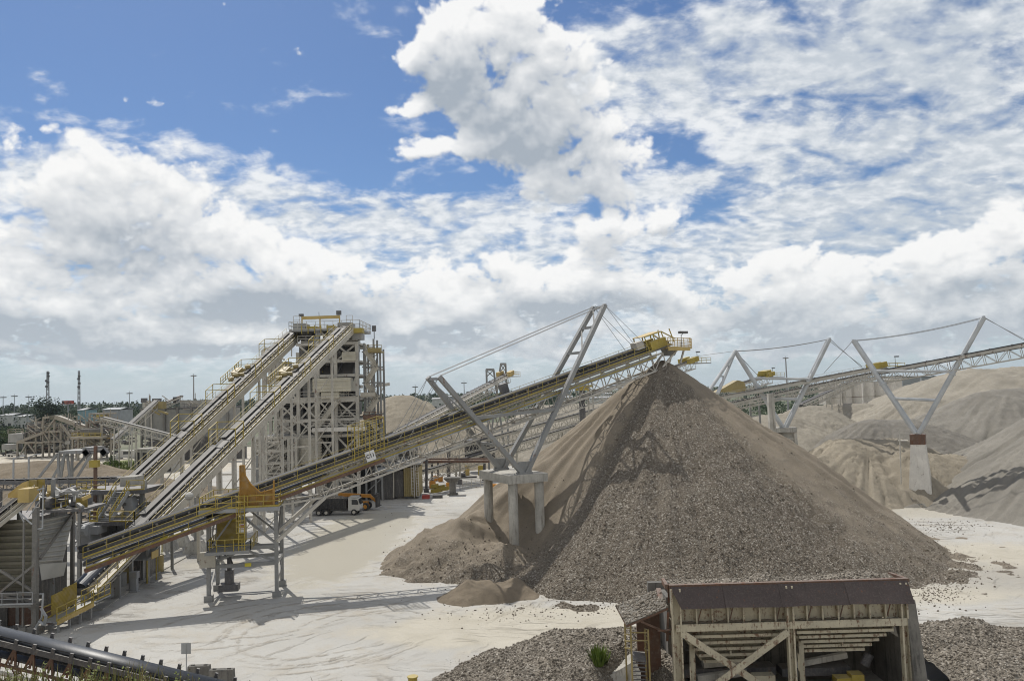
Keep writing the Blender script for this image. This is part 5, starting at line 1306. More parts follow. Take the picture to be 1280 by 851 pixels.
# beige ribbed bins and screens
def bin_box(x0, x1, y0, y1, Y, d, n, name, mat):
    m = MB(); a, b = pxx(x0), pxx(x1); z1, z0 = pz(y0), pz(y1)
    ribbed(m, (a, Y, z0), (b, Y, z0), (b, Y, z1), (a, Y, z1), n, (0, -1, 0), .18); m.box(((a+b)/2, Y+d/2+.15, (z0+z1)/2), (b-a-.05, d, z1-z0-.05)); m.build(name, mat, PT)
bin_box(393, 440, 473, 490, YF-1.2, 6, 4, 'bin', 'bin_cream'); bin_box(403, 425, 490.5, 498, YF-1.0, 5, 2, 'bin_outlet', 'bin_cream')
bin_box(429, 446, 441, 452, YF-.5, 3, 2, 'bin', 'bin_cream'); bin_box(378, 392, 510, 522, YF+3, 3, 2, 'bin', 'beige_steel')
for (x0, x1, yt, yb) in ((398, 416, 456, 472), (421, 440, 453, 471), (402, 416, 437, 446), (424, 444, 432, 442), (378, 392, 430, 445)):
    m = MB(); a, b = pxx(x0), pxx(x1); m.prism([(a, YF+1, pz(yb)), (b, YF+1, pz(yb)), (b, YF+5, pz(yt)), (a, YF+5, pz(yt))], (0, .6, -1.0))
    for s in (a, b): m.bar((s, YF+.8, pz(yb)), (s, YF+4.8, pz(yt)), .3, .9)
    m.build('screen_deck', 'dark_steel' if x0 in (398, 421) else 'cladding_grey', PT)
m = MB()
for (x0, x1, y0, y1, dy) in ((352, 372, 478, 498, 6), (380, 396, 450, 468, 9), (376, 445, 480, 497, 10), (380, 445, 505, 523, 11), (350, 392, 505, 543, 11), (420, 446, 415, 428, 7), (376, 396, 418, 430, 6), (374, 446, 432, 470, 9), (346, 446, 472, 498, 12), (346, 446, 503, 544, 13), (324, 446, 548, 598, 12)): bx(m, x0, x1, y0, y1, YF+dy, 3)
m.build('machinery_housing', 'cladding_dark', PT)
m = MB(); bx(m, 330, 352, 470, 480, YF+5, 4); bx(m, 338, 360, 452, 470, YF+9, 3); bx(m, 350, 372, 500, 514, YF+4, 3); m.build('dust_box', 'beige_steel', PT)
for i, (x0, x1, y0, y1, dy, mt_) in enumerate(((374, 396, 453, 468, 2, 'beige_steel'), (400, 419, 414, 428, 3, 'cladding_grey'), (422, 446, 416, 428, 2.5, 'beige_steel'), (347, 371, 474, 497, 3, 'cladding_grey'), (376, 392, 474, 497, 1.5, 'cladding_grey'), (346, 372, 503, 522, 4, 'cladding_dark'), (422, 446, 504, 520, 3, 'cladding_dark'), (324, 346, 550, 572, 3, 'cladding_grey'), (402, 446, 549, 598, 4, 'cladding_dark'), (348, 374, 550, 597, 5, 'cladding_grey'))): bin_box(x0, x1, y0, y1, YF+dy, 2, 6, 'cladding_panel', mt_)
m = MB(); c = Vector((pxx(389), YF-1, 0)); 
for k in range(9): m.tube(c+Z*(pz(578)+k*(pz(546)-pz(578))/9), c+Z*(pz(578)+(k+.55)*(pz(546)-pz(578))/9), 2.1, 24); m.tube(c+Z*(pz(578)+(k+.5)*(pz(546)-pz(578))/9), c+Z*(pz(578)+(k+1)*(pz(546)-pz(578))/9), 2.0, 24)
m.build('tank', 'beige_steel', PT)
m = MB(); m.bar(P(422, 502, YF-.6), P(392, 541, YF-.6), 1.0, .8); m.bar(P(418, 510, YF+1), P(404, 525, YF+1), .8); m.bar(P(434, 536, YF), P(420, 500, YF+2), .3); m.build('chute', 'beige_steel', PT)
m = MB(); bx(m, 390, 456, 534, 539, YF-2.2, 2.2); m.build('discharge_gallery', 'tank_white', PT)
for (x0, x1, py, dy) in ((375, 448, 499, -.3), (392, 452, 534, -2.2), (373, 448, 429, -.2), (395, 448, 523, -.4), (345, 374, 469, -.3)):
    m = MB(); f_ = Fr((pxx(x0), YF+dy, pz(py)+.3), (pxx(x1), YF+dy, pz(py)+.3)); rail(m, f_, 0, f_.L, 0, 0, 1.6, 1.15, .08); m.build('handrail', 'white_steel', PT)
# head house on top
m = MB(); z = pz(413); m.box(((pxx(364)+pxx(452))/2, YF+5, z), (pxx(452)-pxx(364), 12, .3)); m.build('top_deck', 'grey_steel', PT)
m = MB()
pts = [(pxx(364), YF-1, z+.2), (pxx(452), YF-1, z+.2), (pxx(452), YF+11, z+.2), (pxx(364), YF+11, z+.2)]
for p, q in zip(pts, pts[1:]+pts[:1]): f_ = Fr(p, q); rail(m, f_, 0, f_.L, 0, 0, 1.5, 1.5, .08)
for (x0, x1, y0, y1) in ((366, 374, 400, 404), (433, 441, 396, 405)):
    f_ = Fr((pxx(x0), YF+1, pz(y1)), (pxx(x1), YF+1, pz(y1))); rail(m, f_, 0, f_.L, 0, 0, .8, 1.6, .08)
m.build('top_rail', 'white_steel', PT)
m = MB(); bx(m, 366, 381, 404, 413, YF+.5, 4); bx(m, 422, 439, 403, 413, YF-.5, 4); bx(m, 440, 452, 412, 424, YF-.5, 3); m.build('head_box', 'cladding_grey', PT)
m = MB(); bx(m, 383, 396, 408, 413, YF+1, 3); bx(m, 408, 418, 407, 413, YF+1, 3); bx(m, 437, 453, 410, 416, YF-1.2, 2); 
for k in range(6): m.box((pxx(380+k*8), YF-1.1, pz(412)), (.14, .14, 1.6))
m.build('top_drive', 'yellow_paint', PT)
m = MB(); m.bar(P(377, 397.5, YF+2), P(425, 396, YF+2), .42, .6); 
for q in (377.5, 400, 424.5): m.bar(P(q, 412, YF+2), P(q, 397, YF+2), .22)
m.build('hoist_beam', 'pale_yellow_paint', PT)
m = MB(); m.bar(P(424, 397, YF+2), P(423.5, 391, YF+2), .1); m.box(P(423.5, 391, YF+2), (.9, .6, .8)); m.bar(P(399, 397, YF+2), P(398.6, 390, YF+2), .08); m.bar(P(377, 398, YF+2), P(376.6, 394, YF+2), .1); m.box(P(376.6, 394, YF+2), (.9, .5, .5)); m.build('top_lamp', 'dark_steel', PT)
m = MB()
for s in (-1, 1): m.bar((pxx(408+s*4), YF-.2, pz(414)), (pxx(408+s*15), YF-.2, pz(429)), .5)
m.bar((pxx(399), YF-.2, pz(429)), (pxx(399), YF-.2, pz(414)), .4); m.build('head_knee', 'grey_steel', PT)
m = MB()
for px, yt in ((329, 437), (337, 434), (347, 432), (356, 452)): q = P(px, yt, YF+9); m.box((q.x, YF+9, q.z/2), (.5, .5, q.z))
for a_, b_2 in (((329, 437), (347, 432)), ((329, 455), (356, 455)), ((329, 437), (337, 455)), ((337, 455), (347, 433)), ((329, 478), (356, 478))): m.bar(P(*a_, YF+9), P(*b_2, YF+9), .4)
m.build('outer_frame', 'white_steel', PT)
# stair and ladder column at its right side
m = MB()
for px, yt in ((455, 430), (467, 425), (475, 437)):
    for dy in (1, 5): m.box((pxx(px), YF+dy, pz(yt)/2), (.34, .34, pz(yt)))
for k, py in enumerate((600, 580, 560, 540, 520, 500, 480, 460, 441)):
    for dy in (1, 5): m.bar((pxx(452), YF+dy, pz(py)), (pxx(476), YF+dy, pz(py)), .24)
    m.bar((pxx(475), YF+1, pz(py)), (pxx(455), YF+1, pz(py)-2.6), .16)
m.build('ladder_tower', 'grey_steel', PT)
m = MB()
for k, py in enumerate((540, 520, 500, 480, 460)):
    a_, b_2 = (458, 472) if k % 2 else (472, 458); m.bar((pxx(a_), YF-.2, pz(py)), (pxx(b_2), YF-.2, pz(py-20)), .3, .9)
    f_ = Fr((pxx(a_), YF-.6, pz(py)+.3), (pxx(b_2), YF-.6, pz(py-20)+.3)); rail(m, f_, 0, f_.L, 0, 0, 1.2, 1.1, .08)
m.build('stair_flight', 'beige_steel', PT)
for (x0, x1, py, mt_) in ((462, 479, 442, 'olive_bale'), (452, 470, 497, 'beige_steel'), (455, 478, 525, 'rust_steel')):
    m = MB(); c0, c1 = pxx(x0), pxx(x1); z = pz(py); m.box(((c0+c1)/2, YF+.5, z), (c1-c0, 3, .25)); f_ = Fr((c0, YF-1, z+.1), (c1, YF-1, z+.1)); rail(m, f_, 0, f_.L, 0, 0, .9, 1.2, .09)
    m.box(((c0+c1)/2, YF-1.05, z+.35), (c1-c0, .06, .6)); m.build('landing', mt_, PT)
m = MB(); c = (pxx(468), YF+1, pz(425)); m.bar(c, (c[0], c[1], c[2]+2), .14); m.box((c[0], c[1], c[2]+2), (.7, .6, 1.1)); m.build('mast_lamp', 'dark_steel', PT)
m = MB(); bx(m, 459, 476, 528, 545, YF+1.5, 3); m.build('dust_collector', 'dark_steel', PT)
# slender portal right of the tower
PM = thing('portal_mast', 'slim pale portal mast just right of the screening tower', 'mast', (pxx(476), 190, 0))
for x in (472, 480):
    m = MB(); p = P(x, 462, 185); m.bar((P(x+(1 if x > 475 else -1), 520, 185).x, 185, 0), p, .35); m.build('leg', 'grey_steel', PM)
m = MB(); m.bar(P(472, 462, 185), P(480, 462, 185), .5); m.bar(P(470, 482, 185), P(487, 480, 185), .9, .7); m.bar(P(472, 500, 185), P(480, 500, 185), .3); m.bar(P(472, 500, 185), P(480, 482, 185), .2); m.build('crosspiece', 'white_steel', PM)

# ------------------------------------------------------------------ sheds and clutter below the tower
SH = thing('crusher_shed', 'long dark corrugated shed below the screening tower behind the tipper truck', 'shed', tuple(gpt(455, 622)), 0)
Ys = 152
def panel(m, x0, x1, y0, y1, Y, d, n):
    a, b = P(x0, y1, Y).x, P(x1, y1, Y).x; zt, zb = P((x0+x1)/2, y0, Y).z, max(0, P((x0+x1)/2, y1, Y).z)
    m.box(((a+b)/2, Y+d/2, (zt+zb)/2), (b-a, d, zt-zb))
    for i in range(n): m.box((a+(i+.5)*(b-a)/n, Y-.06, (zt+zb)/2), ((b-a)/n*.45, .12, zt-zb))
m = MB(); panel(m, 394, 441, 585, 624, Ys, 8, 16); m.build('wall', 'cladding_grey', SH)
m = MB(); panel(m, 441.4, 463, 583, 624, Ys+1, 7, 0); m.build('doorway', 'dark_void', SH)
m = MB(); panel(m, 463.4, 492, 582, 624, Ys, 7, 9); m.build('wall', 'cladding_dark', SH)
m = MB(); panel(m, 505, 524, 584, 620, Ys, 6, 8); m.build('wall', 'olive_bale', SH)
m = MB(); panel(m, 492.4, 504.6, 588, 621, Ys+.8, 6, 0); m.build('doorway', 'cladding_dark', SH)
m = MB(); a, b = P(388, 584, Ys), P(526, 580, Ys); m.box(((a.x+b.x)/2, Ys+3.6, a.z+.2), (b.x-a.x, 9.5, .3)); m.build('roof', 'grey_steel', SH)
m = MB(); m.prism([P(470, 590, Ys-2.2), P(497, 588, Ys-2.2), P(494, 580, Ys-.1), P(472, 582, Ys-.1)], (0, 0, .15)); m.build('canopy', 'roof_blue', SH)
m = MB(); f_ = Fr(P(392, 582, Ys-.8), P(524, 578, Ys-.8)); rail(m, f_, 0, f_.L, 0, 0, 1.6, 1.2, .08); m.build('roof_rail', 'grey_steel', SH)
m = MB()
for (x0, x1, y0, y1, dy) in ((443, 452, 569, 581, 1), (452.5, 461, 570, 580, 1.2), (470, 480, 567, 579, 3), (398, 410, 566, 582, 3), (415, 438, 560, 580, 4)): bx(m, x0, x1, y0, y1, Ys+dy, 2.4)
m.build('roof_unit', 'tank_white', SH)
m = MB()
for (x0, x1, y0, y1, dy) in ((384, 470, 545, 580, 9), (470, 520, 556, 580, 8)): bx(m, x0, x1, y0, y1, Ys+dy, 3)
m.build('back_wall', 'cladding_dark', SH)
m = MB(); m.tube(P(489, 570, Ys+1), P(497, 569, Ys+1), 1.1, 16); m.tube(P(489.5, 570, Ys+.9), P(489.5, 570, Ys-.4), 1.0, 16); m.build('blower', 'beige_steel', SH)
for px, a_ in ((408, 0), (440, 1), (492, 2), (518, 1)):
    m = MB(); m.bar(P(px, 622, Ys-.4), P(px, 545, Ys-.4), .22); m.bar(P(px, 560, Ys-.4), P(px+12, 582, Ys-.4), .14); m.bar(P(px+4, 545, Ys), P(px-9, 575, Ys), .12); m.build('standpipe', 'beige_steel', SH)
for (px, yb, yt, q_) in ((515, 618, 560, 0), (521, 620, 575, 1)):
    m = MB()
    for s in (0, 3): m.bar(P(px+s, yb, Ys-1.2), P(px+s-2, yt, Ys-.6), .12)
    for k in range(14): m.bar(P(px, yb, Ys-1.2).lerp(P(px-2, yt, Ys-.6), k/14), P(px+3, yb, Ys-1.2).lerp(P(px+1, yt, Ys-.6), k/14), .07)
    m.build('ladder', 'white_steel', SH)
g0 = gpt(485, 620)+Vector((0, -1.0, 0)); m = MB(); m.tube(g0, g0+Z*1.9, 1.1, 16); m.tube(g0+Z*1.9, g0+Z*2.4, 1.1, 16, .3); tag(m.build('water_tank', 'tank_white'), 'whitish round tank standing in front of the shed', 'tank')
for (x0, x1, y0, y1, mt_, lab, nm) in ((497, 507, 617, 622, 'concrete', 'pale concrete block on the ground right of the shed canopy', 'concrete_block'), (507, 515, 616, 622, 'building_grey', 'grey block between the pale block and the red crate', 'concrete_block'), (528, 537, 618, 623, 'red_paint', 'dull red crate on the ground right of the shed', 'crate'), (541, 553, 618, 622, 'dark_steel', 'dark steel plate pack lying right of the red crate', 'plate_pack')):
    g0 = gpt((x0+x1)/2, y1); w = (x1-x0)/F*g0.y; h = (y1-y0)/F*g0.y; m = MB(); m.box(g0+Z*h*.35, (w, 1.2, h*.7)); m.box(g0+Vector((0, 0, h*.85)), (w*.94, 1.1, h*.25)); 
    for s in (-.4, .4): m.box(g0+Vector((w*s, -.62, h*.35)), (.1, .05, h*.6))
    tag(m.build(nm, mt_), lab, 'crate' if nm == 'crate' else 'block')
# tipper truck, facing right
def tipper():
    g0 = G(421, 643); T = thing('tipper_truck', 'dirty black tipper truck with white cab parked below the screening tower', 'truck', (g0.x, g0.y, 0), R(-3))
    L = 8.4
    def B(m, x0, x1, y0, y1, z0, z1): m.box(((x0+x1)/2, (y0+y1)/2, (z0+z1)/2), (x1-x0, y1-y0, z1-z0)); return m
    m = MB()
    m.loft([(-3.5, -1.2, 1.15), (1.95, -1.2, 1.15), (1.95, 1.2, 1.15), (-3.5, 1.2, 1.15)], [(-4.0, -1.28, 2.75), (2.05, -1.28, 2.75), (2.05, 1.28, 2.75), (-4.0, 1.28, 2.75)])
    for i in range(8): B(m, -3.5+i*.72, -3.4+i*.72, -1.33, -1.27, 1.2, 2.7); B(m, -3.5+i*.72, -3.4+i*.72, 1.27, 1.33, 1.2, 2.7)
    B(m, -4.05, 2.1, -1.36, -1.26, 2.7, 2.86); B(m, -4.05, 2.1, 1.26, 1.36, 2.7, 2.86); m.build('dump_bed', 'black_paint', T, True)
    m = MB(); m.loft([(-3.2, -.9, 2.76), (1.7, -.9, 2.76), (1.7, .9, 2.76), (-3.2, .9, 2.76)], [(-1.8, -.3, 3.1), (.8, -.3, 3.15), (.8, .4, 3.1), (-1.8, .4, 3.1)]); m.build('load', 'coarse_rock', T, True)
    m = MB(); B(m, -4.4, -3.7, -1.1, 1.1, .9, 1.25); B(m, -4.6, -4.3, -1.2, 1.2, .8, 1.1); B(m, -4.2, 4.0, -.45, .45, .7, 1.12); m.build('chassis', 'dark_steel', T, True)
    m = MB(); m.prism([(2.3, -1.2, .8), (4.2, -1.2, .8), (4.25, -1.2, 1.7), (3.95, -1.2, 2.8), (2.3, -1.2, 2.9)], (0, 2.4, 0)); B(m, 2.3, 3.7, -1.0, 1.0, 2.88, 3.05); m.build('cab', 'white_paint', T, True)
    m = MB(); m.prism([(2.9, -1.225, 1.8), (4.0, -1.225, 1.8), (3.82, -1.225, 2.6), (2.9, -1.225, 2.6)], (0, .02, 0)); m.prism([(2.9, 1.205, 1.8), (4.0, 1.205, 1.8), (3.82, 1.205, 2.6), (2.9, 1.205, 2.6)], (0, .02, 0)); m.build('side_window', 'dark_glass', T, True)
    m = MB(); m.prism([(4.24, -1.05, 1.78), (4.24, 1.05, 1.78), (4.0, 1.05, 2.65), (4.0, -1.05, 2.65)], (.03, 0, .01)); m.build('windscreen', 'dark_glass', T, True)
    m = MB(); B(m, 4.2, 4.4, -1.2, 1.2, .55, .95); m.build('bumper', 'dark_steel', T, True)
    m = MB(); B(m, 3.9, 4.05, -1.55, -1.35, 1.9, 2.4); m.bar((3.9, -1.2, 2.3), (3.95, -1.45, 2.3), .05); m.build('mirror', 'black_paint', T, True)
    for x in (3.25, -1.5, -2.75):
        for y in (-1.05, 1.05):
            m = MB(); m.tube((x, y-.16, .52), (x, y+.16, .52), .52, 18); w = m.build('wheel', 'tyre', T, True)
            m = MB(); m.tube((x, y-.18, .52), (x, y+.18, .52), .27, 12); m.build('rim', 'white_steel', w, True)
    return T
tipper()
def telehandler():
    g0 = G(455, 637); T = thing('telehandler', 'orange telehandler with dark fork carriage behind the tipper truck', 'telehandler', (g0.x, g0.y, 0), R(-4))
    m = MB(); m.box((-1.6, 0, 1.05), (4.6, 1.5, .9)); m.box((-3.6, 0, 1.5), (1.0, 1.7, .9)); m.build('chassis', 'orange_paint', T, True)
    m = MB(); m.bar((-4.6, .3, 2.75), (1.2, .3, 2.35), .5, .55); m.bar((1.0, .3, 2.4), (2.3, .3, 1.3), .36, .42); m.build('boom', 'orange_paint', T, True)
    m = MB(); m.prism([(-2.0, -.95, 1.45), (-.3, -.95, 1.45), (-.5, -.95, 2.7), (-1.8, -.95, 2.7)], (0, .95, 0)); m.build('cab', 'dark_glass', T, True)
    m = MB(); m.box((2.5, 0, 1.5), (.35, 2.2, 1.9)); m.box((2.75, -.6, .7), (.5, .14, .1)); m.box((2.75, .6, .7), (.5, .14, .1)); m.box((2.3, 0, 2.55), (.5, 2.0, .5)); m.build('fork_carriage', 'black_paint', T, True)
    for x in (-3.2, .5):
        for y in (-.95, .95):
            m = MB(); m.tube((x, y-.25, .68), (x, y+.25, .68), .68, 18); w = m.build('wheel', 'tyre', T, True)
            m = MB(); m.tube((x, y-.27, .68), (x, y+.27, .68), .36, 12); m.build('rim', 'orange_paint', w, True)
telehandler()
# posts and pipe bridge between the shed and the concrete columns
PB = thing('pipe_bridge', 'rust-brown pipe bridge on dark posts between the shed and the concrete columns', 'pipe bridge', tuple(gpt(560, 615)))
m = MB(); m.tube(P(508, 577, 170), P(612, 576, 172), .35, 10); m.bar(P(508, 573.5, 170.4), P(612, 573, 172.4), .3); m.build('pipe', 'rust_steel', PB)
for (px, yb, yt, w) in ((533, 615, 566, .5), (540, 604, 578, .45), (547.5, 600, 578, .4), (561, 600, 560, .75), (605.5, 600, 560, .6), (512, 618, 566, .4)):
    g0 = gpt(px, yb); m = MB(); m.bar(g0, P(px, yt, g0.y), w); m.box(g0+Z*.4, (w*2, w*2, .8)); m.build('post', 'dark_steel', PB)
def yblock(x0, x1, y0, y1, lab, mt_='orange_paint', nm='barrier_block'):
    g0 = gpt((x0+x1)/2, y1); k = g0.y/F; w, h = (x1-x0)*k, (y1-y0)*k; m = MB()
    m.box(g0+Z*(h*.5+.05), (w, w*.7, h-.1)); m.box(g0+Z*.08, (w*.7, w*.4, .16)); m.box(g0+Vector((0, -w*.36, h*.5)), (w*.7, .06, h*.5)); m.box(g0+Z*h, (w*.5, w*.3, .14))
    return tag(m.build(nm, mt_), lab, 'barrier')
yblock(537, 544.5, 601, 610, 'orange block at the foot of the two leaning dark posts'); yblock(548, 553.5, 595.5, 602, 'orange block behind the leaning dark posts'); yblock(542, 547, 594.5, 601, 'orange block left of the rear one, half hidden by a post')
yblock(558, 564, 603, 610, 'orange block half hidden behind the grey T-shaped stand'); yblock(613, 622, 605, 614, 'orange-yellow block behind the round concrete columns'); yblock(598, 605, 582, 594, 'yellow block with pale stripe left of the concrete cap', 'yellow_paint'); yblock(581, 587, 582, 594, 'ochre pump block in the open yard', 'pale_yellow_paint')
g0 = gpt(549, 616); m = MB()
for k, (dx, dz, ln, an) in enumerate(((-.6, .5, 2.6, .5), (.7, .5, 2.8, .35), (0, 1.0, 2.6, .6), (-1.0, 1.1, 1.6, .3))):
    c = g0+Vector((dx, dz, .1+k*.28)); d = Vector((math.cos(an), -math.sin(an)*.5, .12))*ln*.5
    s = Vector((d.y, -d.x, 0)).normalized()*.4; m.loft([c-d-s, c-d+s, c-d*.98+s*.3+Z*.75, c-d*.98-s*.3+Z*.75], [c+d-s, c+d+s, c+d*.98+s*.3+Z*.75, c+d*.98-s*.3+Z*.75])
tag(m.build('barrier_pile', 'yellow_paint'), 'jumbled yellow road barriers lying beside the grey T-shaped stand', 'barrier')
g0 = gpt(566, 618); TS = thing('loading_stand', 'grey concrete T-shaped stand on the roadside right of the yellow barriers', 'stand', tuple(g0))
m = MB(); m.box(g0+Z*1.3, (1.2, 1.2, 2.6)); m.box(g0+Z*.15, (2.0, 2.0, .3)); m.build('pillar', 'dark_concrete', TS)
m = MB(); m.loft([g0+Vector((a, b, 2.5)) for a, b in ((-.9, -.8), (.9, -.8), (.9, .8), (-.9, .8))], [g0+Vector((a, b, 3.2)) for a, b in ((-1.6, -1.2), (1.6, -1.2), (1.6, 1.2), (-1.6, 1.2))]); m.box(g0+Z*3.3, (3.3, 2.5, .2)); m.build('top_slab', 'dark_concrete', TS)
g0 = gpt(575, 613); m = MB(); m.bar(g0, g0+Z*2.2, .12); m.box(g0+Z*1.8, (.9, .5, 1.1)); tag(m.build('post_box', 'dark_steel'), 'dark box on a post right of the T-shaped stand', 'box')
FN = thing('pipe_fence', 'low pale pipe fence crossing the road behind the concrete columns', 'fence', tuple(gpt(598, 612)))
m = MB(); f_ = Fr(gpt(578, 611), gpt(606, 608)); rail(m, f_, 0, f_.L, 0, 0, 1.0, 1.6, .1); f_ = Fr(gpt(578, 606), gpt(612, 604)); rail(m, f_, 0, f_.L, 0, 0, 2.0, 1.2, .09); m.build('rails', 'white_steel', FN)
g0 = gpt(584, 597); PU = thing('pump_skid', 'small dark pump skid on the pale yard beyond the T-shaped stand', 'pump', tuple(g0))
m = MB(); m.box(g0+Z*.25, (4.5, 1.4, .3)); m.tube(g0+Vector((-1.6, 0, .8)), g0+Vector((-.4, 0, .8)), .5, 12); m.bar(g0+Vector((-2, 0, .6)), g0+Vector((-.3, 0, 1.6)), .2); m.build('base_frame', 'dark_steel', PU)
g0 = gpt(632, 566); m = MB(); m.box(P(600, 560, 200), (7.5, 5, 4.5)); 
tag(m.build('dark_container', 'black_paint'), 'dark blue-black container under the low conveyors left of the tall trestle', 'container')
for (px, yy, w, lab, mt_) in ((676, 573, 8, 'long pale pickup parked in the yard seen between the trestle arms', 'white_paint'), (668, 566, 7, 'grey-blue van parked behind the pale pickup between the trestle arms', 'building_grey')):
    g0 = gpt(px, yy); T_ = thing('parked_van', lab, 'vehicle', tuple(g0), 0, 'vehicles in the rear yard')
    m = MB(); m.box(Vector((0, 0, .95)), (w, 2.1, 1.0)); m.prism([(-w*.3, -.95, 1.4), (w*.25, -.95, 1.4), (w*.15, -.95, 2.3), (-w*.22, -.95, 2.3)], (0, 1.9, 0)); m.build('body', mt_, T_, True)
    m = MB(); m.prism([(-w*.26, -.97, 1.5), (w*.2, -.97, 1.5), (w*.13, -.97, 2.1), (-w*.2, -.97, 2.1)], (0, .01, 0)); m.build('window', 'dark_glass', T_, True)
    for x in (-w*.33, w*.33):
        for y in (-.95, .95): m = MB(); m.tube((x, y-.13, .42), (x, y+.13, .42), .42, 12); m.build('wheel', 'tyre', T_, True)
# ------------------------------------------------------------------ cream dump hopper in front
YH = 50.
HP = thing('dump_hopper', 'cream steel dump hopper with dark rubber apron and X bracing at the front right', 'hopper', (P(990, 800, YH).x, YH, 0))
def hx(px): return P(px, 790, YH).x
def hz(py): return P(990, py, YH).z
xl, xm, xr = hx(846), hx(988), hx(1133)
zt, zf, zb0, zb1 = hz(727), hz(753), hz(776), hz(785)
m = MB()
edges = [840, 905, 975, 1008, 1058, 1137]
for i, (a, b) in enumerate(zip(edges[:-1], edges[1:])):
    x0, x1 = hx(a), hx(b); j = .012*i; y0, y1 = YH-.02-j, YH-.75-j*2
    dz = .05*math.sin(i*2.1)
    m.prism([(x0+(.5 if i == 0 else 0), y1, zf+dz), (x1+.03, y1, zf-dz), (x1+.03, y0, zt-.12), (x0, y0, zt-.1)], (0, .05, .02))
m.build('rubber_apron', 'rubber_flap', HP)
m = MB(); m.box(((xl+xr)/2, YH+.15, zt-.1), (xr-xl+.7, .3, .22)); m.bar((xl-.5, YH+.1, zt-.1), (xl-.3, YH+2.4, zt-.25), .2, .3); m.bar((xr+.3, YH+.1, zt-.1), (xr+.3, YH+2.4, zt-.25), .2, .2); m.build('lip_angle', 'rust_steel', HP)
m = MB(); m.box(((xl+xr)/2, YH+.35, (zt+zb0)/2-.1), (xr-xl, .08, zt-zb0-.2)); m.build('upper_wall', 'cream_steel', HP)
m = MB()
n = 14
for i in range(n+1):
    x = xl+.3+(xr-xl-.5)*i/n; m = MB(); m.box((x, YH+.16, (zf+zb0)/2+.05), (.09, .28, zf-zb0+.35)); m.build('wall_stiffener', 'cream_steel', HP)
    m = MB()
    if i in (1, 3, 6, 8, 10, 13): m.bar((x+.1, YH+.1, zb0+.15), (x+.45, YH+.05, zf+.2), .06); m.build('apron_prop', 'rust_steel', HP)
m = MB(); m.box(((xl+xr)/2, YH+.05, (zb0+zb1)/2), (xr-xl+.1, .42, zb0-zb1-.05)); m.box(((xl+xr)/2, YH-.1, zb0), (xr-xl+.1, .12, .06)); m.build('main_beam', 'cream_steel', HP)
# dust and grit lying on the beam
m = MB()
rng = random.Random(9)
for i in range(60):
    x = rng.uniform(xl+.2, xr-.2); s = rng.uniform(.05, .18); m.loft([(x+a*s*2, YH+.18+b*.1, zb0+.03) for a, b in ((-1, -1), (1, -1), (1, 1), (-1, 1))], [(x+a*s*.6, YH+.2+b*.04, zb0+.03+s*.5) for a, b in ((-1, -1), (1, -1), (1, 1), (-1, 1))])
m.build('spilled_grit', 'earth_brown', HP)['kind'] = 'stuff'
for (a0, a1, b0, b1, yb_) in ((850, 984, 884, 950, 822), (993, 1126, 1014, 1092, 812)):
    m = MB(); n = 5; z0, z1 = zb1-.02, P(990, yb_, YH+1.9).z
    m.prism([(hx(a0), YH+.35, z0), (hx(a1), YH+.35, z0), (hx(b1), YH+1.9, z1), (hx(b0), YH+1.9, z1)], (0, .06, .03))
    for i in range(n):
        f = (i+.85)/n; xa = hx(a0)+(hx(b0)-hx(a0))*f; xb = hx(a1)+(hx(b1)-hx(a1))*f; yy = YH+.35+1.55*f; zz_ = z0+(z1-z0)*f
        m.prism([(xa, yy, zz_), (xb, yy, zz_), (xb-.05, yy-.42, zz_+.05), (xa+.05, yy-.42, zz_+.05)], (0, -.02, .07))
        m.prism([(xa+.05, yy-.44, zz_-.06), (xb-.05, yy-.44, zz_-.06), (xb-.05, yy-.44, zz_+.1), (xa+.05, yy-.44, zz_+.1)], (0, .03, 0))
    m.box(((hx(a0)+hx(a1))/2, YH+1.0, z0+(z1-z0)*.68), (.08, .3, .3))
    for sgn, xa, xb in ((-1, a0, b0), (1, a1, b1)):
        m.prism([(hx(xa), YH+.36, z0), (hx(xb), YH+1.9, z1), (hx(xb), YH+3.2, z1), (hx(xa), YH+3.3, z0)], (.05*sgn, 0, 0))
    m.build('hopper_taper', 'cream_steel', HP)
for x, w, y in ((xl, .62, YH), (xm, .42, YH-.02), (xr-.1, .42, YH)):
    m = MB(); m.box((x, y+.15, zt/2-.1), (w, .16, zt-.2)); m.box((x-w*.42, y-.02, zt/2-.1), (.1, .34, zt-.22)); m.box((x+w*.42, y-.02, zt/2-.1), (.1, .34, zt-.22)); m.build('column', 'cream_steel', HP)
m = MB()
m.bar((xl+.3, YH-.12, zb1-.05), (hx(985), YH-.12, hz(880)), .10, .42); m.build('diagonal_brace', 'cream_steel', HP)
m = MB(); m.bar((xm-.25, YH-.30, zb1-.1), (hx(850), YH-.30, hz(878)), .10, .42); m.build('diagonal_brace', 'cream_steel', HP)
m = MB()
for px, yt in ((869, 806), (1008, 806)): x = hx(px); m.box((x, YH+1.2, hz(yt)/2), (.32, .3, hz(yt)))
m.build('inner_post', 'cream_steel', HP)
m = MB(); m.bar((hx(992), YH+.3, zb1-.2), (hx(1000), YH+2, 0), .3); m.bar((hx(850), YH+.3, hz(800)), (hx(868), YH+2.4, hz(822)), .25); m.build('rear_strut', 'dark_steel', HP)
m = MB(); m.box(((xl+xr)/2, YH+6.0, 3.2), (xr-xl+1.5, .5, 6.4)); m.box((xl+.2, YH+4.6, 3.0), (.3, 2.4, 6.0)); m.build('back_wall', 'dark_concrete', HP)
m = MB(); m.box(((xl+xr)/2, YH+2.5, zt-1.1), (xr-xl, .1, 1.2)); m.box(((xl+xr)/2, YH+4.6, zb1-.3), (xr-xl-.5, 2.7, .12)); m.build('rear_plate', 'rust_steel', HP)
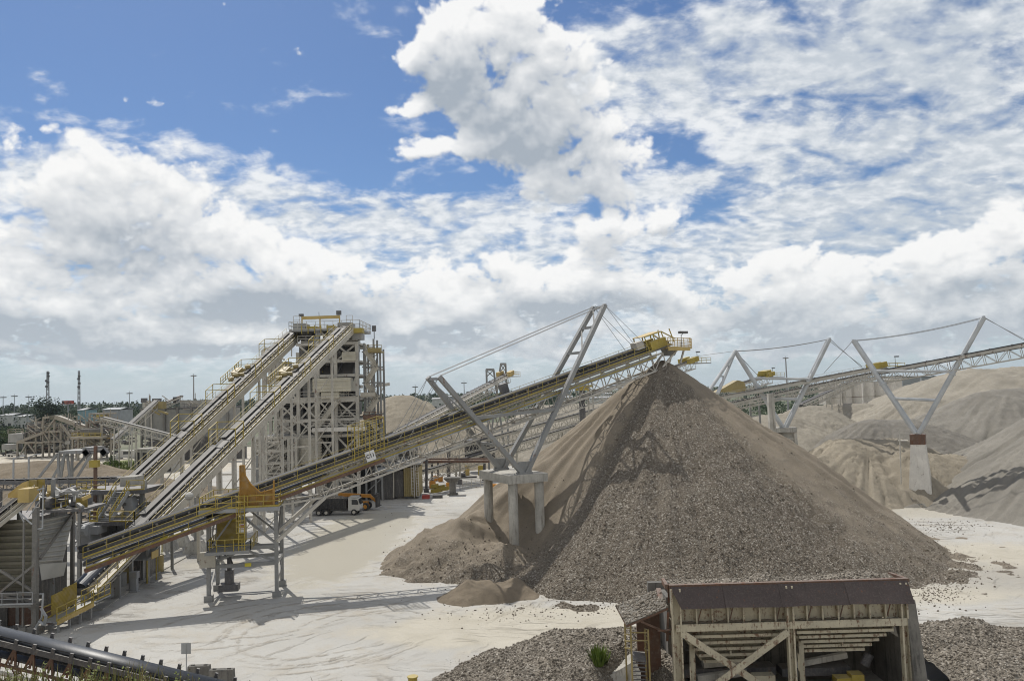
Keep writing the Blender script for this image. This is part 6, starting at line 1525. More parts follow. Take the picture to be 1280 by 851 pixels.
m = MB(); m.loft([(xr+.12, YH-.6, 0), (xr+1.0, YH-.6, 0), (xr+1.0, YH+5.5, 0), (xr+.12, YH+5.5, 0)], [(xr+.02, YH-.1, hz(752)), (xr+.62, YH-.1, hz(754)), (xr+.62, YH+5.5, hz(752)), (xr+.02, YH+5.5, hz(752))]); m.build('wing_wall', 'dark_concrete', HP)
# machinery underneath
m = MB(); m.box((hx(957), YH+1.0, .95), (1.35, .7, 1.5)); m.build('control_cabinet', 'cream_steel', HP)
m = MB(); m.box((hx(1065), YH+2.0, .55), (.95, .8, 1.0)); m.box((hx(1083), YH+2.0, .7), (.8, .8, 1.1)); m.build('motor_guard', 'yellow_paint', HP)
m = MB(); m.bar((hx(1010), YH+2.8, 1.6), (hx(1080), YH+2.9, 2.1), .35); m.build('feeder_frame', 'concrete', HP); m = MB(); m.bar((hx(880), YH+2.5, 1.0), (hx(945), YH+2.6, 1.3), .4); m.bar((hx(890), YH+3, 2.0), (hx(940), YH+3.2, 2.1), .6, .9); m.build('feeder_frame', 'concrete', HP)
m = MB(); m.box((hx(925), YH+3.4, 1.2), (6, 1.2, .5)); m.box((hx(1040), YH+3.6, 1.0), (4.5, 1.2, .5)); m.tube((hx(1100), YH+2.6, 1.5), (hx(1108), YH+2.6, 2.2), .3, 10); m.build('feeder_belt', 'dark_steel', HP)
# gravel brimming over the top
def fht(X, Y):
    ex = np.minimum(np.minimum(X-xl, xr-X), np.minimum(Y-YH-.1, YH+2.35-Y)*1.6)
    return zt-.20+np.clip(ex, -.4, 1.5)*.06+fb(X*.35, Y*.5, 3, 5)*.25*np.clip(ex, 0, 1)+.38*np.exp(-((X-hx(965))/.8)**2)*np.clip(ex, 0, 1)+.2*np.exp(-((X-hx(1085))/1.6)**2)*np.clip(ex, 0, 1)
o = hfield('gravel_fill', xl-.05, xr+.05, YH+.12, YH+2.3, .12, fht, 'coarse_rock', cut=2)
tag(o, 'strip of gravel heaped in the mouth of the cream dump hopper', 'gravel pile'); o.name = 'hopper_gravel'
pts, sz = [], []
for i in range(900):
    x, y = rg.uniform(xl, xr), rg.uniform(YH+.15, YH+2.2); z = float(fht(np.array([x]), np.array([y]))[0]); s = .03+.06*rg.random()**2; pts.append((x, y, z+s*.3)); sz.append(s)
rocks('rock_cover', 'stones_grey', pts, sz, o, 7)['kind'] = 'stuff'
# sloping side chute at the left, littered with rock
c00, c10, c11, c01 = P(783, 781, 49.9), P(835, 759, 49.9), P(823, 737, 53.0), P(770, 757, 53.0)
SC = thing('side_chute', 'tilted rock-strewn steel plate on rusty props left of the dump hopper', 'chute', (c00.x, c00.y, 0))
m = MB(); m.prism([c00, c10, c11, c01], (0, 0, -.14)); m.build('plate', 'rust_steel', SC)
pts, sz = [], []
for i in range(1100):
    a, b = rg.random(), rg.random(); q = c00.lerp(c10, a).lerp(c01.lerp(c11, a), b); s = .03+.10*rg.random()**2; pts.append((q.x, q.y, q.z+s*.4)); sz.append(s)
rocks('rock_cover', 'stones_grey', pts, sz, SC, 8)['kind'] = 'stuff'
m = MB(); m.prism([c00+Z*.01, c10+Z*.01, c11+Z*.01, c01+Z*.01], (0, 0, .05)); m.build('grit_layer', 'sand_dark', SC)
m = MB(); m.bar(c00.lerp(c10, .35)-Z*.15, P(838, 792, 50.6), .12); m.bar(c10-Z*.3, P(834, 800, 50.8), .14); m.bar(P(822, 788, 50), P(842, 786, 50), .08); m.bar(c11-Z*.1, P(826, 752, 51.5), .3, .5); m.build('prop', 'rust_steel', SC)
m = MB(); m.box((hx(818), YH+2.4, 2.9), (1.5, .2, 5.8)); m.build('side_wall', 'rust_steel', SC)
LP = thing('ladder_stand', 'rusty yellow ladder stand below the tilted rock-strewn plate', 'ladder', (P(797, 840, 50.6).x, 50.6, 0))
m = MB()
for px, Y in ((781, 51.6), (788, 50.3), (806, 51.6), (810, 50.3)):
    t_ = P(px, 779 if px < 800 else 786, Y); m.bar((t_.x, Y, 0), t_, .1)
for py in (785, 793, 801, 810): m.bar(P(788, py, 50.3), P(781, py-1, 51.6), .07); m.bar(P(810, py+2, 50.3), P(806, py, 51.6), .07)
for py in (790, 800): m.bar(P(788, py, 50.32), P(810, py, 50.32), .07)
m.build('frame', 'olive_bale', LP)
m = MB(); m.prism([P(790, 824, 50.3), P(808, 826, 50.3), P(806, 814, 51.6), P(788, 813, 51.6)], (0, 0, -.08))
for k in range(6): m.bar(P(790, 828+k*5, 50.35), P(808, 829+k*5, 50.35), .07)
m.build('tread', 'dark_steel', LP)
m = MB(); a_, b_2, c_, d_ = P(748, 852, 52), P(792, 826, 52), P(801, 840, 51), P(801, 865, 51)
m.prism([a_, b_2, c_, d_, P(760, 900, 52)], (0, 2.2, 0)); tag(m.build('wedge_wall', 'concrete'), 'sloped concrete wing wall left of the dump hopper at the bottom edge', 'wall')
m = MB(); rng = random.Random(5); qx = P(749, 832, 52.4).x; q = Vector((qx, 52.4, float(flh(np.array([qx]), np.array([52.4]))[0])+.6))
for i in range(160):
    a = rng.uniform(0, 6.28); r_ = rng.random()*.5; p = q+Vector((math.cos(a)*r_, math.sin(a)*r_, -.6)); h = rng.uniform(.5, 1.3); l = Vector((math.cos(a)*.4, math.sin(a)*.4, h)); s = Vector((-math.sin(a), math.cos(a), 0))*.045
    m.add([p-s, p+s, p+l*.6+s, p+l*.6-s, p+l], [(0, 1, 2, 3), (3, 2, 4)])
tag(m.build('weed_clump', 'leaf_bright'), 'bright green weed clump on the rubble left of the hopper', 'plant')

# ------------------------------------------------------------------ front belt conveyor, sign and blocks
FA, FB = P(-70, 775, 44.5), P(345, 876, 43.2)
FC, ff = conveyor('near dark belt conveyor on a rusty truss crossing the bottom left corner', FA, FB, 1.15, None, tr=None, steel='dark_steel', idler=1.07, sep_idlers=True, frame_h=.3)
m = MB(); prof = [(math.cos(R(i*15))*.62, .0+math.sin(R(i*15))*.34) for i in range(13)]; ff.ext(m, prof, 0, ff.L); m.build('belt_cover', 'belt_cover', FC, smooth=True)
m = MB(); n = int(ff.L/1.07)
for i in range(n):
    t = (i+.5)*ff.L/n
    m = MB(); m.box(ff(t, -.70, .2), (.16, .12, .42), (ff.u, ff.a, ff.n)); m.build('idler_bracket', 'dark_steel', FC)
m = MB()
for i in range(n):
    t = (i+.5)*ff.L/n
    for s in (-1,): m.bar(ff(t-.28, s*.72, -1.15), ff(t, s*.68, -.2), .1); m.bar(ff(t+.28, s*.72, -1.15), ff(t, s*.68, -.2), .1); m.box(ff(t, s*.72, -.72), (.12, .05, .7), (ff.u, ff.a, ff.n))
m.build('idler_stand', 'rust_steel', FC)
m = MB()
for i in range(n):
    t = (i+.5)*ff.L/n; m.bar(ff(t-.28, .72, -1.15), ff(t, .68, -.2), .1); m.bar(ff(t+.28, .72, -1.15), ff(t, .68, -.2), .1); m.box(ff(t, .72, -.72), (.12, .05, .7), (ff.u, ff.a, ff.n))
m.build('idler_stand', 'rust_steel', FC)
m = MB(); m.box(ff(ff.L/2, 0, -.95), (ff.L, 1.1, .05), (ff.u, ff.a, ff.n)); m.build('return_run', 'rubber_belt', FC)
m = MB(); truss(m, ff, 0, ff.L, 1.55, -1.2, -2.4, 1.05, .13, .06); m.build('truss', 'rust_steel', FC)
m = MB(); m.tube(ff(0, .95, -1.55), ff(ff.L, .95, -1.55), .12, 8); m.tube(ff(0, 1.2, -2.0), ff(ff.L, 1.2, -2.0), .06, 6); m.build('water_pipe', 'white_steel', FC)
for t in (3, 10, 17, 23):
    m = MB(); p = ff(t, 0, -2.4); 
    for s in (-.8, .8): q = ff(t, s, -2.4); m.bar((q.x, q.y, 0), q, .22)
    m.build('leg', 'rust_steel', FC)
g0 = gpt(233, 838); SG = thing('road_sign', 'small grey rectangular sign on a thin post behind the near conveyor', 'sign', tuple(g0))
m = MB(); m.bar(g0, g0+Z*2.05, .06); m.build('post', 'galvanised_steel', SG)
m = MB(); m.box(g0+Vector((0, -.05, 1.65)), (.72, .03, .80)); m.bar(g0+Vector((0, -.07, 1.25)), g0+Vector((0, -.07, 2.05)), .04); m.build('panel', 'galvanised_steel', SG)
for i, (x0, x1, yt, yb, lab) in enumerate(((236, 262, 831, 846, 'concrete barrier block right beside the small grey sign'), (262.5, 292, 832, 851, 'concrete barrier block at the right end, by the near conveyor'))):
    g0 = gpt((x0+x1)/2, yb); k = g0.y/F; w = (x1-x0)*k; h = .85
    m = MB(); m.loft([g0+Vector((a*w/2, b*.35, 0)) for a, b in ((-1, -1), (1, -1), (1, 1), (-1, 1))], [g0+Vector((a*w/2*.985, b*.22, h)) for a, b in ((-1, -1), (1, -1), (1, 1), (-1, 1))]); m.box(g0+Vector((w*.3, 0, h+.03)), (.25, .1, .08)); m.box(g0+Vector((-w*.3, 0, h+.03)), (.25, .1, .08))
    tag(m.build('barrier_block', 'dark_concrete'), lab, 'barrier', 'concrete barrier blocks')
g0 = gpt(516, 856); m = MB(); m.tube(g0, g0+Z*.55, .32, 12); m.tube(g0+Z*.55, g0+Z*.62, .38, 12); tag(m.build('marker_post', 'yellow_paint'), 'stubby yellow marker post at the bottom edge of the pale yard', 'marker')

# ------------------------------------------------------------------ far left plant
BW = thing('bunker_wall', 'long grey ribbed bunker wall with steel posts behind the containers', 'bunker', tuple(gpt(235, 556)))
Yw = 262
m = MB(); a, b = P(176, 510, Yw), P(300, 510, Yw); zt_ = P(240, 511, Yw).z; z0_ = P(240, 548, Yw).z
ribbed(m, (a.x, Yw, z0_), (b.x, Yw, z0_), (b.x, Yw, zt_), (a.x, Yw, zt_), 12, (0, -1, 0), .14); m.build('plank_wall', 'cladding_grey', BW)
m = MB(); m.box(((a.x+b.x)/2, Yw+6, z0_/2), (b.x-a.x, 1, z0_)); m.build('base_wall', 'cladding_dark', BW)
for px in (178, 189, 206, 222.5, 240, 252, 270, 285):
    m = MB(); x = P(px, 530, Yw).x; m.box((x, Yw-.45, zt_/2+.3), (.6, .6, zt_+.6)); m.build('post', 'weathered_grey', BW)
m = MB(); m.box(((a.x+b.x)/2, Yw+1, zt_+.3), (b.x-a.x+1, 2.4, .4)); f_ = Fr((a.x, Yw, zt_+.5), (b.x, Yw, zt_+.5)); rail(m, f_, 0, f_.L, 0, 0, 2, 1.2, .1); m.build('top_gallery', 'dark_steel', BW)
m = MB(); bx(m, 225, 262, 500, 510, Yw+8, 4); bx(m, 178, 192, 502, 510, Yw+9, 4); m.build('rear_bin', 'concrete', BW)
m = MB(); bx(m, 176, 181, 497.5, 503, Yw+2, 2); bx(m, 216, 221, 496, 504, Yw, 2); bx(m, 190, 197, 498, 506, Yw-2, 3); m.build('drive_unit', 'dark_steel', BW)
C9, f9 = conveyor('pale conveyor climbing to the left end of the grey bunker wall', P(142, 548, 235), P(196, 500, 256), 1.6, 'conveyors at the bunker wall', tr=(1.6, 2.5), idler=3, legs=((18, 0, .5), (9, 0, .4)))
C10, f10 = conveyor('short pale conveyor on top of the grey bunker wall', P(200, 506, 258), P(226, 494.5, 264), 1.5, 'conveyors at the bunker wall', tr=(1.2, 2.5), idler=3)
C11, f11 = conveyor('long low conveyor falling to the right in front of the grey bunker wall', P(222, 545, 232), P(128, 521, 236), 1.6, 'conveyors at the bunker wall', tr=(1.8, 2.2), idler=2.5, legs=((14, 0, .5), (20, 0, .5)))
m = MB(); p0 = P(198, 506, 255); bx(m, 191, 203, 502, 511, 255, 3); m.bar(P(198, 513, 254), P(210, 517, 254), .6); m.bar(P(190, 513, 254), P(200, 518, 254), .5); tag(m.build('transfer_box', 'olive_bale'), 'brownish transfer box at the head of the climbing bunker conveyor', 'hood')
# containers in front of it
for i, (x0, x1, yt, yb, Y, lab) in enumerate(((168, 176, 562, 580, 236, 'leftmost'), (176.5, 185, 562, 582, 233, 'second from left'), (185.5, 194, 563, 584, 230, 'middle'), (194.5, 205, 564, 586, 227, 'second from right'), (205.5, 216, 568, 588, 224, 'rightmost'))):
    T_ = thing('block_shed', 'grey flat-roofed block shed below the bunker wall, '+lab+' of the row', 'shed', tuple(gpt((x0+x1)/2, yb)), 0, 'block sheds in a row')
    m = MB(); a, b = P(x0, yb, Y), P(x1, yb, Y); zt_ = P(x0, yt, Y).z; w = b.x-a.x; m.box(((a.x+b.x)/2, Y+4, zt_/2), (w, 8, zt_)); m.build('wall', 'concrete', T_)
    m = MB(); m.box(((a.x+b.x)/2, Y+4, zt_+.12), (w+.3, 8.6, .24)); m.build('roof', 'concrete', T_)
    m = MB(); m.box(((a.x+b.x)/2, Y-.02, zt_*.45), (w*.6, .1, zt_*.8)); m.build('doorway', 'dark_void', T_)
g0 = gpt(160, 573); T_ = thing('site_van', 'white box van left of the flat-roofed block sheds', 'vehicle', tuple(g0))
m = MB(); m.box((0, 0, 1.7), (5.4, 2.2, 2.6)); m.box((-3.2, 0, 1.2), (1.4, 2.0, 1.7)); m.build('body', 'white_paint', T_, True)
m = MB(); m.box((.4, -1.12, 2.1), (3.2, .05, .9)); m.build('window', 'dark_glass', T_, True)
for x in (-2.6, 1.6):
    for y in (-1, 1): m = MB(); m.tube((x, y-.13, .45), (x, y+.13, .45), .45, 12); m.build('wheel', 'tyre', T_, True)
def pickup(px, py, lab, mt_, s=1., rz=0):
    g0 = gpt(px, py); T_ = thing('pickup_truck', lab, 'pickup', tuple(g0), rz)
    m = MB(); m.box((0, 0, .85), (5.4*s, 2.0, .75)); m.prism([(-.8*s, -.9, 1.2), (1.2*s, -.9, 1.2), (.8*s, -.9, 1.95), (-.6*s, -.9, 1.95)], (0, 1.8, 0)); m.build('body', mt_, T_, True)
    m = MB(); m.prism([(-.6*s, -.93, 1.3), (1.0*s, -.93, 1.3), (.7*s, -.93, 1.85), (-.5*s, -.93, 1.85)], (0, .02, 0)); m.build('window', 'dark_glass', T_, True)
    for x in (-1.7*s, 1.7*s):
        for y in (-.95, .95): m = MB(); m.tube((x, y-.13, .42), (x, y+.13, .42), .42, 12); m.build('wheel', 'tyre', T_, True)
pickup(12, 569, 'dark pickup at the far left by the beige crusher plant', 'black_paint', 1.1); pickup(19, 570.5, 'white pickup parked just in front of the dark one', 'white_paint', 1.1); pickup(154, 607, 'dark teal pickup behind the tail platform', 'teal_car', 1.1)
# beige crusher plant
CP = thing('crusher_plant', 'beige crusher plant with slanted galleries at the far left below the trees', 'plant', tuple(gpt(75, 569)))
Yc = 300; rng = random.Random(12)
m = MB()
for px, yt in ((54, 522), (62, 530), (68, 526), (76, 528), (45, 545), (32, 553), (22, 553), (85, 545)):
    for dy in (0, 6): t_ = P(px, yt, Yc+dy); m.box((t_.x, Yc+dy, t_.z/2), (.6, .6, t_.z))
m.build('column', 'weathered_beige', CP)
m = MB()
for (a, b, w) in (((22, 553), (56, 540), 1.0), ((22, 553), (54, 553), .7), ((54, 522), (62, 521), .8), ((54, 540), (76, 539), .6), ((34, 553), (26, 567), .5), ((34, 553), (44, 566), .5), ((54, 552), (78, 552), .5), ((56, 540), (68, 524), .5), ((76, 530), (90, 548), .8), ((62, 552), (54, 540), .4), ((76, 552), (62, 538), .4)): m.bar(P(*a, Yc-.5), P(*b, Yc-.5), w)
m.build('frame', 'weathered_beige', CP)
m = MB()
for i in range(26): 
    x = rng.uniform(32, 90); y = rng.uniform(535, 562); bx(m, x, x+rng.uniform(2, 6), y, y+rng.uniform(2, 6), Yc+rng.uniform(1, 6), rng.uniform(1, 3))
bx(m, 62, 74, 519, 524, Yc, 4); m.build('machinery', 'cladding_moss', CP)
m = MB()
for (x0, x1, y0, y1) in ((36, 52, 529, 533), (40, 47, 535, 546), (76, 92, 556, 562), (30, 52, 560, 567), (56, 76, 560, 566)): bx(m, x0, x1, y0, y1, Yc+7, 2)
m.build('dark_housing', 'cladding_dark', CP)
m = MB(); m.bar(P(71, 521, Yc), P(112, 536, Yc-4), 2.2, 1.4); m.bar(P(71, 519.5, Yc-1.1), P(112, 534.5, Yc-5.1), .3); m.build('gallery', 'weathered_beige', CP)
m = MB()
for px in (96, 106): t_ = P(px, 532, Yc-3); m.box((t_.x, Yc-3, t_.z/2), (.6, .6, t_.z))
m.build('gallery_leg', 'weathered_beige', CP)
m = MB(); bx(m, 10, 29, 542, 553, Yc, 7); bx(m, 2, 21, 555, 562, Yc+3, 4); m.build('office', 'cladding_grey', CP)
m = MB(); f_ = Fr(P(10, 542, Yc), P(29, 541, Yc)); rail(m, f_, 0, f_.L, 0, 0, 2, 1.6, .25); m.build('office_rail', 'weathered_beige', CP)
WP = thing('washing_plant', 'brownish washing plant with dark screens and yellow rails right of the beige crusher plant', 'plant', tuple(gpt(112, 567)))
m = MB(); bx(m, 100, 124, 536, 543, Yc-20, 6); m.build('screen_box', 'cladding_dark', WP)
m = MB(); bx(m, 88, 127, 545.5, 548.5, Yc-22, 6); bx(m, 112, 137, 516, 518, Yc-10, 5); bx(m, 108, 126, 526, 529, Yc-14, 5); m.build('deck', 'weathered_beige', WP)
m = MB(); bx(m, 120, 131, 518.5, 523, Yc-10, 3); f_ = Fr(P(90, 545, Yc-22), P(126, 545, Yc-22)); rail(m, f_, 0, f_.L, 0, 0, 2, 1.2, .18); m.build('handrail', 'yellow_paint', WP)
m = MB()
for px, yt, dy in ((91, 548, -20), (98, 548, -20), (105, 548, -20), (112, 516, -12), (118, 518, -8), (127, 530, -20), (134, 517, -9), (139, 540, -18), (109, 527, -14)): t_ = P(px, yt, Yc+dy); m.box((t_.x, Yc+dy, t_.z/2), (.55, .55, t_.z))
for i in range(26):
    x, y = rng.uniform(105, 142), rng.uniform(536, 562); m.bar(P(x, y, Yc-18), P(x+rng.uniform(-8, 8), y+rng.uniform(-8, 8), Yc-16), .35)
m.build('frame', 'weathered_beige', WP)
m = MB()
for i in range(16): x = rng.uniform(118, 145); y = rng.uniform(545, 562); bx(m, x, x+rng.uniform(2, 4), y, y+rng.uniform(2, 5), Yc-14, 2)
m.build('pump_set', 'earth_brown', WP)['kind'] = 'stuff'
def clutter(name, mt_, T_, x0, x1, y0, y1, Y, n, rng, bars=True):
    # small beams, rails and boxes crowded inside a plant
    m = MB()
    for i in range(n):
        x, y = rng.uniform(x0, x1), rng.uniform(y0, y1); d = rng.uniform(-2, 6)
        if bars:
            a = rng.choice((0, 0, 1.57, 1.57, .5, -.5, 2.4)); l = rng.uniform(3, 13); m.bar(P(x, y, Y+d), P(x+math.cos(a)*l, y-math.sin(a)*l*.8, Y+d+.4), rng.choice((.16, .22, .3)))
        else: bx(m, x, x+rng.uniform(1.5, 5), y, y+rng.uniform(1, 4), Y+d, rng.uniform(1, 3))
    o = m.build(name, mt_, T_); o['kind'] = 'stuff'
    return o
clutter('pipework', 'weathered_beige', CP, 30, 88, 524, 562, Yc, 170, rng); clutter('ductwork', 'cladding_dark', CP, 28, 90, 528, 564, Yc+2, 80, rng, False); clutter('rail_work', 'rust_steel', CP, 30, 88, 526, 562, Yc+1, 36, rng); clutter('chute_work', 'concrete', CP, 38, 86, 526, 562, Yc, 22, rng, False)
clutter('pipework', 'weathered_beige', WP, 88, 147, 520, 562, Yc-16, 190, rng); clutter('ductwork', 'cladding_dark', WP, 88, 147, 526, 566, Yc-12, 84, rng, False); clutter('rail_work', 'rust_steel', WP, 90, 145, 528, 562, Yc-15, 40, rng); clutter('valve_work', 'pale_yellow_paint', WP, 92, 140, 538, 562, Yc-16, 10, rng, False)
clutter('pipework', 'grey_steel', SB, 48, 104, 612, 637, Yb+3, 80, rng); clutter('rail_work', 'pale_yellow_paint', SB, 50, 104, 612, 634, Yb+3, 14, rng); clutter('ductwork', 'cladding_dark', SB, 48, 100, 618, 638, Yb+4, 18, rng, False)
clutter('pipework', 'grey_steel', PL, 92, 182, 616, 690, Yp+2, 120, rng); clutter('ductwork', 'cladding_dark', PL, 94, 182, 624, 694, Yp+1, 60, rng, False); clutter('rail_work', 'yellow_paint', PL, 98, 176, 640, 680, Yp, 14, rng)
clutter('pipework', 'white_steel', PT, 350, 446, 432, 540, YF+5, 80, rng); clutter('pipework', 'white_steel', PT, 324, 446, 545, 598, YF+4, 60, rng); clutter('rail_work', 'yellow_paint', PT, 376, 446, 430, 520, YF+3, 12, rng); clutter('chute_work', 'beige_steel', PT, 350, 446, 440, 540, YF+6, 26, rng, False)
clutter('pipework', 'weathered_beige', SH, 394, 520, 546, 582, Ys+2, 80, rng); clutter('ductwork', 'building_grey', SH, 394, 516, 560, 582, Ys+2, 18, rng, False)
clutter('under_wall', 'cladding_dark', BW, 150, 262, 546, 556, Yw-6, 44, rng, False); clutter('wall_gear', 'weathered_beige', BW, 176, 262, 499, 512, Yw-1, 40, rng)
LW = [(8, 508, 588, 'leftmost'), (36, 0, 0, '')]
for (px, yt, yb, lab) in ((17, 573, 612, 'left one'), (36, 571, 612, 'right one')):
    Y = 150; t_ = P(px, yt, Y); m = MB(); m.bar((t_.x, Y, 0), t_, .24); m.bar(t_, t_+Vector((1.6, 0, .5)), .18); m.box(t_+Vector((1.7, 0, .45)), (.9, .4, .2)); tag(m.build('street_lamp', 'galvanised_steel'), 'curved grey street lamp by the brown earth heap, '+lab+' of two', 'street lamp', 'street lamps by the earth heap')

# ------------------------------------------------------------------ silos, masts, far things
for i, (px, yt, st) in enumerate(((1044, 479, 'plain whitish'), (1056, 478.5, 'grey-streaked'), (1069, 478, 'rust-streaked'), (1084, 477.5, 'tall plain'), (1097, 477, 'cream'), (1111, 476, 'rightmost whitish'))):
    Y = 268+i*1.5; t_ = P(px, yt, Y); T_ = thing('silo', st+' cylindrical silo in the row behind the sand heaps, '+('first', 'second', 'third', 'fourth', 'fifth', 'sixth')[i]+' from the left', 'silo', (t_.x, Y, 0), 0, 'silos in a row')
    m = MB(); m.tube((t_.x, Y, 5.0), t_, 1.95, 24); m.tube((t_.x, Y, 2.2), (t_.x, Y, 5.0), .7, 24, 1.95); m.build('shell', 'tank_white', T_)
    m = MB()
    for k in range(4): z = 5+(t_.z-5)*k/3-.1; m.tube((t_.x, Y, z), (t_.x, Y, z+.16), 2.0, 24)
    m.build('hoop', 'rust_steel' if i == 2 else 'beige_steel', T_)
    for a in (-1.5, 1.5): m = MB(); m.bar((t_.x+a, Y-1.2, 0), (t_.x+a, Y-1.2, 5.2), .3); m.build('leg', 'beige_steel', T_)
m = MB(); bx(m, 1032, 1040, 480, 506, 262, 6); o = m.build('concrete_bunker', 'concrete'); tag(o, 'pale concrete end wall left of the silo row', 'wall')
m = MB(); bx(m, 1118, 1128, 474.5, 495, 278, 8); bx(m, 1112, 1129, 473, 475.2, 277.5, 9); o = m.build('silo_annex', 'tank_white'); tag(o, 'square whitish annex at the right end of the silo row', 'building')
def mast(px, yt, Y, lab, heads=True, w=.35):
    t_ = P(px, yt, Y); T_ = thing('lamp_mast', lab, 'lamp mast', (t_.x, Y, 0), 0, 'high lamp masts')
    m = MB(); m.tube((t_.x, Y, 0), t_, w*1.3, 8, w*.6); m.build('pole', 'far_steel', T_)
    k = Y/F; m = MB(); m.tube(t_-Z*.4*k, t_+Z*.1*k, 2.6*k, 10)
    for i in range(8): a = i*math.pi/4; m.box(t_+Vector((math.cos(a)*2.8*k, math.sin(a)*2.8*k, -.6*k)), (1.3*k, 1.3*k, 1.2*k))
    m.tube(t_, t_+Z*2*k, .25*k, 5); m.build('lamp_ring', 'far_steel', T_)
mast(242, 469, 330, 'tall lamp mast with round lamp ring behind the grey bunker wall', w=.4); mast(982, 447, 330, 'tall lamp mast with round lamp ring between the stacker trestles', w=.4)
mast(580, 478, 520, 'lamp mast rising beyond the far white lattice conveyor'); mast(519, 483, 620, 'slim lamp mast beyond the sand cone behind the tower', w=.5); mast(162, 491, 600, 'short distant lamp mast left of the grey bunker wall')
mast(4, 496, 640, 'distant lamp mast at the left edge'); mast(18, 494.5, 640, 'distant lamp mast second from the left edge'); mast(36, 495.5, 640, 'distant lamp mast left of the large dark tree')
mast(1045, 437+32, 600, 'distant lamp mast behind the silo row')
def lattice(px, yt, Y, lab, w, dishes):
    t_ = P(px, yt, Y); T_ = thing('lattice_mast', lab, 'radio mast', (t_.x, Y, 0), 0, 'radio masts on the horizon')
    m = MB(); H = t_.z; c = [(math.cos(a), math.sin(a)) for a in (.5, 2.6, 4.7)]; n = 12
    for i in range(3):
        x, y = c[i]; m.bar((t_.x+x*w, Y+y*w, 0), (t_.x+x*w*.45, Y+y*w*.45, H), .5)
        x2, y2 = c[(i+1) % 3]
        for k in range(n):
            w1, w2 = w*(1-.55*k/n), w*(1-.55*(k+1)/n); m.bar((t_.x+x*w1, Y+y*w1, H*k/n), (t_.x+x2*w2, Y+y2*w2, H*(k+1)/n), .25); m.bar((t_.x+x*w2, Y+y*w2, H*(k+1)/n), (t_.x+x2*w2, Y+y2*w2, H*(k+1)/n), .22)
    m.build('lattice', 'far_steel', T_)
    for dx, py in dishes: m = MB(); q = P(px+dx, py, Y-1); m.tube(q+Vector((0, -1.0, 0)), q+Vector((0, .2, 0)), .85, 12); m.build('dish', 'dark_steel', T_)
lattice(59.5, 464, 560, 'stout radio mast with five dishes rising behind the large dark tree', 1.5, ((1, 466), (1.2, 470), (-1, 476), (.8, 477.5), (-.8, 483)))
lattice(98.5, 463.5, 600, 'slender radio mast with four dishes right of the red billboard', 1.3, ((.8, 470), (0, 473.5), (1, 479), (.2, 483.5)))
BB = thing('billboard', 'distant red billboard on a single grey post between the two radio masts', 'billboard', (P(85, 505, 560).x, 560, 0))
m = MB(); p0 = P(85, 505, 561); m.tube((p0.x, 561, 0), p0, .6, 10); m.build('post', 'far_steel', BB)
m = MB(); a, b = P(77.4, 503, 560), P(92.4, 502.6, 560); m.box(((a.x+b.x)/2, 560, a.z), (b.x-a.x, .6, 2.4)); m.build('panel', 'billboard_print', BB)
m = MB(); m.box(((a.x+b.x)/2, 559.9, a.z-1.4), (b.x-a.x, 1.0, .3)); m.build('catwalk', 'far_steel', BB)
# far buildings
for i, (x0, x1, yt, yb, Y, mt_, lab) in enumerate(((128, 150, 512.5, 517, 470, 'building_grey', 'long bluish-grey warehouse beyond the washing plant'), (97, 104, 513, 519, 480, 'teal_wall', 'small teal building beyond the beige crusher plant'), (0, 16, 519.5, 523, 520, 'building_white', 'white building among trees at the left edge'), (22, 32, 521, 524, 500, 'building_white', 'small white building right of the left-edge one'),
    (700, 716, 497, 502, 640, 'building_grey', 'grey warehouse seen under the slim lattice conveyor, left one'), (738, 762, 498, 503, 560, 'building_white', 'long low white warehouse left of the cone flank'), (752, 766, 492.5, 497, 760, 'building_white', 'white warehouse further back left of the cone'), (764, 774, 497, 501, 600, 'building_white', 'small white building nearest the cone flank'),
    (1128, 1150, 471, 477, 560, 'building_grey', 'long grey building right of the silo row on the horizon'), (1152, 1166, 471, 475, 620, 'building_grey', 'low grey building on the horizon between the right trestle arms'), (1172, 1196, 470.5, 474, 640, 'building_grey', 'low grey building on the horizon by the right trestle arm'), (700, 712, 489.5, 493, 1000, 'building_grey', 'faint grey block on the skyline left of the dark post'), (560, 572, 496, 500, 700, 'building_grey', 'grey block beyond the far white conveyor'), (540, 556, 499, 503, 640, 'building_white', 'white shed roof right of the cone behind the tower'))):
    T_ = thing('warehouse', lab, 'building', tuple(P((x0+x1)/2, yb, Y)*1)[:2]+(0,))
    m = MB(); a, b = P(x0, yb, Y), P(x1, yb, Y); zt_ = max(4.5, P(x0, yt, Y).z); w = b.x-a.x; m.box(((a.x+b.x)/2, Y+8, zt_/2), (w, 16, zt_)); m.build('wall', mt_, T_)
    m = MB(); m.prism([(a.x-.4, Y-.5, zt_), (b.x+.4, Y-.5, zt_), (b.x+.4, Y+8, zt_+1.0), (a.x-.4, Y+8, zt_+1.0)], (0, 0, .3)); m.prism([(a.x-.4, Y+16.5, zt_), (a.x-.4, Y+8.01, zt_+1.0), (b.x+.4, Y+8.01, zt_+1.0), (b.x+.4, Y+16.5, zt_)], (0, 0, .3)); m.build('roof', 'building_grey' if mt_ != 'building_grey' else 'roof_blue', T_)
    n = max(2, int(w/4))
    for k in range(min(n, 6)): m = MB(); m.box((a.x+w*(k+.5)/min(n, 6), Y-.03, zt_*.45), (w/min(n, 6)*.45, .1, zt_*.35)); m.build('window', 'dark_glass', T_)

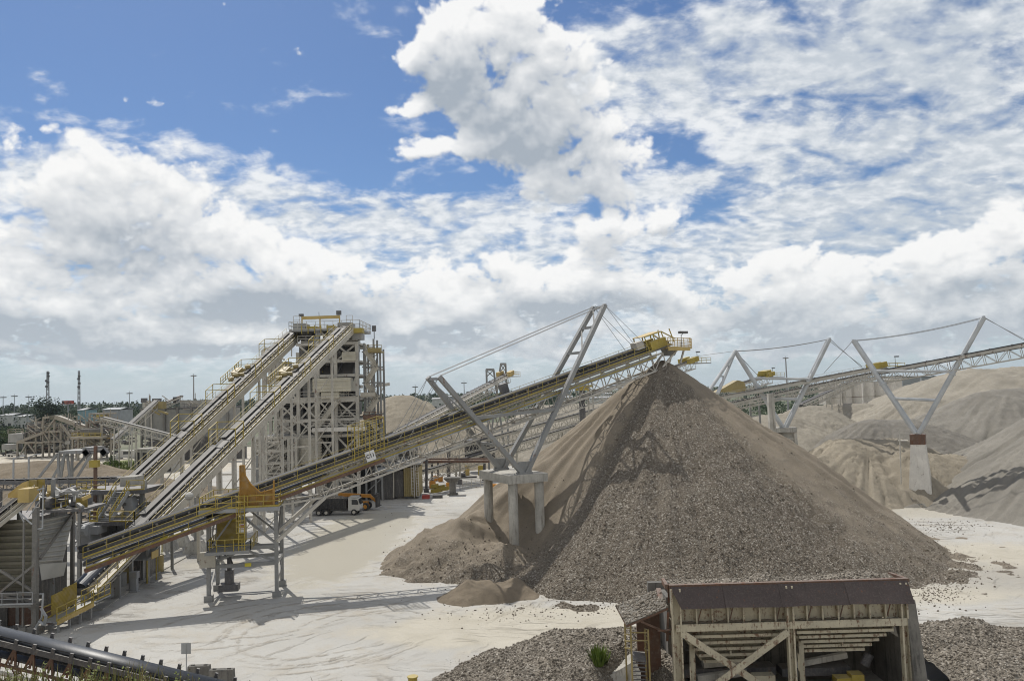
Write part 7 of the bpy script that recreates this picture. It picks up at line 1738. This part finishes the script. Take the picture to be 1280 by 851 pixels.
# ------------------------------------------------------------------ vegetation
rng = random.Random(21)
q = gpt(58, 527); tree('broadleaf_tree', 'large dark tree standing above the wood below the stout radio mast', 'tree', (P(58, 520, 480).x, 480, 0), 25, 9.5, rng, 'leaf_dark', 2600, .75, None, .6, 16)
k = 0
for (px, Y, h, r, lf) in ((2, 335, 10.5, 6, 'leaf_mid'), (13, 345, 9.5, 6, 'leaf_mid'), (24, 350, 9, 6, 'leaf_mid'), (35, 340, 10, 6, 'leaf_mid'), (46, 352, 9.5, 5.5, 'leaf_dark'), (8, 318, 7.5, 5, 'leaf_dark'), (28, 322, 6.5, 5, 'leaf_mid'), (88, 345, 11, 5.5, 'leaf_dark'), (96, 350, 9.5, 5, 'leaf_mid'), (105, 380, 10, 6, 'leaf_dark'), (60, 390, 10, 7, 'leaf_mid'), (75, 400, 10, 6, 'leaf_dark'), (118, 395, 9.5, 6, 'leaf_mid')):
    x = P(px, 530, Y).x
    tree('broadleaf_tree', 'bushy green tree behind the beige crusher plant, '+('at the left edge', 'second along', 'third along', 'fourth along', 'beside the darkest one', 'low dark one in front', 'low green one in front', 'dark one right of the plant head', 'behind the washing plant', 'dark one left of the teal building', 'below the big dark tree', 'right of the big dark tree', 'last one at the right')[k], 'tree', (x, Y, 0), h, r, rng, lf, 900, .42, 'bushy trees behind the crusher plant', .3, 10); k += 1
tree('shrub', 'tall bright green bush right of the lamp pole behind the tail platform', 'bush', tuple(gpt(127, 600)), 4.8, 2.1, rng, 'leaf_bright', 900, .22, None, .12, 9)
tree('shrub', 'low green bush left of the grassy bank by the washing plant', 'bush', tuple(gpt(138, 584)), 3.6, 2.4, rng, 'leaf_mid', 600, .25, None, .1, 8); tree('shrub', 'low green bush on the grassy bank before the block sheds', 'bush', tuple(gpt(144, 588)), 3.0, 1.9, rng, 'leaf_bright', 500, .22, None, .1, 8)
tree('shrub', 'flat green bush below the block sheds', 'bush', tuple(gpt(178, 596)), 2.2, 3.4, rng, 'leaf_bright', 600, .22, None, .1, 8)
gp = [G(*p) for p in ((136, 606), (120, 590), (142, 576), (166, 574), (180, 588), (196, 592), (200, 606))]
o = sheet('grass_bank', [(p.x, p.y) for p in gp], 'grass_green', .012)
m = MB()
for i in range(5200):
    px = rng.uniform(130, 200); py = rng.uniform(578, 606); p = G(px, py); h = rng.uniform(.3, .9); a = rng.uniform(0, 6.28); s = Vector((math.cos(a), math.sin(a), 0))*.12
    m.add([p-s, p+s, p+Vector((rng.uniform(-.2, .2), rng.uniform(-.2, .2), h))], [(0, 1, 2)], 0 if rng.random() < .65 else 1)
o = m.build('tall_grass', ['grass_green', 'leaf_bright']); o['kind'] = 'stuff'
# the wood on the horizon reads as one mass
m = MB(); rngw = random.Random(31)
def clump(x, Y, h, r, n, s, mi):
    for i in range(n):
        a = rngw.gauss(0, .42); b = rngw.gauss(0, .42); t = rngw.random()
        p = Vector((x+a*r*(1.15-t*.75), Y+b*r, h*(.15+.85*t))); u = Vector((rngw.gauss(0, 1), rngw.gauss(0, 1), rngw.gauss(0, 1))).normalized()*s*rngw.uniform(.5, 1.2); v = u.orthogonal().normalized()*s*.6
        m.add([p-u, p+v, p+u, p-v], [(0, 1, 2, 3)], mi)
def belt(xa, xb, Ya, Yb_, n, ha, hb, s, leaves=26):
    for i in range(n):
        px = rngw.uniform(xa, xb); Y = rngw.uniform(Ya, Yb_); x = P(px, 495, Y).x; h = rngw.uniform(ha, hb); clump(x, Y, h, rngw.uniform(4, 8), leaves, s, 0 if rngw.random() < .5 else 1)
belt(-60, 175, 500, 720, 330, 9, 17, .8, 60); belt(-60, 150, 400, 470, 170, 6, 9.5, .7, 60); belt(-60, 300, 800, 1500, 330, 15, 22, 1.9); belt(300, 640, 560, 900, 330, 8, 14, 1.0, 45); belt(300, 700, 900, 1700, 300, 14, 22, 2.1)
belt(640, 830, 420, 640, 220, 4, 8, .8, 45); belt(640, 900, 700, 1500, 300, 10, 18, 1.9); belt(860, 1340, 420, 700, 330, 6, 10, .9, 45); belt(880, 1340, 800, 1600, 260, 10, 18, 2.0); belt(960, 1045, 290, 340, 60, 5, 9, .8, 60)
belt(-200, 1500, 1700, 3000, 420, 14, 22, 3.2)
o = m.build('woods', ['leaf_far', 'leaf_dark']); o['kind'] = 'stuff'
# ------------------------------------------------------------------ air
def haze():
    m = bpy.data.materials.new('haze_air'); m.use_nodes = True; nt = m.node_tree; nt.nodes.clear()
    o = nt.nodes.new('ShaderNodeOutputMaterial'); v = nt.nodes.new('ShaderNodeVolumePrincipled'); v.inputs['Color'].default_value = (.80, .90, 1, 1); v.inputs['Density'].default_value = HAZE
    v.inputs['Anisotropy'].default_value = .3
    nt.links.new(v.outputs[0], o.inputs['Volume']); MATS['haze_air'] = m
    b = MB(); b.box((0, 1500, 29.5), (6400, 3300, 61)); h = b.build('haze', 'haze_air'); h['kind'] = 'stuff'; h.display_type = 'WIRE'
HAZE = .00006
if HAZE: haze()
# ------------------------------------------------------------------ render settings
sc.render.engine = 'CYCLES'
sc.cycles.use_adaptive_sampling = True; sc.cycles.adaptive_threshold = .012; sc.cycles.adaptive_min_samples = 16
sc.cycles.max_bounces = 4; sc.cycles.diffuse_bounces = 2; sc.cycles.glossy_bounces = 2; sc.cycles.volume_bounces = 0; sc.cycles.transparent_max_bounces = 4
sc.cycles.pixel_filter_type = 'BLACKMAN_HARRIS'; sc.cycles.filter_width = 1.05
sc.cycles.use_denoising = True; sc.cycles.denoiser = 'OPENIMAGEDENOISE'; sc.cycles.denoising_prefilter = 'ACCURATE'; sc.cycles.denoising_input_passes = 'RGB_ALBEDO_NORMAL'
sc.cycles.caustics_reflective = False; sc.cycles.caustics_refractive = False
